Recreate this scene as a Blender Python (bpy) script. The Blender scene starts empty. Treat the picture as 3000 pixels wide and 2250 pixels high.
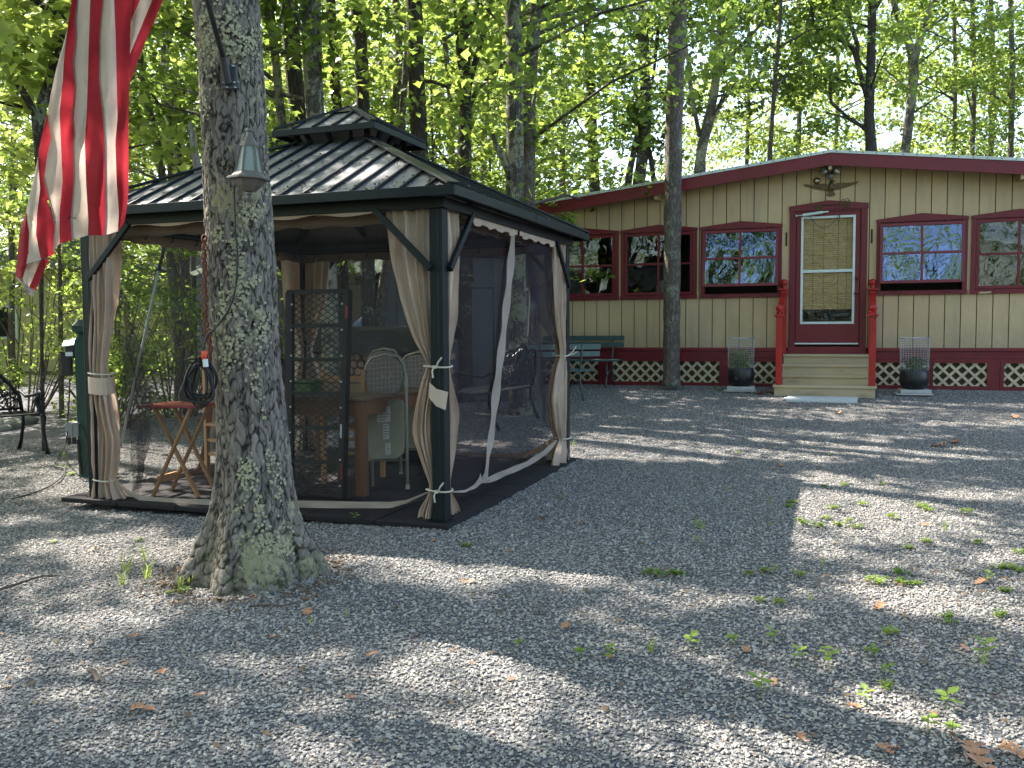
import bpy, math, random
import numpy as np
from mathutils import Vector, Matrix, noise

sc = bpy.context.scene
COL = sc.collection
R = math.radians
rng = np.random.default_rng(7)
random.seed(7)

# ---------------------------------------------------------------- camera
FPX = 2650.0                      # focal length in photo pixels (3000 x 2250)
CAMH = 1.30
PITCH = math.atan(165.0 / FPX)
ROLL = 0.0065
_F = Vector((0, math.cos(PITCH), -math.sin(PITCH)))
_U0 = Vector((0, math.sin(PITCH), math.cos(PITCH)))
_R0 = Vector((1, 0, 0))
_r = _R0 * math.cos(ROLL) - _U0 * math.sin(ROLL)
_u = _R0 * math.sin(ROLL) + _U0 * math.cos(ROLL)
CAM = Vector((0, 0, CAMH))
cam_d = bpy.data.cameras.new('camera')
cam = bpy.data.objects.new('camera', cam_d)
COL.objects.link(cam)
cam.matrix_world = Matrix(((_r.x, _u.x, -_F.x, CAM.x), (_r.y, _u.y, -_F.y, CAM.y), (_r.z, _u.z, -_F.z, CAM.z), (0, 0, 0, 1)))
cam_d.sensor_width = 36
cam_d.lens = 36 * FPX / 3000
cam_d.clip_end = 600
cam_d.clip_start = 0.05
sc.camera = cam

# ---------------------------------------------------------------- sky, sun, exposure
SUN_AZ = math.atan2(-0.80, 0.60)      # measured from +Y towards +X
SUN_EL = R(46)
SUN = Vector((math.sin(SUN_AZ) * math.cos(SUN_EL), math.cos(SUN_AZ) * math.cos(SUN_EL), math.sin(SUN_EL)))
world = bpy.data.worlds.new('World')
sc.world = world
world.use_nodes = True
wn = world.node_tree
for n in list(wn.nodes): wn.nodes.remove(n)
sky = wn.nodes.new('ShaderNodeTexSky'); sky.sky_type = 'NISHITA'; sky.sun_disc = False
sky.sun_elevation = SUN_EL; sky.sun_rotation = SUN_AZ % (2 * math.pi)
sky.air_density = 0.9; sky.dust_density = 2.0; sky.ozone_density = 0.6
bg = wn.nodes.new('ShaderNodeBackground'); bg.inputs['Strength'].default_value = 0.15
wo = wn.nodes.new('ShaderNodeOutputWorld')
wn.links.new(sky.outputs[0], bg.inputs[0]); wn.links.new(bg.outputs[0], wo.inputs[0])
sd = bpy.data.lights.new('sun', 'SUN'); sd.energy = 5.0; sd.angle = R(0.6); sd.color = (1.0, 0.93, 0.84)
sun = bpy.data.objects.new('sun', sd); COL.objects.link(sun)
sun.rotation_euler = (-SUN).to_track_quat('-Z', 'Y').to_euler(); sun.location = (-20, 15, 25)
sc.view_settings.view_transform = 'Standard'
sc.view_settings.look = 'None'
sc.view_settings.gamma = 1
sc.view_settings.use_curve_mapping = False
sc.view_settings.exposure = 2.22
sc.render.engine = 'CYCLES'
sc.cycles.max_bounces = 10
sc.cycles.diffuse_bounces = 4
sc.cycles.transparent_max_bounces = 24
sc.cycles.transmission_bounces = 4
sc.cycles.glossy_bounces = 3
sc.cycles.caustics_reflective = False
sc.cycles.caustics_refractive = False

# ---------------------------------------------------------------- measuring helpers
def ray(px, py):
    return (_r * ((px - 1500) / FPX) - _u * ((py - 1125) / FPX) + _F)

def at(px, py, Y):
    d = ray(px, py)
    return CAM + d * (Y / d.y)

_GS = [-60, -14, -11, -8.9, -6.1, -4.4, -3, -2, -1.1, -0.4, 0, 60]
_GD = [1.40, 1.35, 1.31, 1.275, 1.26, 1.18, 1.10, 1.05, 0.985, 0.935, 0.925, 0.925]
_HX, _HY = 4.729, 13.42
_SB, _CB = 0.33545, 0.94206
def ground_z(x, y):
    s = (x - _HX) * _SB + (y - _HY) * _CB
    d = float(np.interp(s, _GS, _GD))
    tx = min(max(-x - 0.5, 0), 3.0) * 0.02 * min(max((10 - y) / 3.0, 0), 1)
    return CAMH - d - tx

def gnd(px, py):
    d = ray(px, py)
    t = 2.0
    while t < 80:
        p = CAM + d * t
        if p.z <= ground_z(p.x, p.y): break
        t += 0.02
    return Vector((p.x, p.y, ground_z(p.x, p.y)))

YAW = R(-19.6)
AX = Vector((math.cos(YAW), math.sin(YAW), 0))      # along the walls, to the right
BX = Vector((-math.sin(YAW), math.cos(YAW), 0))     # away from the camera
HO = at(2434, 1018, 13.42); HO.z = 0.37              # origin of the cabin front wall, at ground line
def wall(px, py, off=0.0):
    """pixel -> (u, z) in the cabin's own frame, on the plane `off` metres in front of the wall"""
    d = ray(px, py)
    O = HO - BX * off
    t = (O - CAM).dot(BX) / d.dot(BX)
    p = CAM + d * t - HO
    return p.dot(AX), p.z

def to_px(p):
    v = Vector(p) - CAM
    w = v.dot(_F)
    return 1500 + FPX * v.dot(_r) / w, 1125 - FPX * v.dot(_u) / w

# ---------------------------------------------------------------- mesh helpers
class MB:
    def __init__(s): s.v = []; s.f = []
    def add(s, vs, fs):
        b = len(s.v); s.v += [tuple(x) for x in vs]; s.f += [tuple(i + b for i in f) for f in fs]; return s
    def box(s, c, d, m=None):
        x, y, z = d[0] / 2, d[1] / 2, d[2] / 2
        vs = [Vector(q) for q in ((-x, -y, -z), (x, -y, -z), (x, y, -z), (-x, y, -z), (-x, -y, z), (x, -y, z), (x, y, z), (-x, y, z))]
        c = Vector(c)
        vs = [c + (m @ v if m else v) for v in vs]
        return s.add(vs, [(0, 3, 2, 1), (4, 5, 6, 7), (0, 1, 5, 4), (1, 2, 6, 5), (2, 3, 7, 6), (3, 0, 4, 7)])
    def ext(s, x0, x1, y0, y1, z0, z1):
        return s.box(((x0 + x1) / 2, (y0 + y1) / 2, (z0 + z1) / 2), (x1 - x0, y1 - y0, z1 - z0))
    def bar(s, a, b, w, h, up=(0, 0, 1)):
        a = Vector(a); b = Vector(b); d = (b - a); L = d.length; d.normalize()
        up = Vector(up)
        if abs(d.dot(up)) > 0.97: up = Vector((0, 1, 0))
        sd_ = d.cross(up).normalized(); u2 = sd_.cross(d)
        m = Matrix((sd_, d, u2)).transposed()
        return s.box((a + b) / 2, (w, L, h), m)
    def tube(s, pts, r, n=8, cap=True):
        pts = [Vector(p) for p in pts]; k = len(pts)
        rr = r if isinstance(r, (list, tuple)) else [r] * k
        b = len(s.v); prev = None
        for i, p in enumerate(pts):
            t = (pts[min(i + 1, k - 1)] - pts[max(i - 1, 0)]).normalized()
            if prev is None:
                ref = Vector((0, 0, 1)) if abs(t.z) < 0.9 else Vector((1, 0, 0))
                a = t.cross(ref).normalized()
            else:
                a = (prev - t * prev.dot(t)).normalized()
            prev = a; c = t.cross(a)
            for j in range(n):
                q = 2 * math.pi * j / n
                s.v.append(tuple(p + (a * math.cos(q) + c * math.sin(q)) * rr[i]))
        for i in range(k - 1):
            for j in range(n):
                j2 = (j + 1) % n
                s.f.append((b + i * n + j, b + i * n + j2, b + (i + 1) * n + j2, b + (i + 1) * n + j))
        if cap:
            s.f.append(tuple(b + j for j in range(n))[::-1]); s.f.append(tuple(b + (k - 1) * n + j for j in range(n)))
        return s
    def lathe(s, prof, c=(0, 0, 0), n=16, sx=1.0, sy=1.0, rot=0.0):
        b = len(s.v); c = Vector(c); k = len(prof)
        for (r, z) in prof:
            for j in range(n):
                q = 2 * math.pi * j / n + rot
                s.v.append((c.x + r * sx * math.cos(q), c.y + r * sy * math.sin(q), c.z + z))
        for i in range(k - 1):
            for j in range(n):
                j2 = (j + 1) % n
                s.f.append((b + i * n + j, b + i * n + j2, b + (i + 1) * n + j2, b + (i + 1) * n + j))
        s.f.append(tuple(b + j for j in range(n))[::-1]); s.f.append(tuple(b + (k - 1) * n + j for j in range(n)))
        return s
    def prism(s, poly, y0, y1):
        """polygon in (x, z), extruded from y0 to y1"""
        n = len(poly)
        vs = [(x, y0, z) for x, z in poly] + [(x, y1, z) for x, z in poly]
        fs = [tuple(range(n)), tuple(range(2 * n - 1, n - 1, -1))]
        for i in range(n):
            j = (i + 1) % n
            fs.append((i, n + i, n + j, j))
        return s.add(vs, fs)
    def grid(s, P):
        """P[i][j] points -> sheet"""
        b = len(s.v); a = len(P); c = len(P[0])
        for row in P: s.v += [tuple(p) for p in row]
        for i in range(a - 1):
            for j in range(c - 1):
                s.f.append((b + i * c + j, b + i * c + j + 1, b + (i + 1) * c + j + 1, b + (i + 1) * c + j))
        return s
    def mesh(s, name):
        me = bpy.data.meshes.new(name); me.from_pydata(s.v, [], s.f); me.update(); return me

def link(name, me, mat, parent=None, loc=None, rz=0.0, label=None, cat=None, group=None, kind=None, smooth=False, bevel=0):
    o = bpy.data.objects.new(name, me); COL.objects.link(o)
    if mat is not None and not me.materials: me.materials.append(mat)
    if parent: o.parent = parent
    if loc is not None: o.location = loc
    if rz: o.rotation_euler = (0, 0, rz)
    if label: o['label'] = label
    if cat: o['category'] = cat
    if group: o['group'] = group
    if kind: o['kind'] = kind
    if smooth:
        me.polygons.foreach_set('use_smooth', [True] * len(me.polygons))
    if bevel:
        md = o.modifiers.new('edge', 'BEVEL'); md.width = bevel; md.segments = 2; md.limit_method = 'ANGLE'; md.angle_limit = R(40)
    return o

def obj(name, mb, mat, parent=None, **k):
    return link(name, mb.mesh(name), mat, parent, **k)

def thing(name, label, cat, loc=(0, 0, 0), rz=0.0, group=None):
    o = bpy.data.objects.new(name, None); COL.objects.link(o)
    o.empty_display_size = 0.2
    o.location = loc; o.rotation_euler = (0, 0, rz)
    o['label'] = label; o['category'] = cat
    if group: o['group'] = group
    return o

def copy_tree(o, parent=None, loc=None, rz=None, label=None, scale=None):
    c = o.copy(); COL.objects.link(c)
    if parent: c.parent = parent
    if loc is not None: c.location = loc
    if rz is not None: c.rotation_euler = (0, 0, rz)
    if label: c['label'] = label
    if scale: c.scale = (scale,) * 3
    for ch in list(o.children): copy_tree(ch, c)
    return c

def np_mesh(name, V, F):
    """V (n,3) floats, F (m,k) ints with constant k"""
    me = bpy.data.meshes.new(name)
    V = np.asarray(V, dtype=np.float32); F = np.asarray(F, dtype=np.int32)
    m, k = F.shape
    me.vertices.add(len(V)); me.vertices.foreach_set('co', V.ravel())
    me.loops.add(m * k); me.loops.foreach_set('vertex_index', F.ravel())
    me.polygons.add(m); me.polygons.foreach_set('loop_start', np.arange(0, m * k, k, dtype=np.int32))
    me.polygons.foreach_set('loop_total', np.full(m, k, dtype=np.int32))
    me.update(calc_edges=True)
    return me

# ---------------------------------------------------------------- materials
class NT:
    def __init__(s, name):
        s.m = bpy.data.materials.new(name); s.m.use_nodes = True; s.t = s.m.node_tree
        for n in list(s.t.nodes): s.t.nodes.remove(n)
        s.out = s.t.nodes.new('ShaderNodeOutputMaterial')
    def n(s, typ, **k):
        nd = s.t.nodes.new('ShaderNode' + typ)
        for a, v in k.items():
            if a.startswith('i_'):
                key = a[2:]; key = int(key) if key.isdigit() else key.replace('_', ' ')
                nd.inputs[key].default_value = v
            else: setattr(nd, a, v)
        return nd
    def l(s, a, b): s.t.links.new(a, b)
    def coords(s, scale=(1, 1, 1), kind='Object'):
        tc = s.n('TexCoord'); mp = s.n('Mapping'); mp.inputs['Scale'].default_value = scale
        s.l(tc.outputs[kind], mp.inputs[0]); return mp.outputs[0]
    def noise(s, vec, scale, detail=4, rough=0.55, dist=0.0):
        nd = s.n('TexNoise'); nd.inputs['Scale'].default_value = scale; nd.inputs['Detail'].default_value = detail
        nd.inputs['Roughness'].default_value = rough; nd.inputs['Distortion'].default_value = dist
        s.l(vec, nd.inputs['Vector']); return nd.outputs[0]
    def ramp(s, fac, stops):
        nd = s.n('ValToRGB'); cr = nd.color_ramp
        while len(cr.elements) < len(stops): cr.elements.new(0.5)
        for e, (p, c) in zip(cr.elements, stops):
            e.position = p; e.color = (*c, 1) if len(c) == 3 else c
        s.l(fac, nd.inputs[0]); return nd.outputs[0]
    def mix(s, fac, a, b):
        nd = s.n('Mix', data_type='RGBA')
        for v, i in ((fac, 0), (a, 6), (b, 7)):
            if isinstance(v, (int, float)): nd.inputs[i].default_value = v
            elif isinstance(v, tuple): nd.inputs[i].default_value = (*v, 1)
            else: s.l(v, nd.inputs[i])
        return nd.outputs[2]
    def math(s, op, a, b=0.0):
        nd = s.n('Math', operation=op)
        for v, i in ((a, 0), (b, 1)):
            if isinstance(v, (int, float)): nd.inputs[i].default_value = v
            else: s.l(v, nd.inputs[i])
        return nd.outputs[0]
    def bump(s, h, dist=0.01, strength=1.0):
        nd = s.n('Bump'); nd.inputs['Distance'].default_value = dist; nd.inputs['Strength'].default_value = strength
        s.l(h, nd.inputs['Height']); return nd.outputs[0]
    def bsdf(s, color, rough=0.6, metal=0.0, normal=None, spec=0.5, coat=0.0):
        b = s.n('BsdfPrincipled')
        if isinstance(color, tuple): b.inputs['Base Color'].default_value = (*color, 1)
        else: s.l(color, b.inputs['Base Color'])
        if isinstance(rough, (int, float)): b.inputs['Roughness'].default_value = rough
        else: s.l(rough, b.inputs['Roughness'])
        b.inputs['Metallic'].default_value = metal
        b.inputs['Specular IOR Level'].default_value = spec
        b.inputs['Coat Weight'].default_value = coat
        if normal is not None: s.l(normal, b.inputs['Normal'])
        return b.outputs[0]
    def done(s, sh):
        s.l(sh, s.out.inputs[0]); return s.m

def paint(name, col, rough=0.5, var=0.18, nscale=3.0, bump=0.0008, bscale=60, grain=(1, 1, 1), metal=0.0, dirt=0.0, dirtcol=(0.05, 0.04, 0.03), spec=0.4):
    t = NT(name); v = t.coords(grain)
    n1 = t.noise(v, nscale, 5, 0.6)
    dk = tuple(c * (1 - var) for c in col); lt = tuple(min(c * (1 + var * 0.7), 1) for c in col)
    c = t.ramp(n1, [(0.3, dk), (0.7, lt)])
    if dirt:
        n3 = t.noise(v, nscale * 2.7, 6, 0.7)
        c = t.mix(t.math('MULTIPLY', t.ramp(n3, [(0.55, (0, 0, 0)), (0.72, (1, 1, 1))]), dirt), c, dirtcol)
    n2 = t.noise(v, bscale, 4, 0.6)
    r_ = t.math('ADD', t.math('MULTIPLY', n1, 0.2), rough - 0.1)
    return t.done(t.bsdf(c, r_, metal, t.bump(n2, bump, 0.8), spec))

def leafmat(name, dark, light, trans, tfac=0.5, yellow=0.0):
    t = NT(name)
    g = t.n('NewGeometry')
    v = t.coords((1, 1, 1))
    big = t.noise(v, 0.5, 2)
    f = t.math('ADD', t.math('MULTIPLY', g.outputs['Random Per Island'], 0.7), t.math('MULTIPLY', t.math('SUBTRACT', big, 0.35), 0.9))
    c = t.ramp(f, [(0.1, dark), (0.9, light)])
    c2 = t.ramp(f, [(0.1, tuple(x * 0.65 for x in trans)), (0.9, trans)])
    b = t.bsdf(c, 0.45, 0, None, 0.35)
    tr = t.n('BsdfTranslucent'); t.l(c2, tr.inputs[0])
    mx = t.n('MixShader'); mx.inputs[0].default_value = tfac
    t.l(b, mx.inputs[1]); t.l(tr.outputs[0], mx.inputs[2])
    return t.done(mx.outputs[0])

def netmat(name, col, opacity):
    t = NT(name); v = t.coords((1, 1, 1))
    n_ = t.noise(v, 7, 3)
    tp = t.n('BsdfTransparent'); d = t.n('BsdfDiffuse'); d.inputs[0].default_value = (*col, 1)
    tl = t.n('BsdfTranslucent'); tl.inputs[0].default_value = (*[c * 0.8 for c in col], 1)
    m0 = t.n('MixShader'); m0.inputs[0].default_value = 0.4; t.l(d.outputs[0], m0.inputs[1]); t.l(tl.outputs[0], m0.inputs[2])
    mx = t.n('MixShader'); t.l(t.math('ADD', t.math('MULTIPLY', n_, 0.12), opacity - 0.06), mx.inputs[0])
    t.l(tp.outputs[0], mx.inputs[1]); t.l(m0.outputs[0], mx.inputs[2])
    return t.done(mx.outputs[0])

def barkmat(name, base=(0.10, 0.085, 0.07), dark=(0.03, 0.025, 0.02), lichen=(0.33, 0.335, 0.24), lich=0.5, moss=False, sc_=1.0, lscale=3.0, bumpd=0.02, crack=False):
    t = NT(name)
    v = t.coords((1, 1, 0.22)); v2 = t.coords((1, 1, 0.8))
    fur = t.noise(v, 26 * sc_, 5, 0.6, 0.6)
    rid = t.math('ABSOLUTE', t.math('SUBTRACT', fur, 0.5))
    c = t.ramp(rid, [(0.0, dark), (0.10, base), (0.3, tuple(min(1, x * 1.5) for x in base))])
    fine = t.noise(v2, 40 * sc_, 5, 0.7)
    c = t.mix(t.math('MULTIPLY', fine, 0.5), c, tuple(x * 1.3 for x in base))
    if crack:
        ca = t.n('Attribute', attribute_name='crack')
        c = t.mix(t.ramp(ca.outputs['Fac'], [(0.10, (1, 1, 1)), (0.42, (0, 0, 0))]), c, tuple(x * 0.22 for x in dark))
        c = t.mix(t.math('MULTIPLY', t.ramp(ca.outputs['Fac'], [(0.55, (0, 0, 0)), (1.0, (1, 1, 1))]), 0.30), c, tuple(x * 1.4 for x in base))
    l1 = t.noise(v2, lscale, 3, 0.5); l2 = t.noise(v2, 24 * sc_, 5, 0.75, 0.5)
    lf = t.math('ADD', t.math('MULTIPLY', l1, 0.9), t.math('MULTIPLY', l2, 0.8))
    th = 1.10 - lich * 0.42
    lm = t.n('MapRange'); lm.inputs[1].default_value = th; lm.inputs[2].default_value = th + 0.05
    t.l(lf, lm.inputs[0])
    c = t.mix(t.math('MULTIPLY', lm.outputs[0], 0.85), c, lichen)
    if moss:
        gp = t.n('NewGeometry'); sx = t.n('SeparateXYZ'); t.l(gp.outputs['Position'], sx.inputs[0])
        mr = t.n('MapRange'); mr.inputs[1].default_value = 0.5; mr.inputs[2].default_value = 0.0; t.l(sx.outputs[2], mr.inputs[0])
        mn = t.noise(v2, 9, 5, 0.7)
        mf = t.math('MULTIPLY', mr.outputs[0], t.ramp(mn, [(0.42, (0, 0, 0)), (0.6, (1, 1, 1))]))
        c = t.mix(t.math('MULTIPLY', mf, 0.42), c, (0.075, 0.085, 0.022))
    h = t.math('ADD', t.math('MULTIPLY', t.math('MINIMUM', rid, 0.15), 5.0), t.math('MULTIPLY', fine, 0.35))
    return t.done(t.bsdf(c, 0.9, 0, t.bump(h, bumpd, 0.9), 0.15))

M = {}
# gravel
t = NT('gravel_bed'); v = t.coords()
vo = t.n('TexVoronoi'); vo.inputs['Scale'].default_value = 55; t.l(v, vo.inputs['Vector'])
n_ = t.noise(v, 1.2, 4); c = t.ramp(t.noise(v, 90, 3, 0.6), [(0.3, (0.05, 0.05, 0.055)), (0.7, (0.17, 0.17, 0.18))])
c = t.mix(t.ramp(n_, [(0.45, (0, 0, 0)), (0.75, (0.5, 0.5, 0.5))]), c, (0.10, 0.085, 0.07))
M['bed'] = t.done(t.bsdf(c, 0.95, 0, t.bump(vo.outputs['Distance'], 0.012, 0.8), 0.2))
t = NT('gravel_stone')
a = t.n('Attribute', attribute_type='INSTANCER', attribute_name='shade')
v = t.coords()
c = t.ramp(a.outputs['Fac'], [(0.0, (0.115, 0.108, 0.097)), (0.4, (0.24, 0.228, 0.208)), (0.85, (0.37, 0.348, 0.315)), (0.96, (0.41, 0.375, 0.33)), (1.0, (0.34, 0.25, 0.19))])
g_ = t.n('NewGeometry'); bigp = t.noise(g_.outputs['Position'], 0.7, 3)
c = t.mix(t.ramp(bigp, [(0.45, (0, 0, 0)), (0.75, (0.3, 0.3, 0.3))]), c, (0.22, 0.20, 0.18))
M['stone'] = t.done(t.bsdf(c, 0.85, 0, None, 0.25))
t = NT('forest_floor'); v = t.coords()
c = t.ramp(t.noise(v, 3, 6, 0.7), [(0.3, (0.035, 0.03, 0.02)), (0.55, (0.06, 0.075, 0.025)), (0.75, (0.10, 0.085, 0.05))])
M['floor'] = t.done(t.bsdf(c, 0.95, 0, t.bump(t.noise(v, 12, 5), 0.05), 0.1))

# siding: tan paint over rough wood grain
def siding(name, col):
    t = NT(name); v = t.coords((1, 1, 0.05)); v2 = t.coords()
    oi = t.n('ObjectInfo')
    gr = t.noise(v, 70, 5, 0.65)
    c = t.ramp(t.noise(v2, 1.6, 4), [(0.3, tuple(x * 0.84 for x in col)), (0.75, tuple(min(1, x * 1.08) for x in col))])
    c = t.mix(t.math('MULTIPLY', t.ramp(gr, [(0.5, (0, 0, 0)), (0.75, (1, 1, 1))]), 0.30), c, tuple(x * 0.62 for x in col))
    c = t.mix(t.math('MULTIPLY', oi.outputs['Random'], 0.16), c, tuple(x * 0.7 for x in col))
    st = t.noise(t.coords((1, 1, 0.12)), 5, 5, 0.7)
    c = t.mix(t.math('MULTIPLY', t.ramp(st, [(0.5, (0, 0, 0)), (0.7, (1, 1, 1))]), 0.35), c, tuple(x * 0.6 for x in (0.45, 0.40, 0.30)))
    gp = t.n('NewGeometry'); sx = t.n('SeparateXYZ'); t.l(gp.outputs['Position'], sx.inputs[0])
    mr = t.n('MapRange'); mr.inputs[1].default_value = 1.35; mr.inputs[2].default_value = 0.98; t.l(sx.outputs[2], mr.inputs[0])
    sp = t.noise(v2, 14, 5, 0.7)
    c = t.mix(t.math('MULTIPLY', t.math('MULTIPLY', mr.outputs[0], sp), 0.7), c, (0.20, 0.18, 0.14))
    return t.done(t.bsdf(c, 0.62, 0, t.bump(gr, 0.0015, 0.8), 0.3))
M['siding'] = siding('tan_siding', (0.58, 0.42, 0.235))
M['groove'] = paint('groove_wood', (0.05, 0.032, 0.016), 0.8)
M['burg'] = paint('burgundy_paint', (0.15, 0.0095, 0.016), 0.42, 0.22, 4, 0.0006, 50, dirt=0.25, dirtcol=(0.05, 0.012, 0.012))
M['burg2'] = paint('sash_paint', (0.17, 0.014, 0.024), 0.38, 0.18, 4, 0.0006, 50)
M['red'] = paint('red_paint', (0.37, 0.014, 0.012), 0.38, 0.25, 5, 0.001, 40, dirt=0.35, dirtcol=(0.12, 0.01, 0.01))
M['redtop'] = paint('red_table_top', (0.30, 0.03, 0.03), 0.35, 0.15, 5)
M['step'] = paint('step_paint', (0.46, 0.355, 0.215), 0.6, 0.15, 2, 0.001, 40, (0.3, 1, 1), dirt=0.5, dirtcol=(0.12, 0.09, 0.06))
M['lattice'] = paint('lattice_paint', (0.54, 0.44, 0.29), 0.6, 0.15, 5)
M['white'] = paint('white_metal', (0.62, 0.68, 0.64), 0.35, 0.08, 6, dirt=0.2, dirtcol=(0.3, 0.3, 0.28))
M['drip'] = paint('drip_edge', (0.62, 0.66, 0.60), 0.3, 0.1, 4, dirt=0.3, dirtcol=(0.25, 0.27, 0.22))
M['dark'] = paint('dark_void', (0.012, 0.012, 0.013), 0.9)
M['interior'] = paint('interior_wall', (0.055, 0.045, 0.035), 0.8)
M['gaz'] = paint('gazebo_metal', (0.007, 0.011, 0.014), 0.45, 0.25, 3, 0.0003, 200, (1, 1, 0.1), spec=0.28)
t = NT('gazebo_roof'); v = t.coords((1, 1, 1)); vs = t.coords((6, 1, 1))
n1 = t.noise(v, 5, 6, 0.7); n2 = t.noise(v, 130, 3)
c = t.ramp(n1, [(0.3, (0.14, 0.138, 0.150)), (0.6, (0.22, 0.215, 0.23)), (0.8, (0.32, 0.30, 0.30))])
M['groof'] = t.done(t.bsdf(c, t.math('ADD', t.math('MULTIPLY', n1, 0.3), 0.25), 0.2, t.bump(n2, 0.0006, 0.5), 0.5))
def cloth(name, col, var=0.15, tl=0.25, weave=350):
    t = NT(name); v = t.coords()
    n1 = t.noise(v, 4, 5, 0.6)
    c = t.ramp(n1, [(0.3, tuple(x * (1 - var) for x in col)), (0.7, tuple(min(1, x * (1 + var * .5)) for x in col))])
    bp = t.math('ADD', t.math('MULTIPLY', t.noise(v, weave, 2), 0.25), t.noise(v, 18, 4, 0.6, 0.8))
    b = t.bsdf(c, 0.8, 0, t.bump(bp, 0.006, 0.5), 0.15)
    tr = t.n('BsdfTranslucent'); t.l(c, tr.inputs[0])
    mx = t.n('MixShader'); mx.inputs[0].default_value = tl; t.l(b, mx.inputs[1]); t.l(tr.outputs[0], mx.inputs[2])
    return t.done(mx.outputs[0])
M['curt'] = cloth('curtain_cloth', (0.64, 0.505, 0.40))
M['hem'] = cloth('net_hem', (0.40, 0.33, 0.27))
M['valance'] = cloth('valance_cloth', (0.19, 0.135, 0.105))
M['tie'] = cloth('tie_cord', (0.62, 0.56, 0.45), 0.1, 0.1)
M['net'] = netmat('net_thin', (0.12, 0.112, 0.118), 0.19)
M['net2'] = netmat('net_mid', (0.06, 0.05, 0.058), 0.44)
M['net3'] = netmat('net_dense', (0.07, 0.058, 0.07), 0.62)
M['fred'] = cloth('flag_red', (0.37, 0.028, 0.04), 0.22, 0.5)
M['fwhite'] = cloth('flag_white', (0.60, 0.49, 0.41), 0.16, 0.45)
M['fseam'] = cloth('flag_seam', (0.30, 0.25, 0.23), 0.3, 0.3)
t = NT('rubber_mat'); v = t.coords()
c = t.ramp(t.noise(v, 300, 3, 0.8), [(0.4, (0.010, 0.009, 0.010)), (0.62, (0.028, 0.024, 0.025)), (0.8, (0.07, 0.06, 0.06))])
c = t.mix(t.ramp(t.noise(v, 2.5, 4), [(0.5, (0, 0, 0)), (0.8, (0.35, 0.35, 0.35))]), c, (0.055, 0.04, 0.04))
M['mat'] = t.done(t.bsdf(c, 0.9, 0, t.bump(t.noise(v, 260, 3, 0.8), 0.004, 0.9), 0.25))
M['black'] = paint('black_iron', (0.007, 0.007, 0.008), 0.4, 0.3, 8, 0.0006, 120, spec=0.3)
M['blackplastic'] = paint('black_plastic', (0.015, 0.015, 0.017), 0.4)
M['grill'] = paint('cover_fabric', (0.012, 0.013, 0.016), 0.75, 0.3, 6, 0.004, 12)
M['rubber'] = paint('cord_rubber', (0.012, 0.012, 0.012), 0.45)
M['greenpost'] = paint('green_post_paint', (0.02, 0.058, 0.044), 0.5, 0.35, 6, 0.001, 40, (1, 1, 0.15), dirt=0.4, dirtcol=(0.12, 0.13, 0.11))
M['greenbench'] = paint('green_bench_paint', (0.05, 0.09, 0.082), 0.4, 0.25, 5, 0.0006, 60, (0.2, 1, 1))
M['pine'] = paint('pine_wood', (0.42, 0.22, 0.09), 0.5, 0.2, 6, 0.0004, 60, (1, 1, 0.1))
M['oakwood'] = paint('table_wood', (0.17, 0.072, 0.03), 0.4, 0.22, 6, 0.0004, 60, (1, 1, 0.1))
M['tabletop'] = paint('table_top_wood', (0.16, 0.10, 0.058), 0.35, 0.2, 3, 0.0004, 60, (0.2, 1, 1))
M['benchslat'] = paint('weathered_slat', (0.20, 0.17, 0.14), 0.6, 0.25, 5, 0.0006, 60, (0.1, 1, 1))
M['beige'] = paint('beige_enamel', (0.30, 0.29, 0.225), 0.4, 0.1, 8)
t = NT('chair_fabric'); v = t.coords((1, 1, 1))
br = t.n('TexVoronoi', feature='DISTANCE_TO_EDGE'); br.inputs['Scale'].default_value = 26; t.l(v, br.inputs['Vector']); br.inputs['Randomness'].default_value = 0.15
c = t.ramp(br.outputs['Distance'], [(0.03, (0.30, 0.28, 0.25)), (0.09, (0.17, 0.155, 0.14))])
M['fabric'] = t.done(t.bsdf(c, 0.85, 0, t.bump(br.outputs['Distance'], 0.002), 0.2))
M['sticker'] = paint('paper_label', (0.62, 0.62, 0.6), 0.6, 0.05)
M['ink'] = paint('label_ink', (0.08, 0.08, 0.09), 0.6, 0.05)
M['greenbox'] = paint('green_box', (0.05, 0.12, 0.02), 0.5)
M['concrete'] = paint('concrete', (0.42, 0.41, 0.39), 0.85, 0.2, 8, 0.003, 30, dirt=0.3, dirtcol=(0.2, 0.19, 0.17))
M['plank'] = paint('grey_plank', (0.52, 0.53, 0.53), 0.7, 0.15, 3, 0.001, 40, (0.1, 1, 1), dirt=0.3, dirtcol=(0.2, 0.2, 0.19))
M['lantern'] = paint('lantern_bronze', (0.15, 0.132, 0.118), 0.5, 0.2, 14, 0.0004, 90, metal=0.3)
M['brass'] = paint('aged_brass', (0.11, 0.075, 0.035), 0.42, 0.3, 10, metal=0.6)
M['rust'] = paint('rusty_chain', (0.16, 0.05, 0.028), 0.8, 0.35, 25, 0.001, 80)
M['orange'] = paint('orange_tape', (0.8, 0.08, 0.03), 0.5)
M['chrome'] = paint('bulb_glass', (0.6, 0.6, 0.6), 0.12, 0.05, 5, metal=0.7)
M['greyplastic'] = paint('grey_plastic', (0.22, 0.225, 0.23), 0.4)
M['frost'] = None
t = NT('frosted_glass'); v = t.coords()
b = t.bsdf((0.42, 0.47, 0.42), 0.25, 0, t.bump(t.noise(v, 120, 3), 0.002, 0.5), 0.5)
tr = t.n('BsdfTranslucent'); tr.inputs[0].default_value = (0.6, 0.68, 0.6, 1); mx = t.n('MixShader'); mx.inputs[0].default_value = 0.45
t.l(b, mx.inputs[1]); t.l(tr.outputs[0], mx.inputs[2]); M['frost'] = t.done(mx.outputs[0])
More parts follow.
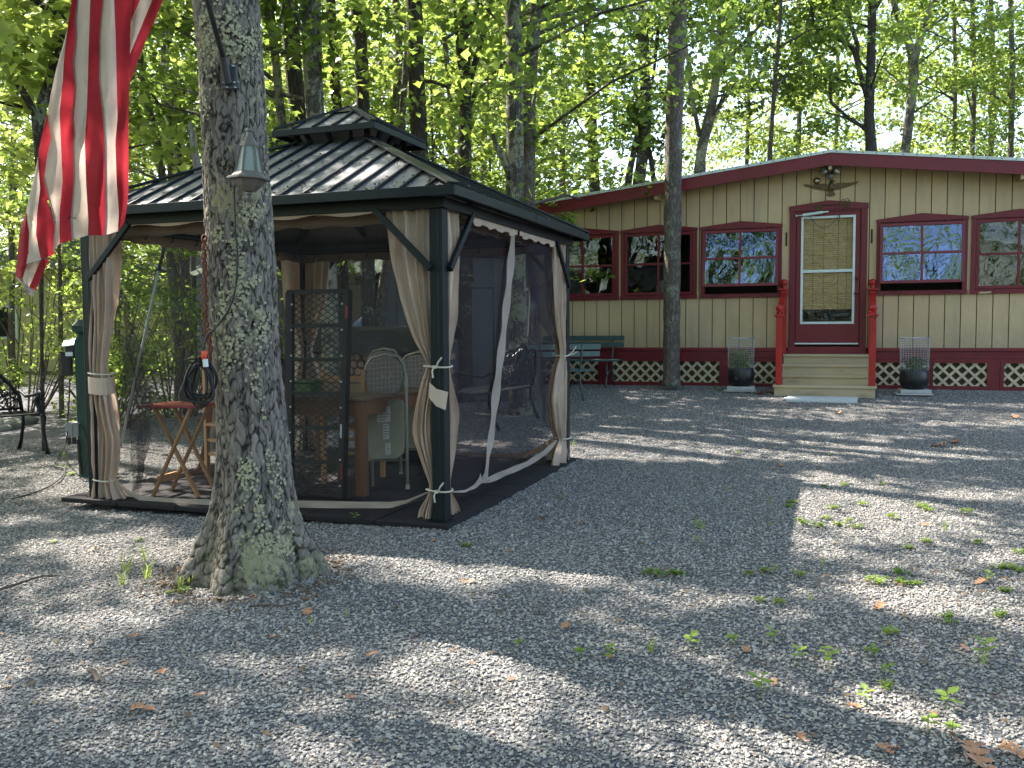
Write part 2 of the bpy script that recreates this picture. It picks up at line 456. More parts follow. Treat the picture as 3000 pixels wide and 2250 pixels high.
M['plasticcage'] = netmat('cage_mesh', (0.4, 0.43, 0.43), 0.08)
M['gwire'] = paint('galvanised_wire', (0.5, 0.52, 0.53), 0.35, 0.1, 10, metal=0.5)
M['potblack'] = paint('black_pot', (0.018, 0.018, 0.02), 0.32, 0.2, 6)
M['shed'] = paint('shed_paint', (0.12, 0.125, 0.14), 0.6, 0.2, 2, 0.001, 30, (1, 1, 0.1), dirt=0.4, dirtcol=(0.06, 0.06, 0.06))
M['shedgreen'] = paint('shed_green', (0.10, 0.135, 0.12), 0.4, 0.25, 4, 0.001, 30, (1, 1, 0.1))
M['tin'] = paint('tin_roof', (0.45, 0.46, 0.48), 0.3, 0.2, 2, metal=0.6)
M['yellow'] = paint('yellow_siding', (0.50, 0.42, 0.22), 0.6, 0.12, 2)
M['wood'] = paint('firewood', (0.30, 0.17, 0.11), 0.8, 0.35, 12, 0.002, 60)
M['tarp'] = paint('black_tarp', (0.008, 0.008, 0.009), 0.6, 0.3, 5, 0.01, 9)
M['bluetarp'] = paint('blue_tarp', (0.06, 0.13, 0.32), 0.5, 0.3, 5)
M['pole'] = paint('grey_pole', (0.30, 0.31, 0.31), 0.35, 0.1, 8)
M['flagpole'] = paint('dark_pole', (0.05, 0.053, 0.058), 0.35, 0.1, 8)
M['snag'] = barkmat('snag_wood', (0.34, 0.30, 0.26), (0.14, 0.12, 0.10), lich=0.0)
M['bark_oak'] = barkmat('oak_bark', (0.22, 0.19, 0.163), (0.08, 0.067, 0.056), (0.36, 0.33, 0.20), 0.40, True, 1.0, 2.2, 0.006, True)
M['bark1'] = barkmat('bark_dark', (0.085, 0.072, 0.06), (0.02, 0.017, 0.014), (0.25, 0.28, 0.22), 0.30)
M['bark2'] = barkmat('bark_lichen', (0.12, 0.11, 0.095), (0.035, 0.03, 0.025), (0.34, 0.325, 0.22), 0.62)
M['bark3'] = barkmat('bark_yard', (0.22, 0.185, 0.155), (0.035, 0.028, 0.022), (0.33, 0.36, 0.28), 0.36, False, 1.3, 3.0, 0.03)
M['leafA'] = leafmat('leaf_mid', (0.034, 0.062, 0.014), (0.085, 0.135, 0.034), (0.42, 0.56, 0.10), 0.56)
M['leafB'] = leafmat('leaf_dark', (0.022, 0.042, 0.012), (0.055, 0.093, 0.026), (0.28, 0.41, 0.07), 0.5)
M['leafC'] = leafmat('leaf_bright', (0.06, 0.10, 0.016), (0.14, 0.185, 0.05), (0.52, 0.63, 0.14), 0.58)
M['weed'] = leafmat('weed_leaf', (0.12, 0.19, 0.035), (0.24, 0.34, 0.06), (0.5, 0.62, 0.10), 0.4)
M['dryleaf'] = paint('dry_leaf', (0.36, 0.17, 0.08), 0.7, 0.35, 30)
M['fieldstone'] = paint('fieldstone', (0.20, 0.19, 0.17), 0.85, 0.3, 9, 0.004, 30)
M['litter'] = paint('leaf_litter', (0.13, 0.085, 0.05), 0.8, 0.5, 40)
M['twig'] = paint('twig', (0.10, 0.075, 0.055), 0.85, 0.3, 20)
M['bamboo'] = None
t = NT('bamboo_blind'); v = t.coords((0.25, 1, 6))
n1 = t.noise(v, 22, 5, 0.7); n0 = t.noise(t.coords((1, 1, 1)), 2.5, 4)
c = t.ramp(n1, [(0.3, (0.38, 0.22, 0.08)), (0.5, (0.68, 0.44, 0.18)), (0.72, (0.85, 0.60, 0.28))])
c = t.mix(t.math('MULTIPLY', n0, 0.35), c, (0.14, 0.09, 0.04))
M['bamboo'] = t.done(t.bsdf(c, 0.7, 0, t.bump(n1, 0.004), 0.2))
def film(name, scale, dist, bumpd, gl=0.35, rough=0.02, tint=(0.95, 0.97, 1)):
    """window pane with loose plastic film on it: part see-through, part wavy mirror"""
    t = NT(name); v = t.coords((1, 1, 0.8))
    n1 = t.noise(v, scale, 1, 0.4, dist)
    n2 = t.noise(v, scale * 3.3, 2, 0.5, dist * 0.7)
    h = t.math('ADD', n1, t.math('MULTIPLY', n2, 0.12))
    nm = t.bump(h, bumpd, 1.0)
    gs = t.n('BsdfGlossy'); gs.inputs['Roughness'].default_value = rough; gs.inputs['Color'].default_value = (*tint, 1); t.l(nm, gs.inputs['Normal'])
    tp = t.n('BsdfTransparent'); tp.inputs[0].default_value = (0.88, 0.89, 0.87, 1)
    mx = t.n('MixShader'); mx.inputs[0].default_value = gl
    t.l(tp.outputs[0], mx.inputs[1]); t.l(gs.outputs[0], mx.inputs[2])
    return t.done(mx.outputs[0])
M['film'] = film('pane_film', 1.1, 1.2, 0.016, 0.042, 0.01)
M['film_sky_tint'] = film('pane_film_sky_tint', 1.1, 1.3, 0.045, 0.13, 0.01, (0.62, 0.74, 1.0))  # blue of the mirrored sky is put into the pane's reflection tint
M['film3'] = film('door_film', 5.0, 2.5, 0.02, 0.018, 0.06)
# ================================================================ GROUND
def ground_sheet(x0, x1, y0, y1, st, name, mat, dz=0.0, rough=0.0):
    xs = np.arange(x0, x1 + st / 2, st); ys = np.arange(y0, y1 + st / 2, st)
    V = np.empty((len(ys), len(xs), 3), np.float32)
    for i, y in enumerate(ys):
        for j, x in enumerate(xs):
            n_ = rough * (noise.noise(Vector((x * 0.8, y * 0.8, 1.7))) + 0.4 * noise.noise(Vector((x * 2.7, y * 2.7, 5)))) if rough else 0
            V[i, j] = (x, y, ground_z(x, y) + dz + n_)
    a, b = len(ys), len(xs)
    idx = np.arange(a * b).reshape(a, b)
    F = np.stack([idx[:-1, :-1], idx[:-1, 1:], idx[1:, 1:], idx[1:, :-1]], -1).reshape(-1, 4)
    return link(name, np_mesh(name, V.reshape(-1, 3), F), mat, kind='structure', smooth=True)

ground_sheet(-90, 90, -60, 120, 3.0, 'ground', M['floor'], -0.10)
yard = ground_sheet(-9, 12, 0.5, 17.6, 0.15, 'gravel_yard', M['bed'], 0.0, 0.012)

# gravel stones: geometry-node instances of four small angular stones, only where the camera's yard is
def gravel_nodes():
    ng = bpy.data.node_groups.new('scatter_gravel', 'GeometryNodeTree')
    ng.interface.new_socket('Geometry', in_out='INPUT', socket_type='NodeSocketGeometry')
    ng.interface.new_socket('Geometry', in_out='OUTPUT', socket_type='NodeSocketGeometry')
    N = ng.nodes; L = ng.links
    gi = N.new('NodeGroupInput'); go = N.new('NodeGroupOutput')
    dp = N.new('GeometryNodeDistributePointsOnFaces'); dp.distribute_method = 'RANDOM'
    pos = N.new('GeometryNodeInputPosition'); sx = N.new('ShaderNodeSeparateXYZ'); L.new(pos.outputs[0], sx.inputs[0])
    mr = N.new('ShaderNodeMapRange'); L.new(sx.outputs[1], mr.inputs[0])
    mr.inputs[1].default_value = 3.0; mr.inputs[2].default_value = 13.0; mr.inputs[3].default_value = 6800; mr.inputs[4].default_value = 2500
    L.new(mr.outputs[0], dp.inputs['Density'])
    L.new(gi.outputs[0], dp.inputs['Mesh'])
    g2i = []
    for k in range(4):
        ico = N.new('GeometryNodeMeshIcoSphere'); ico.inputs['Radius'].default_value = 0.5; ico.inputs['Subdivisions'].default_value = 1 if k < 3 else 2
        sp = N.new('GeometryNodeSetPosition'); L.new(ico.outputs[0], sp.inputs[0])
        p2 = N.new('GeometryNodeInputPosition'); nz = N.new('ShaderNodeTexNoise'); nz.inputs['Scale'].default_value = 2.1 + k * 0.6
        nz.noise_dimensions = '4D'; nz.inputs['W'].default_value = k * 7.3; nz.inputs['Detail'].default_value = 1
        L.new(p2.outputs[0], nz.inputs['Vector'])
        vm = N.new('ShaderNodeVectorMath'); vm.operation = 'SUBTRACT'; L.new(nz.outputs['Color'], vm.inputs[0]); vm.inputs[1].default_value = (0.5, 0.5, 0.5)
        vs = N.new('ShaderNodeVectorMath'); vs.operation = 'SCALE'; L.new(vm.outputs[0], vs.inputs[0]); vs.inputs['Scale'].default_value = 0.95
        L.new(vs.outputs[0], sp.inputs['Offset'])
        tr = N.new('GeometryNodeTransform'); L.new(sp.outputs[0], tr.inputs[0]); tr.inputs['Scale'].default_value = ((1.0, 0.62, 0.36), (0.85, 0.7, 0.45), (1.15, 0.5, 0.34), (0.8, 0.8, 0.5))[k]
        sm = N.new('GeometryNodeSetMaterial'); L.new(tr.outputs[0], sm.inputs[0]); sm.inputs['Material'].default_value = M['stone']
        gg = N.new('GeometryNodeGeometryToInstance'); L.new(sm.outputs[0], gg.inputs[0]); g2i.append(gg)
    # the order of a multi-input does not matter here: any stone may be any shape
    j = N.new('GeometryNodeJoinGeometry')
    for g in g2i: L.new(g.outputs[0], j.inputs[0])
    ip = N.new('GeometryNodeInstanceOnPoints'); L.new(dp.outputs['Points'], ip.inputs['Points']); L.new(j.outputs[0], ip.inputs['Instance'])
    ip.inputs['Pick Instance'].default_value = True
    ri = N.new('FunctionNodeRandomValue'); ri.data_type = 'INT'; ri.inputs[4].default_value = 0; ri.inputs[5].default_value = 3
    L.new(ri.outputs[2], ip.inputs['Instance Index'])
    rr = N.new('FunctionNodeRandomValue'); rr.data_type = 'FLOAT_VECTOR'; rr.inputs[0].default_value = (-0.45, -0.45, 0); rr.inputs[1].default_value = (0.45, 0.45, 6.283)
    L.new(rr.outputs[0], ip.inputs['Rotation'])
    # sizes skewed to small, a few big ones
    rs = N.new('FunctionNodeRandomValue'); rs.data_type = 'FLOAT'; rs.inputs[2].default_value = 0; rs.inputs[3].default_value = 1; rs.inputs['Seed'].default_value = 5
    pw = N.new('ShaderNodeMath'); pw.operation = 'POWER'; L.new(rs.outputs[1], pw.inputs[0]); pw.inputs[1].default_value = 4.0
    mu = N.new('ShaderNodeMath'); mu.operation = 'MULTIPLY_ADD'; L.new(pw.outputs[0], mu.inputs[0]); mu.inputs[1].default_value = 0.015; mu.inputs[2].default_value = 0.0098
    L.new(mu.outputs[0], ip.inputs['Scale'])
    st = N.new('GeometryNodeStoreNamedAttribute'); st.domain = 'INSTANCE'; st.data_type = 'FLOAT'
    st.inputs['Name'].default_value = 'shade'
    ra = N.new('FunctionNodeRandomValue'); ra.data_type = 'FLOAT'; ra.inputs['Seed'].default_value = 9
    L.new(ip.outputs[0], st.inputs['Geometry']); L.new(ra.outputs[1], st.inputs['Value'])
    L.new(st.outputs[0], go.inputs[0])
    return ng

def gravel():
    # footprint: cells of the yard the camera can see, leaving out the matted square and the building footings
    cells = []; st = 0.1
    P0 = GP  # gazebo corner
    for y in np.arange(2.3, 14.6, st):
        for x in np.arange(-8.4, 8.6, st):
            p = Vector((x + st / 2, y + st / 2, 0)); p.z = ground_z(p.x, p.y)
            q = to_px(p)
            if q[0] < -60 or q[0] > 3060 or q[1] > 2300: continue
            h = p - HO; 
            if h.dot(BX) > -0.02 and -4.7 < h.dot(AX) < 6: continue
            if -1.10 < h.dot(BX) < 0 and -0.72 < h.dot(AX) < 0.62: continue
            g = p - P0; a_ = g.dot(AX); b_ = g.dot(BX)
            if MX0 + 0.02 < a_ < MX1 - 0.02 and MY0 + 0.02 < b_ < MY1 - 0.02: continue
            if h.dot(BX) < -0.02 and x < -5.2 - 0 and y > 10.5: continue
            cells.append((x, y))
    V = []; F = []
    for i, (x, y) in enumerate(cells):
        for a_, b_ in ((0, 0), (st, 0), (st, st), (0, st)):
            xx, yy = x + a_, y + b_
            n_ = 0.012 * (noise.noise(Vector((xx * 0.8, yy * 0.8, 1.7))) + 0.4 * noise.noise(Vector((xx * 2.7, yy * 2.7, 5))))
            V.append((xx, yy, ground_z(xx, yy) + 0.004 + n_))
        F.append((4 * i, 4 * i + 1, 4 * i + 2, 4 * i + 3))
    o = link('gravel', np_mesh('gravel', V, F), M['stone'], kind='stuff', label='loose crushed grey stone covering the whole yard', cat='gravel')
    md = o.modifiers.new('stones', 'NODES'); md.node_group = gravel_nodes()
    return o

# gazebo corner: foot of the near right post; local x to the right, local y away
GP = Vector((-0.46, 5.80, 0)); GP.z = ground_z(GP.x, GP.y) + 0.03
MX0, MX1, MY0, MY1 = -3.06, 0.10, -0.13, 3.02
gravel()

# ================================================================ CABIN
cabin = thing('cabin', 'tan cabin with vertical siding, burgundy trim and low white edged gable roof', 'cabin', HO, YAW)
UL, UR = -4.60, 4.52
RIDGE_U, RIDGE_Z, SL = -0.045, 3.43, 0.116
def roof_z(u): return RIDGE_Z - SL * abs(u - RIDGE_U)
WINS = [(-4.395, -3.198), (-3.163, -1.968), (-1.912, -0.712), (0.603, 1.793), (1.837, 3.03), (3.07, 4.27)]
DOOR = (-0.603, 0.478, 0.52, 2.70)
WB, WT, WPK = 1.375, 2.452, 2.520
openings = [(a + 0.05, b - 0.05, WB + 0.05, WT - 0.03) for a, b in WINS] + [(DOOR[0] + 0.05, DOOR[1] - 0.05, DOOR[2], DOOR[3] - 0.04)]
g0 = wall(2506.3, 490)[0]; SP = 0.2032
k0 = math.floor((UL - g0) / SP)
def board_meshes(a, b):
    """one siding board between grooves a..b, cut out where an opening lies"""
    low = MB(); high = MB()
    cuts = sorted({a, b} | {c for o in openings for c in o[:2] if a < c < b})
    for c0, c1 in zip(cuts[:-1], cuts[1:]):
        if c1 - c0 < 0.004: continue
        m_ = (c0 + c1) / 2; z = 0.60
        for o in sorted([o for o in openings if o[0] < m_ < o[1]], key=lambda o: o[2]):
            if o[2] > z: low.ext(c0, c1, -0.016, 0.0, z, o[2])
            z = o[3]
        top0, top1 = roof_z(c0) - 0.06, roof_z(c1) - 0.06
        (high if z > 0.61 else low).prism([(c0, z), (c1, z), (c1, top1), (c0, top0)], -0.016, 0.0)
    return [m for m in (low, high) if m.v]
k = k0
while True:
    a_ = max(g0 + k * SP + 0.006, UL); b_ = min(g0 + (k + 1) * SP - 0.006, UR)
    k += 1
    if a_ > UR - 0.02: break
    if b_ - a_ < 0.02: continue
    for bm_ in board_meshes(a_, b_): obj('siding_board', bm_, M['siding'], cabin)
# backing wall behind the boards (shows as the dark grooves), with the same openings
mb = MB()
cuts = sorted({UL, UR, RIDGE_U} | {c for o in openings for c in o[:2]})
for c0, c1 in zip(cuts[:-1], cuts[1:]):
    m_ = (c0 + c1) / 2; z = 0.0
    for o in sorted([o for o in openings if o[0] < m_ < o[1]], key=lambda o: o[2]):
        mb.ext(c0, c1, 0.002, 0.06, z, o[2]); z = o[3]
    mb.prism([(c0, z), (c1, z), (c1, roof_z(c1) - 0.05), (c0, roof_z(c0) - 0.05)], 0.002, 0.06)
obj('wall', mb, M['groove'], cabin)
HD = 9.0
mb = MB(); mb.ext(UL, UL + 0.06, 0.06, HD, 0, roof_z(UL) - 0.05).ext(UR - 0.06, UR, 0.06, HD, 0, roof_z(UR) - 0.05)
mb.prism([(UL, 0), (UR, 0), (UR, roof_z(UR) - .05), (RIDGE_U, RIDGE_Z - .05), (UL, roof_z(UL) - .05)], HD, HD + 0.06)
obj('side_wall', mb, M['siding'], cabin)
mb = MB(); mb.ext(UL + .06, UR - .06, 0.06, HD, 0.50, 0.56); mb.ext(UL + .06, UR - .06, 3.0, 3.06, 0.56, 2.85); mb.ext(UL+.06, UR-.06, 0.07, 3.0, 2.80, 2.84)
obj('interior_partition', mb, M['interior'], cabin)
# roof: two slabs + burgundy fascia boards + white drip edge with screws
OV = 0.30; EV = 0.16
for s_, ue in ((-1, UL - EV), (1, UR + EV)):
    zr, ze = RIDGE_Z, roof_z(ue)
    u0, u1 = (ue, RIDGE_U) if s_ < 0 else (RIDGE_U, ue)
    z0, z1 = (ze, zr) if s_ < 0 else (zr, ze)
    obj('roof', MB().prism([(u0, z0 - 0.05), (u1, z1 - 0.05), (u1, z1), (u0, z0)], -OV, HD + OV), M['tin'], cabin)
    obj('fascia', MB().prism([(u0, z0 - 0.205), (u1, z1 - 0.205), (u1, z1 - 0.03), (u0, z0 - 0.03)], -OV - 0.03, -OV - 0.002), M['burg2'], cabin, bevel=0.003)
    dr = obj('drip_edge', MB().prism([(u0, z0 - 0.028), (u1, z1 - 0.028), (u1, z1 + 0.012), (u0, z0 + 0.012)], -OV - 0.045, -OV + 0.05), M['drip'], cabin)
    sb = MB(); n_ = int(abs(u1 - u0) / 0.17)
    for i in range(n_):
        u_ = u0 + (i + 0.5) * (u1 - u0) / n_; z_ = z0 + (u_ - u0) / (u1 - u0) * (z1 - z0)
        sb.box((u_, -OV - 0.047, z_ - 0.008), (0.014, 0.006, 0.012))
    obj('screws', sb, M['black'], dr, kind='stuff')
for u_ in (RIDGE_U, wall(1932, 570)[0], wall(2985, 503)[0]):
    z_ = roof_z(u_)
    obj('beam_end', MB().ext(u_ - 0.025, u_ + 0.025, -OV, -0.016, z_ - 0.26, z_ - 0.06), M['step'], cabin)
# skirt: ledge board, apron, posts, framed lattice panels
obj('ledge_board', MB().ext(UL - .02, DOOR[0] - 0.05, -0.055, 0.0, 0.555, 0.603), M['burg2'], cabin, bevel=0.004)
obj('ledge_board', MB().ext(DOOR[1] + 0.05, UR + .02, -0.055, 0.0, 0.555, 0.603), M['burg2'], cabin, bevel=0.004)
obj('apron_board', MB().ext(UL - .01, UR + .01, -0.03, -0.001, 0.455, 0.553), M['burg'], cabin)
obj('apron_board', MB().ext(UL - .01, UR + .01, -0.022, -0.001, 0.40, 0.454), M['burg'], cabin)
LZ0, LZ1 = 0.062, 0.388
_lx = lambda x: wall(x, 1100)[0]
panels = [(_lx(1600), _lx(1754)), (_lx(1794), _lx(2108)), (_lx(2147), _lx(2288)), (_lx(2560), _lx(2722)), (_lx(2733), _lx(2891)), (_lx(2939.6), _lx(2939.6) + 0.66)]
pn = panels[-1][1]
panels += [(pn + 0.2, pn + 0.86), (pn + 1.06, min(pn + 1.7, UR - .1))]
fb = MB()
edges = [UL - 0.01] + [c for p in panels for c in p] + [UR + 0.01]
for i in range(0, len(edges), 2):
    obj('skirt_post', MB().ext(edges[i], edges[i + 1], -0.035, -0.002, -0.20, 0.399), M['burg'], cabin, bevel=0.003)
for (p0, p1) in panels:
    fr = MB(); fr.ext(p0, p1, -0.033, -0.002, -0.20, LZ0).ext(p0, p1, -0.033, -0.002, LZ1, 0.399)
    # raised inner frame of the panel
    fr.ext(p0 - 0.045, p0, -0.046, -0.036, LZ0 - 0.05, LZ1 + 0.03).ext(p1, p1 + 0.045, -0.046, -0.036, LZ0 - 0.05, LZ1 + 0.03)
    fr.ext(p0, p1, -0.046, -0.034, LZ0 - 0.05, LZ0).ext(p0, p1, -0.046, -0.034, LZ1, LZ1 + 0.03)
    pf = obj('lattice_frame', fr, M['burg'], cabin)
    per = 0.163; w_ = 0.036
    for dr_, yy in ((1, -0.014), (-1, -0.024)):
        c = p0 - (LZ1 - LZ0) - per
        c += 0.07 if dr_ > 0 else 0.03
        while c < p1 + (LZ1 - LZ0) + per:
            # line: u = c + dr*(z - LZ0)
            za = LZ0 - 0.015; zb = LZ1 + 0.015
            ua, ub = c + dr_ * (za - LZ0), c + dr_ * (zb - LZ0)
            lo, hi = p0 - 0.012, p1 + 0.012
            t0, t1 = 0.0, 1.0
            for (A_, B_) in ((ua, ub),):
                d_ = B_ - A_
                ta, tb = (lo - A_) / d_, (hi - A_) / d_
                if ta > tb: ta, tb = tb, ta
                t0, t1 = max(t0, ta), min(t1, tb)
            if t1 - t0 > 0.09:
                pa = (ua + (ub - ua) * t0, yy, za + (zb - za) * t0); pb = (ua + (ub - ua) * t1, yy, za + (zb - za) * t1)
                obj('lattice_strip', MB().bar(pa, pb, w_, 0.008, up=(0, 1, 0)), M['lattice'], pf)
            c += per
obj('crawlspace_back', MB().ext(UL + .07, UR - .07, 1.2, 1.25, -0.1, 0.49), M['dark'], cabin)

def window(a, b, tilt=0.0, mat=None, sash_in=0.0):
    cx = (a + b) / 2; tw = 0.062
    tr = MB()
    # pedimented head casing, side casings, sill
    tr.prism([(a - 0.008, WT - 0.045), (a - 0.008, WT), (cx, WPK), (b + 0.008, WT), (b + 0.008, WT - 0.045)][::1], -0.042, -0.018)
    tr.ext(a, a + tw, -0.038, -0.018, WB, WT - 0.046).ext(b - tw, b, -0.038, -0.018, WB, WT - 0.046)
    tr.ext(a - 0.006, b + 0.006, -0.055, -0.018, WB - 0.012, WB + 0.045)
    # jambs
    jy = 0.09
    tr.ext(a + tw - 0.012, a + tw, -0.017, jy, WB + .046, WT - 0.046).ext(b - tw, b - tw + 0.012, -0.017, jy, WB + .046, WT - 0.046)
    tr.ext(a + tw, b - tw, -0.017, jy, WB + 0.036, WB + 0.052).ext(a + tw, b - tw, -0.017, jy, WT - 0.060, WT - 0.046)
    w = obj('window', tr, M['burg'], cabin, bevel=0.002)
    ia, ib, iz0, iz1 = a + tw + 0.004, b - tw - 0.004, WB + 0.056, WT - 0.062
    sy = -0.006 if tilt == 0 else -0.050
    if tilt: iz1 -= 0.01; iz0 = iz1 - 0.865
    e = MB(); H = iz1 - iz0; st = 0.040
    if tilt: ia -= 0.022; ib += 0.022
    Wd = ib - ia
    # sash in its own hinge frame: z measured down from the top hinge
    e.ext(0, Wd, -0.028, 0, -st, 0).ext(0, Wd, -0.028, 0, -H, -H + st).ext(0, st, -0.028, 0, -H + st, -st).ext(Wd - st, Wd, -0.028, 0, -H + st, -st)
    mw = 0.016
    e.ext(Wd / 2 - mw, Wd / 2 + mw, -0.024, -0.002, -H + st, -st)
    e.ext(st, Wd / 2 - mw, -0.024, -0.002, -H / 2 - mw, -H / 2 + mw).ext(Wd / 2 + mw, Wd - st, -0.024, -0.002, -H / 2 - mw, -H / 2 + mw)
    s_ = obj('sash', e, M['burg2'] if tilt else M['burg'], w)
    s_.location = (ia, sy, iz1); s_.rotation_euler = (-tilt, 0, 0)
    # panes are children of the window too (never a fourth level)
    for (x0, x1) in ((st, Wd / 2 - mw), (Wd / 2 + mw, Wd - st)):
        for (z0, z1) in ((-H + st, -H / 2 - mw), (-H / 2 + mw, -st)):
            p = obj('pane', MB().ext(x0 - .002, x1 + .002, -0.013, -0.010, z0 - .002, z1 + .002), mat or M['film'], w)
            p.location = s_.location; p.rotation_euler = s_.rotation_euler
    hb = MB()
    for hx in (0.22, 0.78):
        hb.box((a + (b - a) * hx, -0.05, WT - 0.052), (0.03, 0.014, 0.02))
        hb.tube([(a + (b - a) * hx - .05, -0.062, WB + 0.03), (a + (b - a) * hx, -0.075, WB + 0.024), (a + (b - a) * hx + .05, -0.062, WB + 0.03)], 0.005, 6)
    obj('hinge', hb, M['burg'], w)
    return w
for i, (a_, b_) in enumerate(WINS):
    if i == 2: window(a_, b_, 0.17, M['film_sky_tint'])
    elif i == 3: window(a_, b_, 0.14, M['film_sky_tint'])
    else: window(a_, b_)
# paint chipped off the sill of the window right of the awning pair
obj('chipped_patch', MB().prism([(1.93, 1.366), (1.97, 1.392), (2.02, 1.386), (2.10, 1.398), (2.10, 1.375), (2.03, 1.366)], -0.058, -0.0552), M['lattice'], cabin)

# objects standing inside, dim behind the panes
mb = MB(); mb.ext(-3.9, -2.3, 1.6, 2.3, 0.56, 1.45); mb.ext(1.9, 2.8, 1.5, 2.0, 0.56, 1.5)
obj('interior_furniture', mb, M['interior'], cabin)
mb = MB(); mb.lathe([(0.0, 0), (0.16, 0.02), (0.19, 0.14), (0.13, 0.27), (0.0, 0.30)], (-2.55, 0.55, 1.40), 14)
obj('lamp_shade', mb, paint('pale_shade', (0.35, 0.34, 0.33)), cabin, smooth=True)

# ---------------- door
D0, D1, DZ0, DZ1 = DOOR
tr = MB(); cx = (D0 + D1) / 2
tr.prism([(D0 - 0.01, DZ1 - 0.075), (D0 - 0.01, DZ1), (cx, DZ1 + 0.065), (D1 + 0.01, DZ1), (D1 + 0.01, DZ1 - 0.075)], -0.045, -0.018)
tr.ext(D0, D0 + 0.085, -0.040, -0.018, DZ0 + .02, DZ1 - 0.076).ext(D1 - 0.085, D1, -0.040, -0.018, DZ0 + .02, DZ1 - 0.076)
tr.ext(D0 + .075, D0 + 0.095, -0.016, 0.10, DZ0, DZ1 - 0.04).ext(D1 - 0.095, D1 - .075, -0.016, 0.10, DZ0, DZ1 - 0.04)
tr.ext(D0 + 0.095, D1 - 0.095, -0.030, 0.10, DZ1 - 0.10, DZ1 - 0.076)
obj('door_casing', tr, M['burg'], cabin, bevel=0.002)
obj('door_sill', MB().ext(D0 - 0.005, D1 + 0.005, -0.07, -0.017, DZ0 - 0.005, DZ0 + 0.10), M['burg'], cabin)
obj('door_sweep', MB().ext(D0 + 0.09, D1 - 0.10, -0.052, -0.036, DZ0 + 0.135, DZ0 + 0.155), M['white'], cabin)
dl = D0 + 0.10; dr = D1 - 0.10
gx0, gx1, gz0, gz1 = -0.440, 0.316, 0.955, 2.540
db = MB(); y0_, y1_ = -0.026, 0.012
db.ext(dl, gx0, y0_, y1_, DZ0 + 0.125, DZ1 - 0.105).ext(gx1, dr, y0_, y1_, DZ0 + 0.125, DZ1 - 0.105)
db.ext(gx0, gx1, y0_, y1_, DZ0 + 0.125, gz0).ext(gx0, gx1, y0_, y1_, gz1, DZ1 - 0.105)
door = obj('door', db, M['burg'], cabin)
fr = MB(); fw = 0.034
fr.ext(gx0, gx1, -0.034, -0.012, gz0, gz0 + fw).ext(gx0, gx1, -0.034, -0.012, gz1 - fw, gz1)
fr.ext(gx0, gx0 + fw, -0.034, -0.012, gz0 + fw, gz1 - fw).ext(gx1 - fw, gx1, -0.034, -0.012, gz0 + fw, gz1 - fw)
fr.ext(gx0 + fw, gx1 - fw, -0.034, -0.012, 1.715, 1.755)
obj('glazing_frame', fr, M['white'], door, bevel=0.002)
for z0, z1 in ((gz0 + fw, 1.715), (1.755, gz1 - fw)):
    obj('pane', MB().ext(gx0 + fw - .002, gx1 - fw + .002, -0.022, -0.019, z0 - .002, z1 + .002), M['film3'], door)
SH0 = wall(2420, 906)[1]
nsl = 44
for i in range(nsl):
    z = SH0 + (gz1 - 0.01 - SH0) * i / nsl
    obj('blind_slat', MB().ext(gx0 + .03, gx1 - .03, 0.016 + 0.002 * (i % 2), 0.022 + 0.002 * (i % 2), z, z + (gz1 - 0.01 - SH0) / nsl - 0.003), M['bamboo'], door)
cb = MB()
for x_ in (-0.27, -0.12, 0.08, 0.20): cb.ext(x_, x_ + 0.004, 0.010, 0.014, SH0, gz1 - 0.02)
obj('blind_string', cb, M['twig'], door)
hb = MB(); hx = 0.345
hb.box((hx, -0.04, 1.40), (0.045, 0.02, 0.075)).tube([(hx - .04, -0.075, 1.40), (hx + .03, -0.075, 1.40)], 0.011, 8).tube([(hx, -0.04, 1.40), (hx, -0.075, 1.40)], 0.012, 8)
hb.lathe([(0.0, 0), (0.022, 0.0), (0.03, 0.02), (0.02, 0.045), (0, 0.05)], (hx, -0.06, 1.60), 10)
obj('door_handle', hb, M['burg'], door, smooth=False)
cz = 2.60
obj('door_closer', MB().tube([(-0.50, -0.085, cz - 0.045), (-0.42, -0.085, cz - 0.042)], 0.007, 6).tube([(-0.42, -0.085, cz - 0.042), (-0.14, -0.085, cz - 0.012)], 0.021, 10).tube([(-0.14, -0.085, cz - 0.012), (-0.06, -0.085, cz - .004)], 0.012, 8).box((-0.51, -0.06, cz - .045), (0.012, 0.06, 0.03)), M['white'], door)
ch = [(-0.34 + 0.44 * i / 14, -0.09, cz - 0.01 - 0.22 * math.sin(math.pi * i / 14) ** 0.8 - 0.01 * i / 14) for i in range(15)]
obj('door_chain', MB().tube(ch, 0.004, 5).bar((0.10, -0.085, 2.56), (0.075, -0.085, 2.43), 0.014, 0.008, up=(0, 1, 0)), M['twig'], door)

# ---------------- steps with newel posts
st = thing('front_steps', 'tan wooden steps with four treads leading up to the burgundy door', 'steps', HO, YAW)
treads = [(-0.30, 0.0, 0.513), (-0.55, -0.28, 0.375), (-0.80, -0.53, 0.235), (-1.10, -0.78, 0.107)]
for i, (ya, yb, z) in enumerate(treads):
    if i < 3: xa, xb = -0.66, 0.55
    else: xa, xb = wall(2263.6, 1130, 1.1)[0], wall(2569, 1135, 1.1)[0]
    zz = treads[i + 1][2] if i < 3 else -0.12
    obj('riser', MB().ext(xa + 0.02, xb - 0.02, ya + 0.025, ya + 0.05, zz + (0.001 if i < 3 else 0), z - 0.037), M['step'], st)
    obj('tread', MB().ext(xa, xb, ya - 0.0, yb + 0.02, z - 0.036, z), M['step'], st, bevel=0.004)
    if i == 3:
        for xx in (xa + 0.02, xb - 0.045): obj('stringer', MB().ext(xx, xx + 0.025, ya + 0.051, -0.1, -0.12, z - 0.037), M['step'], st)
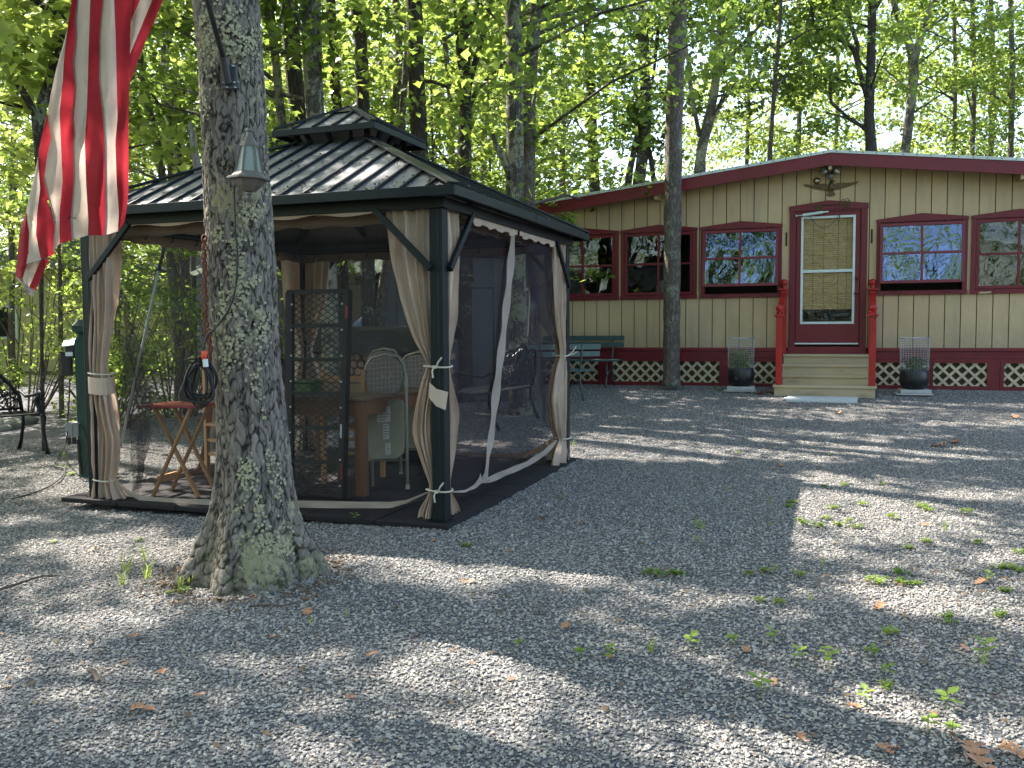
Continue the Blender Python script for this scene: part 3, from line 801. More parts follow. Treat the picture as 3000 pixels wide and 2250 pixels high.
for xx in (-0.655, 0.52): obj('stringer', MB().prism([(0, 0), (1, 0), (1, 1)], 0, 0.001) if False else MB().ext(xx, xx + 0.025, -0.54, -0.02, 0.108, 0.34).ext(xx, xx + 0.025, -0.28, -0.02, 0.341, 0.476), M['step'], st)
for s_ in (-1, 1):
    px_ = (wall(2281, 1128, 1.03)[0] if s_ < 0 else wall(2554, 1132, 1.03)[0])
    rx_ = wall(2297 if s_ < 0 else 2556, 850, 0.12)[0]
    pz0 = 0.107; pz1 = wall(2288 if s_ < 0 else 2557, 920, 1.03)[1]
    h = 0.043
    post = obj('newel_post', MB().ext(px_ - h, px_ + h, -1.07, -0.984, pz0 + .001, pz1 - 0.03), M['red'], st, bevel=0.006)
    obj('post_cap', MB().box((px_, -1.027, pz1 - 0.018), (0.135, 0.135, 0.022)).box((px_, -1.027, pz1 - 0.036), (0.11, 0.11, 0.016)), M['red'], post, bevel=0.004)
    obj('finial', MB().lathe([(0.02, 0), (0.045, 0.004), (0.02, 0.02), (0.025, 0.035), (0.05, 0.075), (0.048, 0.10), (0.03, 0.125), (0.0, 0.135)], (px_, -1.027, pz1 - 0.006), 14), M['red'], post, smooth=True)
    rz1 = wall(2297 if s_ < 0 else 2556, 848, 0.12)[1]
    rp = obj('rear_post', MB().ext(rx_ - h, rx_ + h, -0.16, -0.075, 0.515, rz1 - 0.015), M['red'], st, bevel=0.006)
    obj('post_cap', MB().box((rx_, -0.118, rz1), (0.15, 0.15, 0.024)), M['red'], rp, bevel=0.004)
    obj('finial', MB().lathe([(0.025, 0), (0.045, 0.004), (0.03, 0.02), (0.05, 0.06), (0.055, 0.09), (0.045, 0.125), (0.0, 0.145)], (rx_, -0.118, rz1 + 0.012), 14), M['red'], rp, smooth=True)
    obj('hand_rail', MB().bar((px_, -0.98, pz1 - 0.02), (rx_, -0.165, rz1 - 0.10), 0.085, 0.11), M['red'], st, bevel=0.008)

pad = thing('step_board', 'weathered pale grey boards lying on the gravel before the front steps', 'boards', HO, YAW)
q = [wall(2512, 1172, 1.35)[0], wall(2303, 1172, 1.35)[0]]
for i in range(3):
    yb = -1.14 - 0.15 * i
    obj('plank', MB().box(((q[0] + q[1]) / 2 + (0.01, -0.015, 0.0)[i], yb - 0.07, (0.0 - 0.055 - 0.012 * i)), (abs(q[0] - q[1]) + (0, .02, -.01)[i], 0.142, 0.035)), M['plank'], pad, bevel=0.004)

# ---------------- ornaments over the door: each hangs on the wall
def hang(name, label, cat, px, py, off=0.016):
    u_, z_ = wall(px, py, off)
    return thing(name, label, cat, HO + AX * u_ - BX * off + Vector((0, 0, z_)), YAW)
e = hang('eagle_plaque', 'bronze spread winged eagle plaque above the door', 'wall ornament', 2435, 548)
def wing(s_):
    top = [(0.03, 0.02), (0.07, 0.05), (0.13, 0.055), (0.22, 0.045), (0.31, 0.05), (0.375, 0.062)]
    bot = [(0.375, 0.052), (0.33, 0.028), (0.29, 0.012), (0.24, -0.004), (0.19, -0.018), (0.14, -0.032), (0.09, -0.042), (0.045, -0.045)]
    return [(s_ * x, z) for x, z in top + bot]
for s_ in (1, -1):
    pts = wing(s_);  pts = pts if s_ < 0 else pts[::-1]
    w_ = obj('wing', MB().prism(pts, -0.028, -0.004), M['brass'], e, bevel=0.003)
    fb_ = MB()
    for i in range(9):
        x_ = 0.08 + i * 0.032
        fb_.bar((s_ * x_, -0.031, 0.045 - 0.002 * i), (s_ * (x_ + 0.025), -0.031, -0.030 + 0.009 * i), 0.006, 0.008, up=(0, 1, 0))
    obj('feather_ribs', fb_, M['brass'], w_)
obj('body', MB().lathe([(0.0, -0.06), (0.035, -0.045), (0.048, -0.01), (0.04, 0.035), (0.024, 0.06), (0.0, 0.068)], (0, -0.02, 0), 14, 1, 0.5), M['brass'], e, smooth=True)
obj('head', MB().lathe([(0.0, 0), (0.022, 0.008), (0.03, 0.028), (0.018, 0.046), (0.0, 0.05)], (0.008, -0.022, 0.052), 12, 1, 0.6).prism([(0.03, 0.085), (0.062, 0.088), (0.055, 0.072), (0.033, 0.070)], -0.03, -0.014), M['brass'], e)
fan = [(0.0, -0.045)] + [(0.085 * math.sin(q_), -0.05 - 0.085 * math.cos(q_)) for q_ in np.linspace(-0.85, 0.85, 9)]
obj('tail', MB().prism(fan, -0.024, -0.004), M['brass'], e, bevel=0.003)
obj('talon', MB().lathe([(0, -0.018), (0.018, -0.006), (0.018, 0.008), (0, 0.018)], (-0.03, -0.03, -0.05), 8).lathe([(0, -0.018), (0.018, -0.006), (0.018, 0.008), (0, 0.018)], (0.03, -0.03, -0.05), 8), M['brass'], e)
kx = hang('key_ornament', 'large scrolled iron key hung across the door casing', 'wall ornament', 2436, 601, 0.05)
obj('shaft', MB().tube([(-0.235, -0.01, 0.0), (0.12, -0.01, 0.014)], 0.007, 6), M['brass'], kx)
bt = MB()
for a_, b_ in (((-0.21, 0), (-0.21, -0.1)), ((-0.15, 0), (-0.15, -0.1)), ((-0.18, -0.0), (-0.18, -0.1)), ((-0.125, 0), (-0.125, -0.1)), ((-0.215, -0.1), (-0.12, -0.1)), ((-0.215, -0.05), (-0.12, -0.05)), ((-0.215, -0.012), (-0.12, -0.012))):
    bt.bar((a_[0], -0.01, a_[1]), (b_[0], -0.01, b_[1]), 0.012, 0.008, up=(0, 1, 0))
obj('key_bit', bt, M['brass'], kx)
bw = MB()
for i in range(6):
    q_ = i * math.pi / 3 + 0.3; c_ = (0.195 + 0.045 * math.cos(q_), 0.015 + 0.045 * math.sin(q_))
    bw.tube([(c_[0] + 0.028 * math.cos(a_), -0.01, c_[1] + 0.028 * math.sin(a_)) for a_ in np.linspace(0, 2 * math.pi, 13)], 0.0045, 5)
bw.tube([(0.195 + 0.022 * math.cos(a_), -0.01, 0.015 + 0.022 * math.sin(a_)) for a_ in np.linspace(0, 2 * math.pi, 13)], 0.0045, 5)
obj('key_bow', bw, M['brass'], kx)
fl = hang('flood_light', 'clear twin bulb floodlight with motion sensor under the roof peak', 'light', 2434, 505)
obj('base_plate', MB().lathe([(0.0, 0), (0.055, 0), (0.055, 0.03), (0.0, 0.03)], (0, 0, 0), 14), M['greyplastic'], fl).rotation_euler = (R(90), 0, 0)
for s_ in (-1, 1):
    b_ = obj('bulb', MB().lathe([(0.0, -0.06), (0.022, -0.055), (0.028, 0.0), (0.058, 0.06), (0.058, 0.075), (0.03, 0.085), (0.0, 0.088)], (0, 0, 0), 16), M['chrome'], fl, smooth=True)
    b_.location = (s_ * 0.055, -0.07, 0.0); b_.rotation_euler = (R(78), 0, s_ * R(38))
s__ = obj('sensor', MB().lathe([(0, 0), (0.035, 0.01), (0.045, 0.04), (0.03, 0.07), (0, 0.075)], (0, 0, 0), 14), M['greyplastic'], fl, smooth=True)
s__.location = (0, -0.03, -0.05); s__.rotation_euler = (R(120), 0, 0)
gb = hang('brass_bell', 'round polished brass bell left of the floodlight', 'bell', 2393, 530)
b_ = obj('gong', MB().lathe([(0.0, 0.0), (0.052, 0.0), (0.052, 0.012), (0.045, 0.035), (0.025, 0.05), (0.0, 0.054)], (0, 0, 0), 20), paint('polished_brass', (0.35, 0.24, 0.10), 0.12, metal=0.9), gb, smooth=True); b_.rotation_euler = (R(90), 0, 0)
b_ = obj('gong_centre', MB().lathe([(0.0, 0.0), (0.018, 0.0), (0.018, 0.012), (0, 0.02)], (0, 0, 0), 12), M['white'], gb); b_.rotation_euler = (R(90), 0, 0); b_.location = (-0.004, -0.05, -0.003)
for (x_, y_, lab) in ((2304, 701, 'narrow dark iron strip on the siding left of the door'), (2554, 692, 'narrow dark iron strip on the siding right of the door')):
    e_ = hang('wall_strip', lab, 'wall fitting', x_, y_)
    obj('strip', MB().ext(-0.011, 0.011, -0.014, -0.001, -0.10, 0.10), M['black'], e_, bevel=0.004)
    obj('strip_end', MB().lathe([(0, 0), (0.014, 0.006), (0, 0.012)], (0, -0.016, 0.09), 8).lathe([(0, 0), (0.014, 0.006), (0, 0.012)], (0, -0.016, -0.10), 8), M['black'], e_)
# ================================================================ GAZEBO
gz = thing('gazebo', 'square dark metal gazebo with double standing seam roof, tied tan curtains and insect nets', 'gazebo', GP, YAW)
S = 2.82
def gl(p):   # world -> gazebo frame
    d = Vector(p) - GP
    return Vector((d.dot(AX), d.dot(BX), d.z))
def gw(p):   # gazebo frame -> world
    return GP + AX * p[0] + BX * p[1] + Vector((0, 0, p[2]))
def fpl(px, py, y=0.0):
    """pixel -> gazebo-frame point on the plane y = const"""
    d = ray(px, py); O = GP + BX * y
    return gl(CAM + d * ((O - CAM).dot(BX) / d.dot(BX)))
def rpl(px, py, x=0.0):
    d = ray(px, py); O = GP + AX * x
    return gl(CAM + d * ((O - CAM).dot(AX) / d.dot(AX)))
def tri_tile(nx, ny):
    mat = thing('rubber_mat', 'black rubber paving mat under the gazebo, made of square tiles', 'mat', GP, YAW)
    tw = (MX1 - MX0) / nx; th = (MY1 - MY0) / ny
    me = MB().ext(0.003, tw - 0.003, 0.003, th - 0.003, -0.035, 0.0).mesh('tile')
    for i in range(nx):
        for j in range(ny):
            o = link('tile', me, M['mat'], mat, loc=(MX0 + i * tw, MY0 + j * th, -0.001 * ((i * 7 + j * 3) % 4)))
            md = o.modifiers.new('edge', 'BEVEL'); md.width = 0.006; md.segments = 2
    return mat
tri_tile(6, 6)
for (x, y) in ((0, 0), (-S, 0), (0, S), (-S, S)):
    p = MB().ext(x - 0.045, x + 0.045, y - 0.045, y + 0.045, 0.006, 2.03)
    for s_ in (-1, 1):
        p.ext(x - 0.046, x - 0.037, y - 0.047, y + 0.047, 0.008, 2.02) if s_ < 0 else p.ext(x + 0.010, x + 0.018, y - 0.0475, y + 0.0475, 0.008, 2.02)
    o = obj('post', p, M['gaz'], gz, bevel=0.004)
    obj('post_foot', MB().ext(x - 0.06, x + 0.06, y - 0.06, y + 0.06, 0.0, 0.006), M['gaz'], o)
C0 = Vector((-S / 2, S / 2, 0))
def side(k, s, d, z):
    q = k * math.pi / 2
    x, y = s, -d
    return Vector((C0.x + x * math.cos(q) - y * math.sin(q), C0.y + x * math.sin(q) + y * math.cos(q), z))
EH, ZE, NK, ZN = S / 2 + 0.18, 2.105, 0.33, 2.72
SLP = (ZN - ZE) / (EH - NK)
def slab(k, pts, zf, th):
    mb = MB(); n = len(pts)
    vs = [side(k, s, d, zf(d)) for s, d in pts] + [side(k, s, d, zf(d) - th) for s, d in pts]
    fs = [tuple(range(n)), tuple(range(2 * n - 1, n - 1, -1))] + [(i, i + n, (i + 1) % n + n, (i + 1) % n)[::1] for i in range(n)]
    return mb.add(vs, fs)
zmain = lambda d: ZE + (EH - d) * SLP
CE, CZE, CAPH, CTOP = 0.45, 2.815, 0.07, 3.06
CS = (CTOP - CZE) / (CE - 0.0)
zcup = lambda d: CZE + (CE - d) * CS
NP_ = 18
for k in range(4):
    w = 2 * EH / NP_
    for i in range(NP_):
        s0, s1 = -EH + i * w, -EH + (i + 1) * w
        t0, t1 = max(NK, abs(s0)), max(NK, abs(s1))
        pts = [(s0, EH), (s1, EH), (s1, t1), (s0, t0)]
        if abs(t0 - EH) < 1e-6: pts = [(s0, EH), (s1, EH), (s1, t1)]
        if abs(t1 - EH) < 1e-6: pts = [(s0, EH), (s1, EH), (s0, t0)]
        obj('roof_panel', slab(k, pts, lambda d: zmain(d) , 0.006), M['groof'], gz)
        if i:
            if EH - t0 > 0.05:
                a_ = side(k, s0, EH, zmain(EH) + 0.010); b_ = side(k, s0, t0 + 0.01, zmain(t0 + 0.01) + 0.010)
                obj('roof_seam', MB().bar(a_, b_, 0.014, 0.024), M['gaz'], gz)
    # faint pressed ribs and screws on each panel, joined
    sb = MB()
    for i in range(1, NP_ - 1):
        s_ = -EH + (i + 0.5) * w
        for d_ in (EH - 0.13, EH - 0.62):
            if d_ > abs(s_) + 0.05: sb.box(side(k, s_ + 0.05, d_, zmain(d_) + 0.004), (0.014, 0.014, 0.008))
    obj('roof_screws', sb, M['gaz'], gz, kind='stuff')
    # hips
    a_ = side(k, EH + 0.005, EH + 0.005, ZE + 0.022); b_ = side(k, NK, NK, ZN + 0.022)
    obj('hip_cap', MB().bar(a_, b_, 0.085, 0.016), M['gaz'], gz, bevel=0.003)
    # eave fascia in two lengths, cornice beam below
    for (sa, sb_) in ((-EH - 0.012, -0.004), (0.004, EH + 0.012)):
        c_ = MB().bar(side(k, sa, EH + 0.006, ZE - 0.018), side(k, sb_, EH + 0.006, ZE - 0.018), 0.02, 0.062)
        obj('eave_trim', c_, M['gaz'], gz, bevel=0.003)
    for (sa, sb_) in ((-S / 2 - 0.075, -0.003), (0.003, S / 2 + 0.075)):
        obj('cornice', MB().bar(side(k, sa, S / 2 + 0.045, 2.035), side(k, sb_, S / 2 + 0.045, 2.035), 0.05, 0.070), M['gaz'], gz, bevel=0.004)
    obj('roof_beam', MB().bar(side(k, -S / 2 + 0.05, S / 2, 2.055), side(k, S / 2 - 0.05, S / 2, 2.055), 0.045, 0.06), M['gaz'], gz)
    obj('soffit', MB().bar(side(k, -EH + .01, (EH + S / 2 + .05) / 2, 2.085), side(k, EH - .01, (EH + S / 2 + .05) / 2, 2.085), 0.12, 0.004), M['gaz'], gz)
    # braces
    for s_ in (-1, 1):
        a_ = side(k, s_ * (S / 2 - 0.03), S / 2 + 0.062, 1.62); b_ = side(k, s_ * (S / 2 - 0.42), S / 2 + 0.062, 2.01)
        obj('brace', MB().bar(a_, b_, 0.03, 0.042), M['gaz'], gz, bevel=0.003)
    # rafters seen from below
    obj('rafter', MB().bar(side(k, S / 2, S / 2, zmain(S / 2) - 0.035), side(k, NK, NK, ZN - 0.035), 0.045, 0.045), M['gaz'], gz)
    for s_ in (-0.65, 0, 0.65):
        obj('rafter', MB().bar(side(k, s_, EH - 0.2, zmain(EH - 0.2) - 0.03), side(k, s_, max(NK, abs(s_)), zmain(max(NK, abs(s_))) - 0.03), 0.03, 0.03), M['gaz'], gz)
    # cupola neck struts
    obj('neck_strut', MB().bar(side(k, NK - 0.01, NK - 0.01, ZN - 0.02), side(k, NK - 0.01, NK - 0.01, CZE + 0.04), 0.035, 0.035), M['gaz'], gz)
    obj('neck_rail', MB().bar(side(k, -NK + .02, NK - 0.01, ZN + 0.01), side(k, NK - .02, NK - 0.01, ZN + 0.01), 0.02, 0.035), M['gaz'], gz)
    for s_ in (-0.17, 0.0, 0.17):
        obj('neck_strut', MB().bar(side(k, s_, NK - 0.02, ZN - 0.01), side(k, s_ * 1.25, CE - 0.06, CZE + 0.005), 0.03, 0.03), M['gaz'], gz)
    # cupola roof
    wc = 2 * CE / 5
    for i in range(5):
        s0, s1 = -CE + i * wc, -CE + (i + 1) * wc
        t0, t1 = max(0.03, abs(s0)), max(0.03, abs(s1))
        pts = [(s0, CE), (s1, CE), (s1, t1), (s0, t0)]
        if abs(t0 - CE) < 1e-6: pts = [(s0, CE), (s1, CE), (s1, t1)]
        if abs(t1 - CE) < 1e-6: pts = [(s0, CE), (s1, CE), (s0, t0)]
        obj('roof_panel', slab(k, pts, zcup, 0.006), M['groof'], gz)
        if i: obj('roof_seam', MB().bar(side(k, s0, CE, zcup(CE) + 0.009), side(k, s0, t0 + 0.01, zcup(t0 + 0.01) + 0.009), 0.02, 0.022), M['gaz'], gz)
    obj('hip_cap', MB().bar(side(k, CE, CE, CZE + 0.02), side(k, 0.02, 0.02, CTOP + 0.01), 0.06, 0.014), M['gaz'], gz)
    obj('eave_trim', MB().bar(side(k, -CE - 0.012, CE + 0.004, CZE - 0.018), side(k, CE + 0.012, CE + 0.004, CZE - 0.015), 0.02, 0.050), M['gaz'], gz, bevel=0.003)
cp = MB(); zc = zcup(0.13) + 0.02
cp.add([side(0, -0.13, 0.13, zc), side(0, 0.13, 0.13, zc), side(0, 0.13, -0.13, zc), side(0, -0.13, -0.13, zc), side(0, 0, 0, CTOP + 0.035)], [(0, 1, 4), (1, 2, 4), (2, 3, 4), (3, 0, 4), (3, 2, 1, 0)])
obj('roof_cap', cp, M['gaz'], gz)

# curtains
def curtain(ox, oy, dv, nv, rows, nf, amp, off, seed=0, name='curtain'):
    """rows: (z, s0, s1, fold) top to bottom, s measured from the post along dv"""
    rows = sorted(rows, reverse=True)
    zs = np.array([r_[0] for r_ in rows])[::-1]
    f = [np.array([r_[i] for r_ in rows])[::-1] for i in (1, 2, 3)]
    NZ, NS = 76, 84
    rnd = random.Random(seed); ph = [rnd.uniform(0, 6.28) for _ in range(8)]
    P = []
    for i in range(NZ + 1):
        z = zs[-1] + (zs[0] - zs[-1]) * i / NZ
        def sm(a):
            return float(np.interp(z, zs, a) * 0.5 + 0.25 * np.interp(z + 0.05, zs, a) + 0.25 * np.interp(z - 0.05, zs, a))
        s0, s1, fo = sm(f[0]), sm(f[1]), sm(f[2])
        row = []
        for j in range(NS + 1):
            t_ = j / NS
            tw = t_ + 0.05 * math.sin(6.28 * t_ * 1.5 + ph[0] + z * 1.3) * math.sin(math.pi * t_) + 0.012 * math.sin(z * 7 + ph[5]) * math.sin(math.pi * t_)
            s = s0 + (s1 - s0) * t_
            fold = math.sin(2 * math.pi * nf * tw + ph[1] + 0.35 * math.sin(z * 2.1 + ph[2]))
            fold = math.copysign(abs(fold) ** 0.75, fold)
            d_ = off + amp * fo * (fold + 0.35 * math.sin(2 * math.pi * (nf * 1.7) * tw + ph[3] + z) + 0.12 * math.sin(z * 11 + t_ * 9 + ph[4]) + 0.9 * noise.noise(Vector((t_ * 5 + seed, z * 2.2, seed))) + 0.35 * noise.noise(Vector((t_ * 12 + z * 3, z * 5, seed + 5))))
            s += 0.35 * amp * fo * math.cos(2 * math.pi * nf * tw + ph[1])
            row.append((ox + dv[0] * s + nv[0] * d_, oy + dv[1] * s + nv[1] * d_, z))
        P.append(row)
    return obj(name, MB().grid(P), M['curt'], gz, smooth=True)
def tie(par, cx, cy, z, a, b, ang=0.0, tail=True):
    pts = [(cx + a * math.cos(q), cy + b * math.sin(q), z + 0.004 * math.sin(2 * q)) for q in np.linspace(0, 2 * math.pi, 22)]
    mb = MB().tube(pts, 0.006, 6)
    if tail:
        mb.tube([(cx + 0.02, cy - b, z), (cx + 0.035, cy - b - .012, z + 0.03), (cx + 0.06, cy - b - 0.01, z + 0.06)], 0.006, 5)
        mb.tube([(cx + 0.0, cy - b, z), (cx - 0.005, cy - b - .012, z - 0.03), (cx + 0.0, cy - b - 0.01, z - 0.07)], 0.006, 5)
        mb.box((cx + 0.01, cy - b - 0.004, z), (0.022, 0.016, 0.02))
    return obj('tie', mb, M['tie'], par)
c1 = curtain(0, 0, (-1, 0), (0, -1), [(2.0, .05, .36, .8), (1.70, .05, .335, 1), (1.46, .05, .28, 1), (1.175, .04, .18, 1), (1.006, .03, .075, .6), (.92, .03, .125, .8), (.70, .04, .18, 1), (.56, .04, .195, 1), (.435, .04, .15, 1), (.20, .03, .06, .5), (.14, .03, .10, .8), (.055, .03, .15, 1.2), (.012, .03, .15, 1.2)], 4.5, 0.026, 0.0, 3)
tie(c1, -0.015, 0.0, 1.0, 0.095, 0.068); tie(c1, -0.015, 0.0, 0.20, 0.09, 0.062)
ta = MB().grid([[(-0.055, -0.05, 0.90), (0.0, -0.062, 0.86), (0.075, -0.05, 0.84)], [(-0.055, -0.055, 0.80), (0.0, -0.07, 0.75), (0.06, -0.058, 0.725)]])
obj('tie_back_flap', ta, M['curt'], c1, smooth=True)
c2 = curtain(0, 0, (0, 1), (1, 0), [(2.0, .05, .30, .8), (1.6, .05, .28, 1), (1.3, .05, .24, 1), (1.0, .04, .09, .6), (.9, .04, .13, .8), (.70, .04, .23, 1), (.45, .04, .22, 1), (.20, .04, .09, .5), (.06, .03, .22, 1.2), (.02, .03, .26, 1.2)], 4.2, 0.022, 0.01, 5)
c3 = curtain(-S, 0, (1, 0), (0, -1), [(1.98, .04, .245, .8), (1.66, .04, .235, 1), (1.33, .03, .215, 1), (1.005, .01, .145, .7), (.90, .01, .15, .8), (.77, .01, .17, 1), (.44, .01, .235, 1), (.22, .01, .21, .9), (.125, .01, .165, .5), (.05, .0, .24, 1.2), (.0, .0, .27, 1.3)], 5.0, 0.03, 0.035, 8)
P = []
for zz in (0.90, 0.775):
    P.append([(-S + 0.075 + 0.098 * math.cos(q), -0.01 + 0.085 * math.sin(q), zz + 0.006 * math.sin(q * 2)) for q in np.linspace(-3.6, 0.6, 26)])
obj('tie_band', MB().grid(P), M['curt'], c3, smooth=True)
tie(c3, -S + 0.075, 0.0, 0.925, 0.105, 0.085, tail=False); tie(c3, -S + 0.075, 0.0, 0.13, 0.10, 0.075, tail=False)
c4 = curtain(0, S, (0, -1), (1, 0), [(2.0, .04, .42, .8), (1.4, .04, .28, 1), (.98, .02, .13, .6), (.8, .02, .28, 1), (.59, .02, .38, 1), (.265, .02, .25, .8), (.21, .02, .15, .5), (.07, .0, .36, 1.2), (.0, .0, .38, 1.3)], 5, 0.026, 0.02, 11)
c5 = curtain(0, S, (-1, 0), (0, -1), [(2.0, .04, .18, .8), (1.4, .02, .14, 1), (.98, .0, .06, .6), (.8, -.02, .12, 1), (.59, -.04, .17, 1), (.265, -.02, .12, .8), (.21, -.02, .07, .5), (.07, -.05, .15, 1.2), (.0, -.06, .16, 1.3)], 5, 0.03, 0.05, 12)
tie(c4, 0.0, S - 0.03, 0.985, 0.06, 0.11, tail=False); tie(c4, 0.0, S - 0.03, 0.215, 0.07, 0.11, tail=False)
obj('tie_end', MB().tube([(0.05, S - .03, 0.985), (0.09, S - .01, 1.02), (0.12, S, 1.07)], 0.006, 5).tube([(0.05, S - .03, 0.985), (0.1, S - .01, 1.00), (0.13, S, 1.02)], 0.006, 5).tube([(0.06, S - .03, .215), (0.13, S, .215)], 0.006, 5), M['tie'], c4)
for (ox, oy, dv, nv, sd_) in ((-S, S, (1, 0), (0, -1), 21), (-S, S, (0, -1), (1, 0), 22), (-S, 0, (0, 1), (-1, 0), 23)):
    curtain(ox, oy, dv, nv, [(2.0, .03, .36, .8), (1.5, .03, .30, 1), (1.02, .03, .09, .6), (.8, .03, .2, 1), (.5, .03, .24, 1), (.2, .03, .1, .6), (.05, .0, .2, 1.2), (.0, .0, .22, 1.2)], 4.5, 0.028, 0.01, sd_)

# valances with hooks, all four sides
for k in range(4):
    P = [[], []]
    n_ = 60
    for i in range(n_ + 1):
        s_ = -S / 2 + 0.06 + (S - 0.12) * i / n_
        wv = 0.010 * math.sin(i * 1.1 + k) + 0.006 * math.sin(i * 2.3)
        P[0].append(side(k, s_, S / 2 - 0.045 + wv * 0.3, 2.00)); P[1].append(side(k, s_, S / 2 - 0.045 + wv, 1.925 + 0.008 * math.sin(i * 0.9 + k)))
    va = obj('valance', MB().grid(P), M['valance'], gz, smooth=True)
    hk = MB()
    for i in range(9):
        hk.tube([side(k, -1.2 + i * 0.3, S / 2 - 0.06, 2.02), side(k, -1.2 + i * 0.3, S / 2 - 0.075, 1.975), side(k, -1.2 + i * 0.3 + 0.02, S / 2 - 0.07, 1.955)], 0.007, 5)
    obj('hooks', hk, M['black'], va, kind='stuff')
# light curtain-top strip, right and front side
for (k, sa, sb_) in ((1, -1.0, -0.02), (1, 0.02, 1.02), (0, -1.0, 1.0)):
    P = [[], []]
    for i in range(49):
        s_ = sa + (sb_ - sa) * i / 48
        P[0].append(side(k, s_, S / 2 + 0.052, 2.005)); P[1].append(side(k, s_, S / 2 + 0.05 + 0.008 * math.sin(i * 0.9), (1.955 if k else 1.985) + 0.010 * math.sin(i * 0.55 + k)))
    obj('curtain_header', MB().grid(P), M['curt'], gz, smooth=True)

# insect nets
def strip2(fn, A, B, mat, name, par, n=24, wob=0.0, th=0.0):
    """ribbon between two pixel polylines on a plane"""
    def rs(pl, m_):
        L_ = [0]
        for a_, b_ in zip(pl[:-1], pl[1:]): L_.append(L_[-1] + math.dist(a_, b_))
        return [(float(np.interp(t_ * L_[-1], L_, [p[0] for p in pl])), float(np.interp(t_ * L_[-1], L_, [p[1] for p in pl]))) for t_ in np.linspace(0, 1, m_)]
    ND = Vector((0, -1, 0)) if fn is fpl else Vector((1, 0, 0))
    a_, b_ = rs(A, n), rs(B, n); P = [[], [], []]
    if name in ('net_hem', 'zip_strip'):
        f0 = fn; fn = (lambda x, y: f0(x, y) + Vector((0.0, -0.028, 0))) if fn is fpl else ((lambda x, y: f0(x, y) + Vector((0.03, 0, 0))) if fn is rpl else fn)
    for i, ((x0, y0), (x1, y1)) in enumerate(zip(a_, b_)):
        w0 = wob * math.sin(i * 0.9)
        p0, p1, pm = fn(x0, y0), fn(x1, y1), fn((x0 + x1) / 2, (y0 + y1) / 2)
        for r_, p, q in ((0, p0, 0.6), (1, pm, 1.5), (2, p1, -0.5)):
            P[r_].append(p + ND * w0 * q)
    return obj(name, MB().grid(P), mat, par, smooth=True)
def net(P0, P1, P2, P3, mat, wav=0.02, nw=14, seed=0, nx=40, nz=14):
    rnd = random.Random(seed); ph = rnd.uniform(0, 6)
    P0, P1, P2, P3 = map(Vector, (P0, P1, P2, P3))   # top a, top b, bottom b, bottom a
    nrm = (P1 - P0).cross(P3 - P0).normalized(); G = []
    for i in range(nz + 1):
        v = i / nz; row = []
        for j in range(nx + 1):
            u = j / nx
            p = (P0 * (1 - u) + P1 * u) * (1 - v) + (P3 * (1 - u) + P2 * u) * v
            row.append(p + nrm * wav * math.sin(u * nw + ph + v * 0.8) * math.sin(math.pi * min(1, v + 0.15)))
        G.append(row)
    return obj('net', MB().grid(G), mat, gz, smooth=True)
fn_ = net((-S + 0.22, 0.03, 1.94), (-0.33, 0.03, 1.94), (-0.15, 0.03, 0.10), (-S + 0.22, 0.03, 0.10), M['net'], 0.012, 11, 1)
HA = [(352, 1406), (385, 1434), (430, 1452), (520, 1458), (640, 1461), (760, 1462), (880, 1464), (1040, 1467), (1150, 1468), (1200, 1462), (1240, 1446), (1262, 1436)]
HB = [(347, 1416), (378, 1446), (425, 1468), (520, 1478), (640, 1482), (760, 1483), (880, 1485), (1040, 1487), (1150, 1486), (1200, 1472), (1240, 1451), (1262, 1440)]
strip2(fpl, HA, HB, M['hem'], 'net_hem', fn_, 40, 0.006)
# net gathered beside the left curtain
strip2(fpl, [(350, 850), (362, 960), (388, 1090), (402, 1200), (404, 1330), (392, 1440)], [(362, 850), (398, 980), (428, 1090), (447, 1185), (438, 1290), (412, 1430)], M['net3'], 'net', gz, 30, 0.03)
strip2(fpl, [(348, 980), (360, 1090), (372, 1200), (385, 1330), (388, 1440)], [(375, 990), (398, 1090), (410, 1200), (425, 1330), (405, 1445)], M['net2'], 'net', gz, 30, 0.02)
# right side: net in two leaves with a pale zip strip between
rn = net((0.0, 0.28, 1.95), (0.0, 1.33, 1.95), (0.0, 0.75, 0.06), (0.0, 0.12, 0.12), M['net2'], 0.02, 16, 2)
rn2 = net((0.0, 1.33, 1.95), (0.0, 2.36, 1.95), (0.0, 2.40, 0.30), (0.0, 0.75, 0.08), M['net2'], 0.03, 16, 3)
strip2(rpl, [(1487, 668), (1474, 800), (1455, 980), (1434, 1130), (1420, 1280), (1407, 1385), (1400, 1402)], [(1501, 668), (1494, 800), (1473, 980), (1456, 1130), (1436, 1280), (1424, 1340), (1418, 1398)], M['hem'], 'zip_strip', rn, 40, 0.01)
strip2(rpl, [(1404, 1402), (1420, 1396), (1475, 1373), (1530, 1352), (1580, 1322), (1618, 1288)], [(1400, 1416), (1425, 1414), (1480, 1390), (1535, 1367), (1588, 1334), (1622, 1296)], M['hem'], 'net_hem', rn2, 30, 0.008)
strip2(rpl, [(1316, 1438), (1350, 1435), (1380, 1418), (1398, 1385)], [(1316, 1443), (1352, 1442), (1385, 1428), (1405, 1410)], M['hem'], 'net_hem', rn, 20, 0.004)
strip2(rpl, [(1540, 712), (1548, 800), (1570, 900), (1590, 960), (1610, 1000)], [(1612, 706), (1614, 800), (1616, 880), (1620, 950), (1630, 1010)], M['net3'], 'net', gz, 26, 0.03)
strip2(rpl, [(1530, 712), (1545, 830), (1566, 950), (1580, 1100), (1590, 1240)], [(1550, 712), (1572, 830), (1582, 950), (1592, 1100), (1600, 1240)], M['net2'], 'net', gz, 26, 0.02)
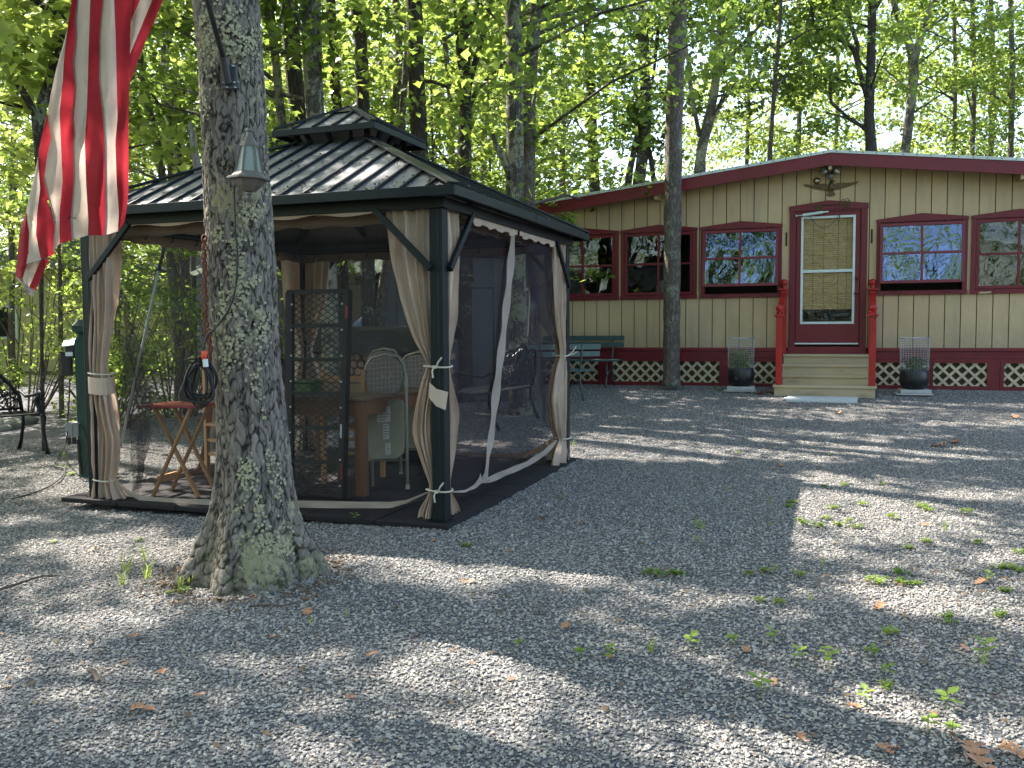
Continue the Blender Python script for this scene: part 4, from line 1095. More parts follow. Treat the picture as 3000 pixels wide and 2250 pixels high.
bn = net((-S + 0.35, S, 1.95), (-0.15, S, 1.95), (-0.15, S, 0.10), (-S + 0.35, S, 0.10), M['net'], 0.015, 12, 4)
rfn = lambda px, py: fpl(px, py, S)
strip2(rfn, [(1318, 1326), (1400, 1329), (1470, 1330), (1530, 1326), (1570, 1312), (1616, 1284)], [(1318, 1334), (1400, 1337), (1470, 1341), (1530, 1340), (1575, 1328), (1620, 1300)], paint('hem_rust', (0.40, 0.24, 0.17), 0.8), 'net_hem', bn, 30, 0.008)
strip2(lambda a_, b_: rpl(a_, b_, -S), [(405, 1440), (440, 1428), (480, 1405), (530, 1388), (575, 1378), (600, 1290), (612, 1180)], [(405, 1447), (445, 1443), (485, 1424), (535, 1405), (588, 1395), (612, 1300), (626, 1180)], paint('hem_pink', (0.42, 0.20, 0.14), 0.8), 'net_hem', bn, 30, 0.008)

# ================================================================ UNDER THE GAZEBO
def place(px, py, name, label, cat, rz=YAW, group=None, dz=0.0):
    p = gnd(px, py)
    l = gl(p)
    if MX0 < l.x < MX1 and MY0 < l.y < MY1: p.z = GP.z
    p.z += dz
    return thing(name, label, cat, p, rz, group)
def on_mat(px, py, name, label, cat, rz=YAW):
    d = ray(px, py); p = CAM + d * ((GP.z - CAMH) / d.z)
    return thing(name, label, cat, p, rz)

# trailer ramp standing on end, expanded metal
rp = on_mat(925, 1459, 'trailer_ramp', 'black expanded metal trailer ramp standing upright behind the front net', 'ramp', YAW + R(4))
base = rp.location.copy()
mpx = base.y / FPX
W2 = 0.5 * 158 * mpx / math.cos(YAW + R(4)); H_ = (1459 - 842) * mpx
rp.rotation_euler = (R(-4.0), 0, rp.rotation_euler.z)
wid = lambda z: W2 + (W2 * 0.12) * z / H_
fr = MB()
for s_ in (-1, 1):
    obj('side_rail', MB().bar((s_ * wid(0), 0, 0.0), (s_ * wid(H_), 0, H_), 0.045, 0.045, up=(0, 1, 0)), M['black'], rp, bevel=0.003)
    obj('side_rail', MB().bar((s_ * (wid(0) + (0.06 if s_ < 0 else 0)), 0.05, 0.0), (s_ * (wid(H_) + (0.05 if s_ < 0 else 0)), 0.05, H_ - 0.01), 0.03, 0.03, up=(0, 1, 0)), M['black'], rp)
for i in range(7):
    z = 0.015 + (H_ - 0.03) * i / 6
    obj('cross_bar', MB().bar((-wid(z) + .02, 0, z), (wid(z) - .02, 0, z), 0.03, 0.03), M['black'], rp)
ms = MB(); per = 0.046; sl_ = 0.62
for dr_ in (1, -1):
    c = -1.2
    while c < H_ + 1.2:
        # line z = c + dr*sl*x between -W2..W2
        xa, xb = -W2, W2
        za, zb = c + dr_ * sl_ * xa, c + dr_ * sl_ * xb
        t0, t1 = 0.0, 1.0
        lo, hi = 0.02, H_ - 0.02
        dz_ = zb - za
        ta, tb = (lo - za) / dz_, (hi - za) / dz_
        if ta > tb: ta, tb = tb, ta
        t0, t1 = max(0, ta), min(1, tb)
        if t1 > t0: ms.bar((xa + (xb - xa) * t0, 0.012 * dr_ * 0.3, za + dz_ * t0), (xa + (xb - xa) * t1, 0.012 * dr_ * 0.3, za + dz_ * t1), 0.006, 0.004, up=(0, 1, 0))
        c += per
obj('expanded_mesh', ms, M['black'], rp, kind='stuff')
rb = MB()
for i in range(8): rb.box((wid(0) - 0.0, -0.024, 0.1 + i * 0.19), (0.012, 0.006, 0.012)).box((-wid(0) - .0, -0.024, 0.1 + i * 0.19), (0.012, 0.006, 0.012))
obj('rivets', rb, M['gwire'], rp, kind='stuff')
obj('reflector', MB().box((wid(H_) + .012, -0.026, H_ - 0.17), (0.02, 0.01, 0.09)), paint('red_reflector', (0.25, 0.01, 0.01), 0.3), rp)
obj('reflector', MB().box((wid(0) + .012, -0.026, 0.2), (0.02, 0.01, 0.1)), paint('red_reflector2', (0.12, 0.01, 0.01), 0.3), rp)
obj('sticker', MB().box((wid(0) + .004, -0.0245, 0.50), (0.010, 0.004, 0.10)), M['sticker'], rp)

# dining table
tb = on_mat(1062, 1453, 'dining_table', 'wooden table with thick square legs under the gazebo', 'table')
TL_, TD_, TH_ = 1.25, 1.30, 0.745
obj('table_top', MB().ext(-TL_ + 0.04, 0.06, -0.06, TD_ + 0.06, TH_ - 0.03, TH_), M['tabletop'], tb, bevel=0.006)
for (x, y) in ((0, 0), (-TL_ + .1, 0), (0, TD_), (-TL_ + .1, TD_)):
    obj('leg', MB().ext(x - 0.038, x + 0.038, y - 0.038, y + 0.038, 0, TH_ - 0.031), M['oakwood'], tb, bevel=0.006)
obj('apron', MB().ext(-TL_ + .14, -0.039, -0.02, 0.0, TH_ - 0.15, TH_ - 0.032).ext(-0.01, 0.01, 0.039, TD_ - 0.04, TH_ - 0.15, TH_ - 0.032).ext(-TL_ + .14, -.039, TD_ - 0.01, TD_ + .01, TH_ - 0.15, TH_ - .032), M['oakwood'], tb)
tp = gl(tb.location)
bx = thing('storage_box', 'green box lying on the table behind the ramp', 'box', gw((tp.x - 0.62, tp.y + 0.15, TH_)), YAW)
obj('box_body', MB().ext(-0.10, 0.10, 0, 0.18, 0.001, 0.075), M['greenbox'], bx, bevel=0.012); obj('box_lid', MB().ext(-0.105, 0.105, -0.005, 0.185, 0.078, 0.10), M['greenbox'], bx, bevel=0.01)
gr = thing('covered_grill', 'kettle grill under a black fitted cover behind the table', 'grill', gw((tp.x - 0.52, tp.y + 1.75, 0)), YAW)
obj('cover', MB().lathe([(0.33, 0.05), (0.36, 0.3), (0.40, 0.62), (0.42, 0.72), (0.38, 0.86), (0.26, 0.95), (0.08, 0.985), (0.0, 0.99)], (0, 0, 0), 24), M['grill'], gr, smooth=True)
obj('handle_bump', MB().lathe([(0.06, 0), (0.05, 0.04), (0, 0.06)], (0, 0, 0.975), 10), M['grill'], gr, smooth=True)
# second, plain chair silhouettes around the table
def wood_chair(loc, rz, lab):
    c = thing('wooden_chair', lab, 'chair', loc, rz)
    obj('seat', MB().ext(-0.2, 0.2, -0.2, 0.2, 0.43, 0.455), M['pine'], c, bevel=0.006)
    for (x, y, h) in ((-0.18, -0.18, 0.43), (0.18, -0.18, 0.43), (-0.18, 0.18, 0.92), (0.18, 0.18, 0.92)):
        obj('leg', MB().ext(x - 0.018, x + 0.018, y - 0.018, y + 0.018, 0, h), M['pine'], c, bevel=0.003)
    for z in (0.58, 0.70, 0.82): obj('back_slat', MB().ext(-0.161, 0.161, 0.17, 0.187, z, z + 0.05), M['pine'], c)
    for z in (0.18, 0.30): obj('rung', MB().ext(-0.161, 0.161, -0.19, -0.175, z, z + 0.025).ext(-0.19, -0.175, -0.16, 0.16, z, z + 0.025), M['pine'], c)
    return c
wood_chair(gw((tp.x - 0.42, tp.y + 0.62, 0)), YAW + R(185), 'wooden chair tucked under the far side of the table')
p_ = on_mat(632, 1402, 'tmp', 't', 't'); pl = p_.location.copy(); bpy.data.objects.remove(p_)
wood_chair(pl + Vector((0.14, 0.18, 0)), YAW + R(75), 'pine chair half hidden behind the big tree trunk')

# folding chairs
def folding_chair(px, py, lab, lean, k):
    c = on_mat(px, py, 'folding_chair', lab, 'folding chair', YAW + R(-8))
    c['group'] = 'folded padded chairs leaning by the table'
    c.rotation_euler = (R(-7), R(-lean), c.rotation_euler.z)
    w = 0.20
    hoop = [(-w, 0, 0.02), (-w, 0, 0.55), (-w - 0.005, 0, 0.85), (-w + 0.02, 0, 0.97), (-w + 0.07, 0, 1.03), (0, 0, 1.055), (w - 0.07, 0, 1.03), (w - 0.02, 0, 0.97), (w + 0.005, 0, 0.85), (w, 0, 0.55), (w, 0, 0.02)]
    obj('frame', MB().tube(hoop, 0.0115, 8), M['beige'], c, smooth=True)
    for s_ in (-1, 1):
        obj('leg', MB().tube([(s_ * (w - 0.035), 0.05, -0.0), (s_ * (w - 0.03), 0.045, 0.60), (s_ * (w - 0.01), 0.02, 0.66)], 0.0105, 8), M['beige'], c, smooth=True)
        obj('foot', MB().lathe([(0.0, 0), (0.017, 0.0), (0.015, 0.035), (0, 0.036)], (s_ * w, 0, -0.005), 8), M['beige'], c)
    obj('rung', MB().tube([(-w + .03, 0.05, 0.22), (w - .03, 0.05, 0.22)], 0.009, 6), M['beige'], c)
    out = []
    for q in np.linspace(0, 2 * math.pi, 28, endpoint=False):
        cx_, sz_ = math.cos(q), math.sin(q)
        e_ = 2.6
        x_ = (w - 0.018) * math.copysign(abs(cx_) ** (2 / e_), cx_); z_ = 0.155 * math.copysign(abs(sz_) ** (2 / e_), sz_)
        if z_ < 0: x_ *= 0.93
        out.append((x_, 0.875 + z_))
    obj('backrest', MB().prism(out, -0.022, 0.022), M['fabric'], c, bevel=0.014)
    sp = []
    for (x_, z_) in ((-w + 0.03, 0.27), (-w + 0.015, 0.33), (-w + 0.012, 0.64), (-w + 0.035, 0.68), (w - 0.035, 0.68), (w - 0.012, 0.64), (w - 0.015, 0.33), (w - 0.03, 0.27), (w - 0.08, 0.235), (-w + 0.08, 0.235)): sp.append((x_, z_))
    se = obj('seat', MB().prism(sp, -0.018, 0.008), M['beige'], c, bevel=0.006)
    obj('seat_rim', MB().tube([(x_, -0.018, z_) for x_, z_ in sp + sp[:1]], 0.0055, 6), M['beige'], se)
    if k == 0:
        for (x_, z_, a_, b_) in ((0.0, 0.58, 0.125, 0.12), (0.02, 0.445, 0.055, 0.12), (0.035, 0.31, 0.05, 0.09)):
            s2 = obj('sticker', MB().ext(x_ - a_ / 2, x_ + a_ / 2, -0.0205, -0.0188, z_ - b_ / 2, z_ + b_ / 2), M['sticker'], se)
            ln = MB()
            for i in range(5):
                zz = z_ - b_ / 2 + b_ * (i + 0.7) / 5.6
                ln.ext(x_ - a_ * 0.4, x_ + a_ * (0.1 + 0.3 * ((i * 7) % 3) / 2), -0.0215, -0.0207, zz, zz + b_ * 0.045)
            if a_ > 0.1: ln.ext(x_ - 0.052, x_ - 0.018, -0.0216, -0.0208, z_ + 0.02, z_ + 0.045)
            ob = obj('print', ln, M['ink'], c, kind='stuff')
    return c
folding_chair(1132, 1432, 'folded chair with patterned grey back and white labels under the beige seat', 5, 0)
folding_chair(1232, 1392, 'folded chair half hidden by the near right curtain', 5, 1)
folding_chair(1120, 1330, 'folded chair farthest back, only its pale hoop showing behind the others', 3, 2)

# small folding table with a red top
tv = on_mat(528, 1452, 'folding_tray_table', 'small folding table with red top and crossed pine legs', 'tray table', YAW + R(6))
tz = 0.69
obj('tray_top', MB().ext(-0.26, 0.20, -0.09, 0.24, tz - 0.022, tz), M['redtop'], tv, bevel=0.006)
for yy in (-0.045, 0.19):
    obj('leg', MB().bar((-0.20, yy, 0.0), (0.14, yy, tz - 0.025), 0.016, 0.034, up=(0, 1, 0)), M['pine'], tv)
    obj('leg', MB().bar((0.17, yy + 0.02, 0.0), (-0.18, yy + 0.02, tz - 0.025), 0.016, 0.034, up=(0, 1, 0)), M['pine'], tv)
obj('stretcher', MB().ext(-0.165, -0.145, -0.04, 0.20, 0.10, 0.15).ext(-0.21, -0.17, -0.04, 0.20, tz - 0.045, tz - 0.024), M['pine'], tv)
# long pole leaning against the far net
a_ = at(404, 1075, 9.4); b_ = at(469, 775, 9.0); d_ = (a_ - b_); a_ = a_ + d_ * ((a_.z - 0.02 - ground_z(a_.x, a_.y)) / -d_.z)
pt = thing('telescopic_pole', 'long pale grey pole with a black tip leaning at the back of the gazebo', 'pole', a_)
L_ = b_ - a_
obj('shaft', MB().tube([(0, 0, 0), L_ * 0.97], 0.014, 8), M['pole'], pt, smooth=True)
obj('tip', MB().tube([L_ * 0.971, L_ * 1.10], 0.018, 8), M['blackplastic'], pt, smooth=True)

# ================================================================ BENCHES
def cast_bench(loc, rz, lab, Ln=1.25, wood=False):
    """x along the length, back at +y, seat towards -y"""
    b = thing('iron_bench', lab, 'bench', loc, rz)
    h = Ln / 2
    for s_ in (-1, 1):
        x = s_ * h
        obj('leg', MB().tube([(x, -0.30, 0.0), (x, -0.27, 0.10), (x, -0.22, 0.26), (x, -0.24, 0.40), (x, -0.20, 0.43)], [0.022, 0.018, 0.02, 0.03, 0.02], 8), M['black'], b, smooth=True)
        obj('leg', MB().tube([(x, 0.32, 0.0), (x, 0.25, 0.14), (x, 0.20, 0.30), (x, 0.20, 0.43)], [0.024, 0.018, 0.018, 0.022], 8), M['black'], b, smooth=True)
        obj('side_rail', MB().tube([(x, -0.24, 0.42), (x, 0.0, 0.405), (x, 0.21, 0.42)], 0.014, 6), M['black'], b)
        ar = obj('armrest', MB().tube([(x, 0.26, 0.66), (x, 0.12, 0.60), (x, -0.06, 0.62), (x, -0.18, 0.655), (x, -0.235, 0.63), (x, -0.215, 0.60), (x, -0.19, 0.62)], [0.012, 0.016, 0.018, 0.02, 0.016, 0.012, 0.01], 8).tube([(x, -0.17, 0.63), (x, -0.10, 0.56), (x, -0.15, 0.49), (x, -0.20, 0.43)], [0.018, 0.028, 0.022, 0.016], 8), M['black'], b, smooth=True)
        gp_ = MB(); rnd = random.Random(3)
        for i in range(22):
            q = (x + rnd.uniform(-.02, .02), -0.14 + rnd.uniform(-.045, .045), 0.55 + rnd.uniform(-.05, .04)); gp_.lathe([(0, -.011), (.009, -.006), (.012, 0), (.009, .006), (0, .011)], q, 6)
        obj('grape_cluster', gp_, M['black'], ar, kind='stuff')
    ns = 9 if not wood else 7
    for i in range(ns):
        y = -0.24 + 0.42 * i / (ns - 1)
        z = 0.438 - 0.02 * math.sin(math.pi * i / (ns - 1))
        obj('seat_slat', MB().box((0, y, z), (Ln + 0.04, 0.030 if not wood else 0.046, 0.012 if not wood else 0.02)), M['black'] if not wood else M['benchslat'], b, bevel=0.003)
    # backrest: scalloped rim, lattice of curls and grape bunches
    bz = lambda z: 0.21 + (z - 0.43) * 0.28
    def top(x):
        u = abs(x) / h
        return 0.93 - 0.30 * u ** 3.2 + 0.035 * math.cos(u * 9.0)
    rim = [(x, bz(top(x)), top(x)) for x in np.linspace(-h, h, 41)]
    rim = [(-h, bz(0.44), 0.44)] + rim + [(h, bz(0.44), 0.44)]
    bk = obj('backrest', MB().tube(rim, 0.020, 8), M['black'], b, smooth=True)
    obj('bottom_rail', MB().tube([(-h, bz(0.47), 0.47), (h, bz(0.47), 0.47)], 0.014, 8), M['black'], bk)
    sc_ = MB(); rnd = random.Random(5)
    n_ = 16
    for i in range(n_):
        x = -h + Ln * (i + 0.5) / n_
        for s2 in (-1, 1):
            pts = []
            for q in np.linspace(0, 1, 9):
                zz = 0.47 + (top(x) - 0.49) * q
                xx = x + s2 * 0.075 * math.sin(q * 2 * math.pi) + s2 * 0.02
                xx = max(-h + .01, min(h - .01, xx))
                zz = min(zz, top(xx) - .01)
                pts.append((xx, bz(zz), zz))
            sc_.tube(pts, 0.008, 5)
    obj('scroll_work', sc_, M['black'], bk, kind='stuff')
    gp_ = MB()
    for cx_, cz_ in ((-h * 0.78, 0.60), (-h * 0.36, 0.80), (-h * 0.36, 0.58), (0, 0.83), (0.0, 0.58), (h * 0.36, 0.80), (h * 0.36, 0.58), (h * 0.78, 0.60)):
        for i in range(34):
            dz_ = rnd.uniform(-.075, .06); dx_ = rnd.gauss(0, .03) * (1.2 + dz_ * 6)
            zz = cz_ + dz_; gp_.lathe([(0, -.012), (.010, -.006), (.013, 0), (.010, .006), (0, .012)], (cx_ + dx_, bz(zz) - 0.012 + rnd.uniform(-.008, .008), zz), 6)
    obj('grape_bunches', gp_, M['black'], bk, kind='stuff')
    return b
cast_bench(Vector((-5.46, 8.86, ground_z(-5.2, 9.0))), R(54), 'black cast iron bench with grape pattern back, left of the green post', 1.45)
A_ = gnd(1388, 1268); B_ = gnd(1512, 1222); mid = (A_ + B_) / 2; dd = (B_ - A_); rz_ = math.atan2(dd.y, dd.x)
cast_bench(mid + Vector((0, 0, 0.0)), rz_ + R(180), 'iron bench with pale wooden seat slats seen through the right net', dd.length * 1.0, True)

def park_bench(loc, rz, lab, x0, x1, sup):
    b = thing('park_bench', lab, 'bench', loc, rz, 'green slatted benches by the cabin wall')
    for z, y in ((0.755, 0.24), (0.655, 0.215)):
        obj('back_slat', MB().ext(x0, x1, y - 0.012, y + 0.012, z - 0.038, z + 0.038), M['greenbench'], b, bevel=0.004)
    for y in (-0.17, 0.02):
        obj('seat_plank', MB().ext(x0 + 0.02, x1 - 0.01, y - 0.085, y + 0.085, 0.40, 0.428), M['greenbench'], b, bevel=0.006)
    for x in sup:
        obj('leg', MB().tube([(x, 0.30, 0.0), (x, 0.19, 0.24), (x, 0.17, 0.40), (x, 0.235, 0.66), (x, 0.26, 0.80)], [0.017, 0.014, 0.014, 0.014, 0.012], 6), M['greenbench'], b, smooth=True)
        obj('leg', MB().tube([(x, -0.26, 0.0), (x, -0.20, 0.16), (x, -0.05, 0.26), (x, 0.18, 0.22)], [0.017, 0.013, 0.012, 0.012], 6).tube([(x, -0.20, 0.16), (x, -0.19, 0.39)], 0.012, 6), M['greenbench'], b, smooth=True)
    return b
l0 = wall(1576, 1053, 0.45)[0]; l1 = wall(1817, 1053, 0.45)[0]
c_ = HO + AX * ((l0 + l1) / 2) - BX * 0.40
park_bench(c_, YAW, 'green slatted bench standing close against the cabin wall', (l0 - l1) / 2, (l1 - l0) / 2, [(l0 - l1) / 2 + 0.14, (l1 - l0) / 2 - 0.18])
q_ = gnd(1690, 1170); e_ = gnd(1537, 1182)
v_ = (e_ - q_); v_.z = 0; yaw2 = math.atan2(-v_.y, -v_.x)
park_bench(q_ + v_ * 0.45, yaw2 + R(180), 'green slatted bench seen from behind in front of the other bench', -0.62, 0.60, [-0.33, 0.50])

# ================================================================ PLANTERS
def planter(px, py, lab, plantdark, hole):
    g = gnd(px, py); 
    p = thing('planter', lab, 'planter', g, YAW + R(3), 'black pots with wire cages before the cabin')
    obj('paving_slab', MB().ext(-0.24, 0.22, -0.2, 0.2, 0.0, 0.02).ext(-0.19, 0.20, -0.17, 0.17, 0.021, 0.075), M['concrete'], p, bevel=0.014)
    pz = 0.076
    o = obj('pot', MB().lathe([(0.0, 0), (0.12, 0), (0.165, 0.03), (0.19, 0.10), (0.195, 0.16), (0.185, 0.23), (0.18, 0.27), (0.165, 0.27), (0.16, 0.22), (0.0, 0.21)], (0, 0, pz), 28), M['potblack'], p, smooth=True)
    if hole:
        obj('pot_spout', MB().lathe([(0.0, 0), (0.028, 0), (0.036, 0.014), (0.028, 0.022), (0.015, 0.01), (0, 0.01)], (0, 0, 0), 14), M['potblack'], o, smooth=True)
        o.children[0].location = (-0.05, -0.185, pz + 0.13); o.children[0].rotation_euler = (R(90), 0, 0)
    cz0, cz1, r0, r1 = pz + 0.245, pz + 0.70, 0.18, 0.192
    cage = MB()
    for i in range(30):
        q = 2 * math.pi * i / 30
        cage.tube([(r0 * math.cos(q), r0 * math.sin(q), cz0), (r1 * math.cos(q), r1 * math.sin(q), cz1)], 0.0011, 3, False)
    for i in range(16):
        f_ = i / 15; r_ = r0 + (r1 - r0) * f_
        cage.tube([(r_ * math.cos(q), r_ * math.sin(q), cz0 + (cz1 - cz0) * f_) for q in np.linspace(0, 2 * math.pi, 25)], 0.0011, 3, False)
    cg = obj('wire_cage', cage, M['gwire'], p, kind=None)
    rim = MB().tube([((r1 + 0.006 * math.sin(7 * q)) * math.cos(q), (r1 + .006 * math.sin(5 * q)) * math.sin(q), cz1 + 0.006 * math.sin(3 * q)) for q in np.linspace(0, 2 * math.pi, 33)], 0.006, 5, False)
    obj('cage_rim', rim, M['gwire'], cg)
    P = [[(r_ * math.cos(q), r_ * math.sin(q), z) for q in np.linspace(0, 2 * math.pi, 33)] for r_, z in ((r0 + .003, cz0), (r1 + .003, cz1))]
    obj('cage_film', MB().grid(P), M['plasticcage'], cg, smooth=True)
    rnd = random.Random(px)
    V = MB(); n_ = 260 if hole else 110
    for i in range(n_):
        q = rnd.uniform(0, 6.28); rr = rnd.uniform(0.0, 0.13); z = pz + 0.24 + rnd.uniform(0.0, 0.27 if hole else 0.20)
        c_ = Vector((rr * math.cos(q), rr * math.sin(q), z)); d_ = Vector((math.cos(q + rnd.uniform(-.8, .8)), math.sin(q + rnd.uniform(-.8, .8)), rnd.uniform(-0.5, 0.6))).normalized()
        s_ = Vector((-d_.y, d_.x, 0)).normalized(); L_ = rnd.uniform(0.05, 0.10); w_ = L_ * 0.34
        V.add([c_, c_ + d_ * L_ * .5 + s_ * w_, c_ + d_ * L_ - Vector((0, 0, .02)), c_ + d_ * L_ * .5 - s_ * w_], [(0, 1, 2, 3)])
    obj('foliage', V, M['leafB'] if plantdark else M['weed'], p, kind='stuff')
    st_ = MB()
    for i in range(7):
        q = i * 0.9; st_.tube([(0.03 * math.cos(q), 0.03 * math.sin(q), pz + 0.2), (0.08 * math.cos(q), 0.08 * math.sin(q), pz + 0.38)], 0.004, 4)
    obj('stem', st_, M['weed'], p)
    return p
planter(2170, 1146, 'black pot with bright leafy plant inside a wire cage, left of the steps', False, True)
planter(2677, 1156, 'black pot with dark sparse plant inside a clear cage, right of the steps', True, False)

# ================================================================ GREEN POST, ITS BOXES AND CORDS
g = gnd(256, 1395)
gp = thing('wooden_post', 'dark green square timber post with a ball shaped faceted cap', 'post', g, R(12))
hh = 0.057; H0 = 1.215
obj('shaft', MB().ext(-hh, hh, -hh, hh, -0.03, H0), M['greenpost'], gp, bevel=0.008)
cp_ = MB(); r4 = math.sqrt(2)
cp_.lathe([(hh * r4, 0.0), (hh * r4, 0.004), (0.035 * r4, 0.045), (0.028 * r4, 0.055), (0.068 * r4, 0.085), (0.070 * r4, 0.135), (0.03 * r4, 0.185), (0.0, 0.195)], (0, 0, H0), 4, rot=math.pi / 4)
obj('finial', cp_, M['greenpost'], gp, bevel=0.006)
sl = thing('solar_lamp', 'black solar lamp with pale panel on the left face of the green post', 'solar lamp', at(208, 1022, g.y - 0.02), R(12))
obj('housing', MB().box((0.0, 0, -0.02), (0.075, 0.10, 0.12)), M['blackplastic'], sl, bevel=0.006)
o = obj('solar_panel', MB().box((0, 0, 0), (0.095, 0.11, 0.012)), M['white'], sl); o.location = (-0.01, -0.02, 0.055); o.rotation_euler = (R(28), R(-8), 0)
obj('lens', MB().box((-0.005, -0.052, -0.045), (0.06, 0.006, 0.035)), M['white'], sl)
tb_ = thing('timer_box', 'tall black electric box hanging below the solar lamp', 'electric box', at(196, 1068, g.y - 0.03), R(12))
obj('case', MB().box((0, 0, 0.0), (0.085, 0.075, 0.20)), M['blackplastic'], tb_, bevel=0.008); obj('cover_plate', MB().box((-0.004, -0.040, 0.0), (0.06, 0.006, 0.15)), M['blackplastic'], tb_); obj('lid', MB().box((0, 0, 0.108), (0.095, 0.085, 0.014)), M['blackplastic'], tb_)
ob_ = thing('outlet_box', 'grey weatherproof outlet box with plugs low on the green post', 'outlet', at(214, 1258, g.y - 0.06), R(12))
obj('case', MB().box((0, 0, 0), (0.11, 0.09, 0.135)), M['greyplastic'], ob_, bevel=0.012); obj('flap', MB().box((-0.02, -0.052, 0.0), (0.06, 0.014, 0.11)), M['greyplastic'], ob_, bevel=0.006)
for dx in (-0.03, 0.01): obj('plug', MB().box((dx, -0.02, -0.10), (0.028, 0.03, 0.06)), M['rubber'], ob_, bevel=0.004)
def wire(name, lab, pts, r_=0.006, mat='rubber', cat='cord'):
    # Catmull-Rom through world points
    P = [Vector(p) for p in pts]; out = []
    for i in range(len(P) - 1):
        p0, p1, p2, p3 = P[max(i - 1, 0)], P[i], P[i + 1], P[min(i + 2, len(P) - 1)]
        for t_ in np.linspace(0, 1, 7, endpoint=False):
            out.append(0.5 * ((2 * p1) + (p2 - p0) * t_ + (2 * p0 - 5 * p1 + 4 * p2 - p3) * t_ ** 2 + (3 * p1 - p0 - 3 * p2 + p3) * t_ ** 3))
    out.append(P[-1])
    return obj(name, MB().tube(out, r_, 6), M[mat], label=lab, cat=cat, smooth=True)
gy = g.y - 0.10
wire('power_cord', 'thin black cord dropping from the electric box and curling to the gravel', [at(204, 1108, gy), at(203, 1160, gy), at(197, 1250, gy), at(192, 1300, gy), gnd(178, 1345) + Vector((0, 0, .05)), gnd(160, 1372) + Vector((0, 0, .03)), gnd(192, 1385) + Vector((0, 0, .03)), gnd(165, 1420) + Vector((0, 0, .025)), gnd(110, 1448) + Vector((0, 0, .02)), gnd(35, 1470) + Vector((0, 0, .02))], 0.006)
wire('power_cord', 'black cord looping down the face of the green post', [at(232, 1240, gy), at(248, 1262, gy), at(257, 1300, gy), at(255, 1340, gy), at(249, 1370, gy), at(244, 1385, gy)], 0.006)
wire('power_cord', 'thick black conduit running from the outlet box to the ground', [at(226, 1288, gy), at(231, 1310, gy), at(233, 1350, gy), at(240, 1388, gy + .03)], 0.013)
# ================================================================ BIG OAK
OY = 4.78
rows = [(0, 563, 760), (217, 580, 773), (434, 590, 784), (590, 594, 794), (722, 602, 803), (953, 613, 815), (1100, 623, 826), (1200, 629, 837), (1300, 631, 847), (1400, 630, 858), (1480, 618, 872), (1540, 596, 891), (1600, 574, 918), (1650, 556, 946), (1690, 540, 966)]
OZ, OX, ORr = [], [], []
for y, l, r_ in rows:
    a_ = at(l, y, OY); b_ = at(r_, y, OY)
    OZ.append((a_.z + b_.z) / 2); OX.append((a_.x + b_.x) / 2); ORr.append((b_.x - a_.x) / 2)
OZ, OX, ORr = OZ[::-1], OX[::-1], ORr[::-1]
OZ += [4.5, 7, 10, 14]; OX += [OX[-1] - 0.10, OX[-1] - 0.25, OX[-1] - 0.3, OX[-1] - 0.2]; ORr += [0.168, 0.15, 0.11, 0.04]
def oak_trunk():
    NA = 230
    zs = list(np.arange(-0.06, 3.25, 0.0078)) + list(np.arange(3.3, 14, 0.35))
    V = []; crk = []
    bx_ = float(np.interp(0.0, OZ, OX))
    for z in zs:
        cx = float(np.interp(z, OZ, OX)); r0 = float(np.interp(z, OZ, ORr)) * 0.955
        fl_ = max(0.0, 1 - z / 0.75)
        for j in range(NA):
            q = 2 * math.pi * j / NA
            c_, s_ = math.cos(q), math.sin(q)
            rt = 1 + fl_ ** 1.5 * (0.11 * (1 - 2 * abs(math.sin(2.5 * q + 0.4)) ** 1.2) + 0.10 * math.sin(7 * q + 2.0)) + 0.03 * math.sin(3 * q + z * 0.7)
            r_ = r0 * rt
            k_ = 0
            if z < 3.3:
                st_ = 0.27 + 0.2 * fl_
                p = Vector((c_ * 0.185 * 30 + 1.1 * noise.noise(Vector((c_ * 4, s_ * 4, z * 11))), s_ * 0.185 * 30 + 1.1 * noise.noise(Vector((c_ * 4, s_ * 4, 7 + z * 11))), z * 30 * st_ + 0.8 * noise.noise(Vector((c_ * 5, s_ * 5, 3 + z * 5)))))
                d = noise.voronoi(p)[0]
                d2 = noise.voronoi(p * 2.3 + Vector((9, 4, 2)))[0]
                e = min(1.0, (d[1] - d[0]) * 2.4) * 0.75 + 0.25 * min(1.0, (d2[1] - d2[0]) * 2.0)
                hgt = e ** 0.8
                amp = 0.0065 + 0.0045 * fl_
                n2 = noise.fractal(Vector((c_ * 9, s_ * 9, z * 22)), 0.8, 2.1, 4)
                crk.append(e); k_ = amp * (hgt - 0.75) + 0.0035 * n2 + 0.006 * noise.noise(Vector((c_ * 3, s_ * 3, z * 3)))
            else: crk.append(1.0)
            V.append((cx + c_ * (r_ + k_), OY + s_ * (r_ * 0.97 + k_), z))
    a = len(zs); idx = np.arange(a * NA).reshape(a, NA); nx = np.roll(idx, -1, axis=1)
    F = np.stack([idx[:-1], nx[:-1], nx[1:], idx[1:]], -1).reshape(-1, 4)
    me = np_mesh('trunk', V, F)
    at_ = me.attributes.new('crack', 'FLOAT', 'POINT'); at_.data.foreach_set('value', np.array(crk, np.float32))
    return me
oak = thing('oak_tree', 'big lichen covered oak in the foreground carrying the lantern and flagpole', 'tree')
OX0 = float(np.interp(0, OZ, OX))
oak.location = (OX0, OY, 0)
def shift(me, v):
    me.transform(Matrix.Translation(Vector(v))); return me
o = link('trunk', shift(oak_trunk(), (-OX0, -OY, 0)), M['bark_oak'], oak, smooth=True)

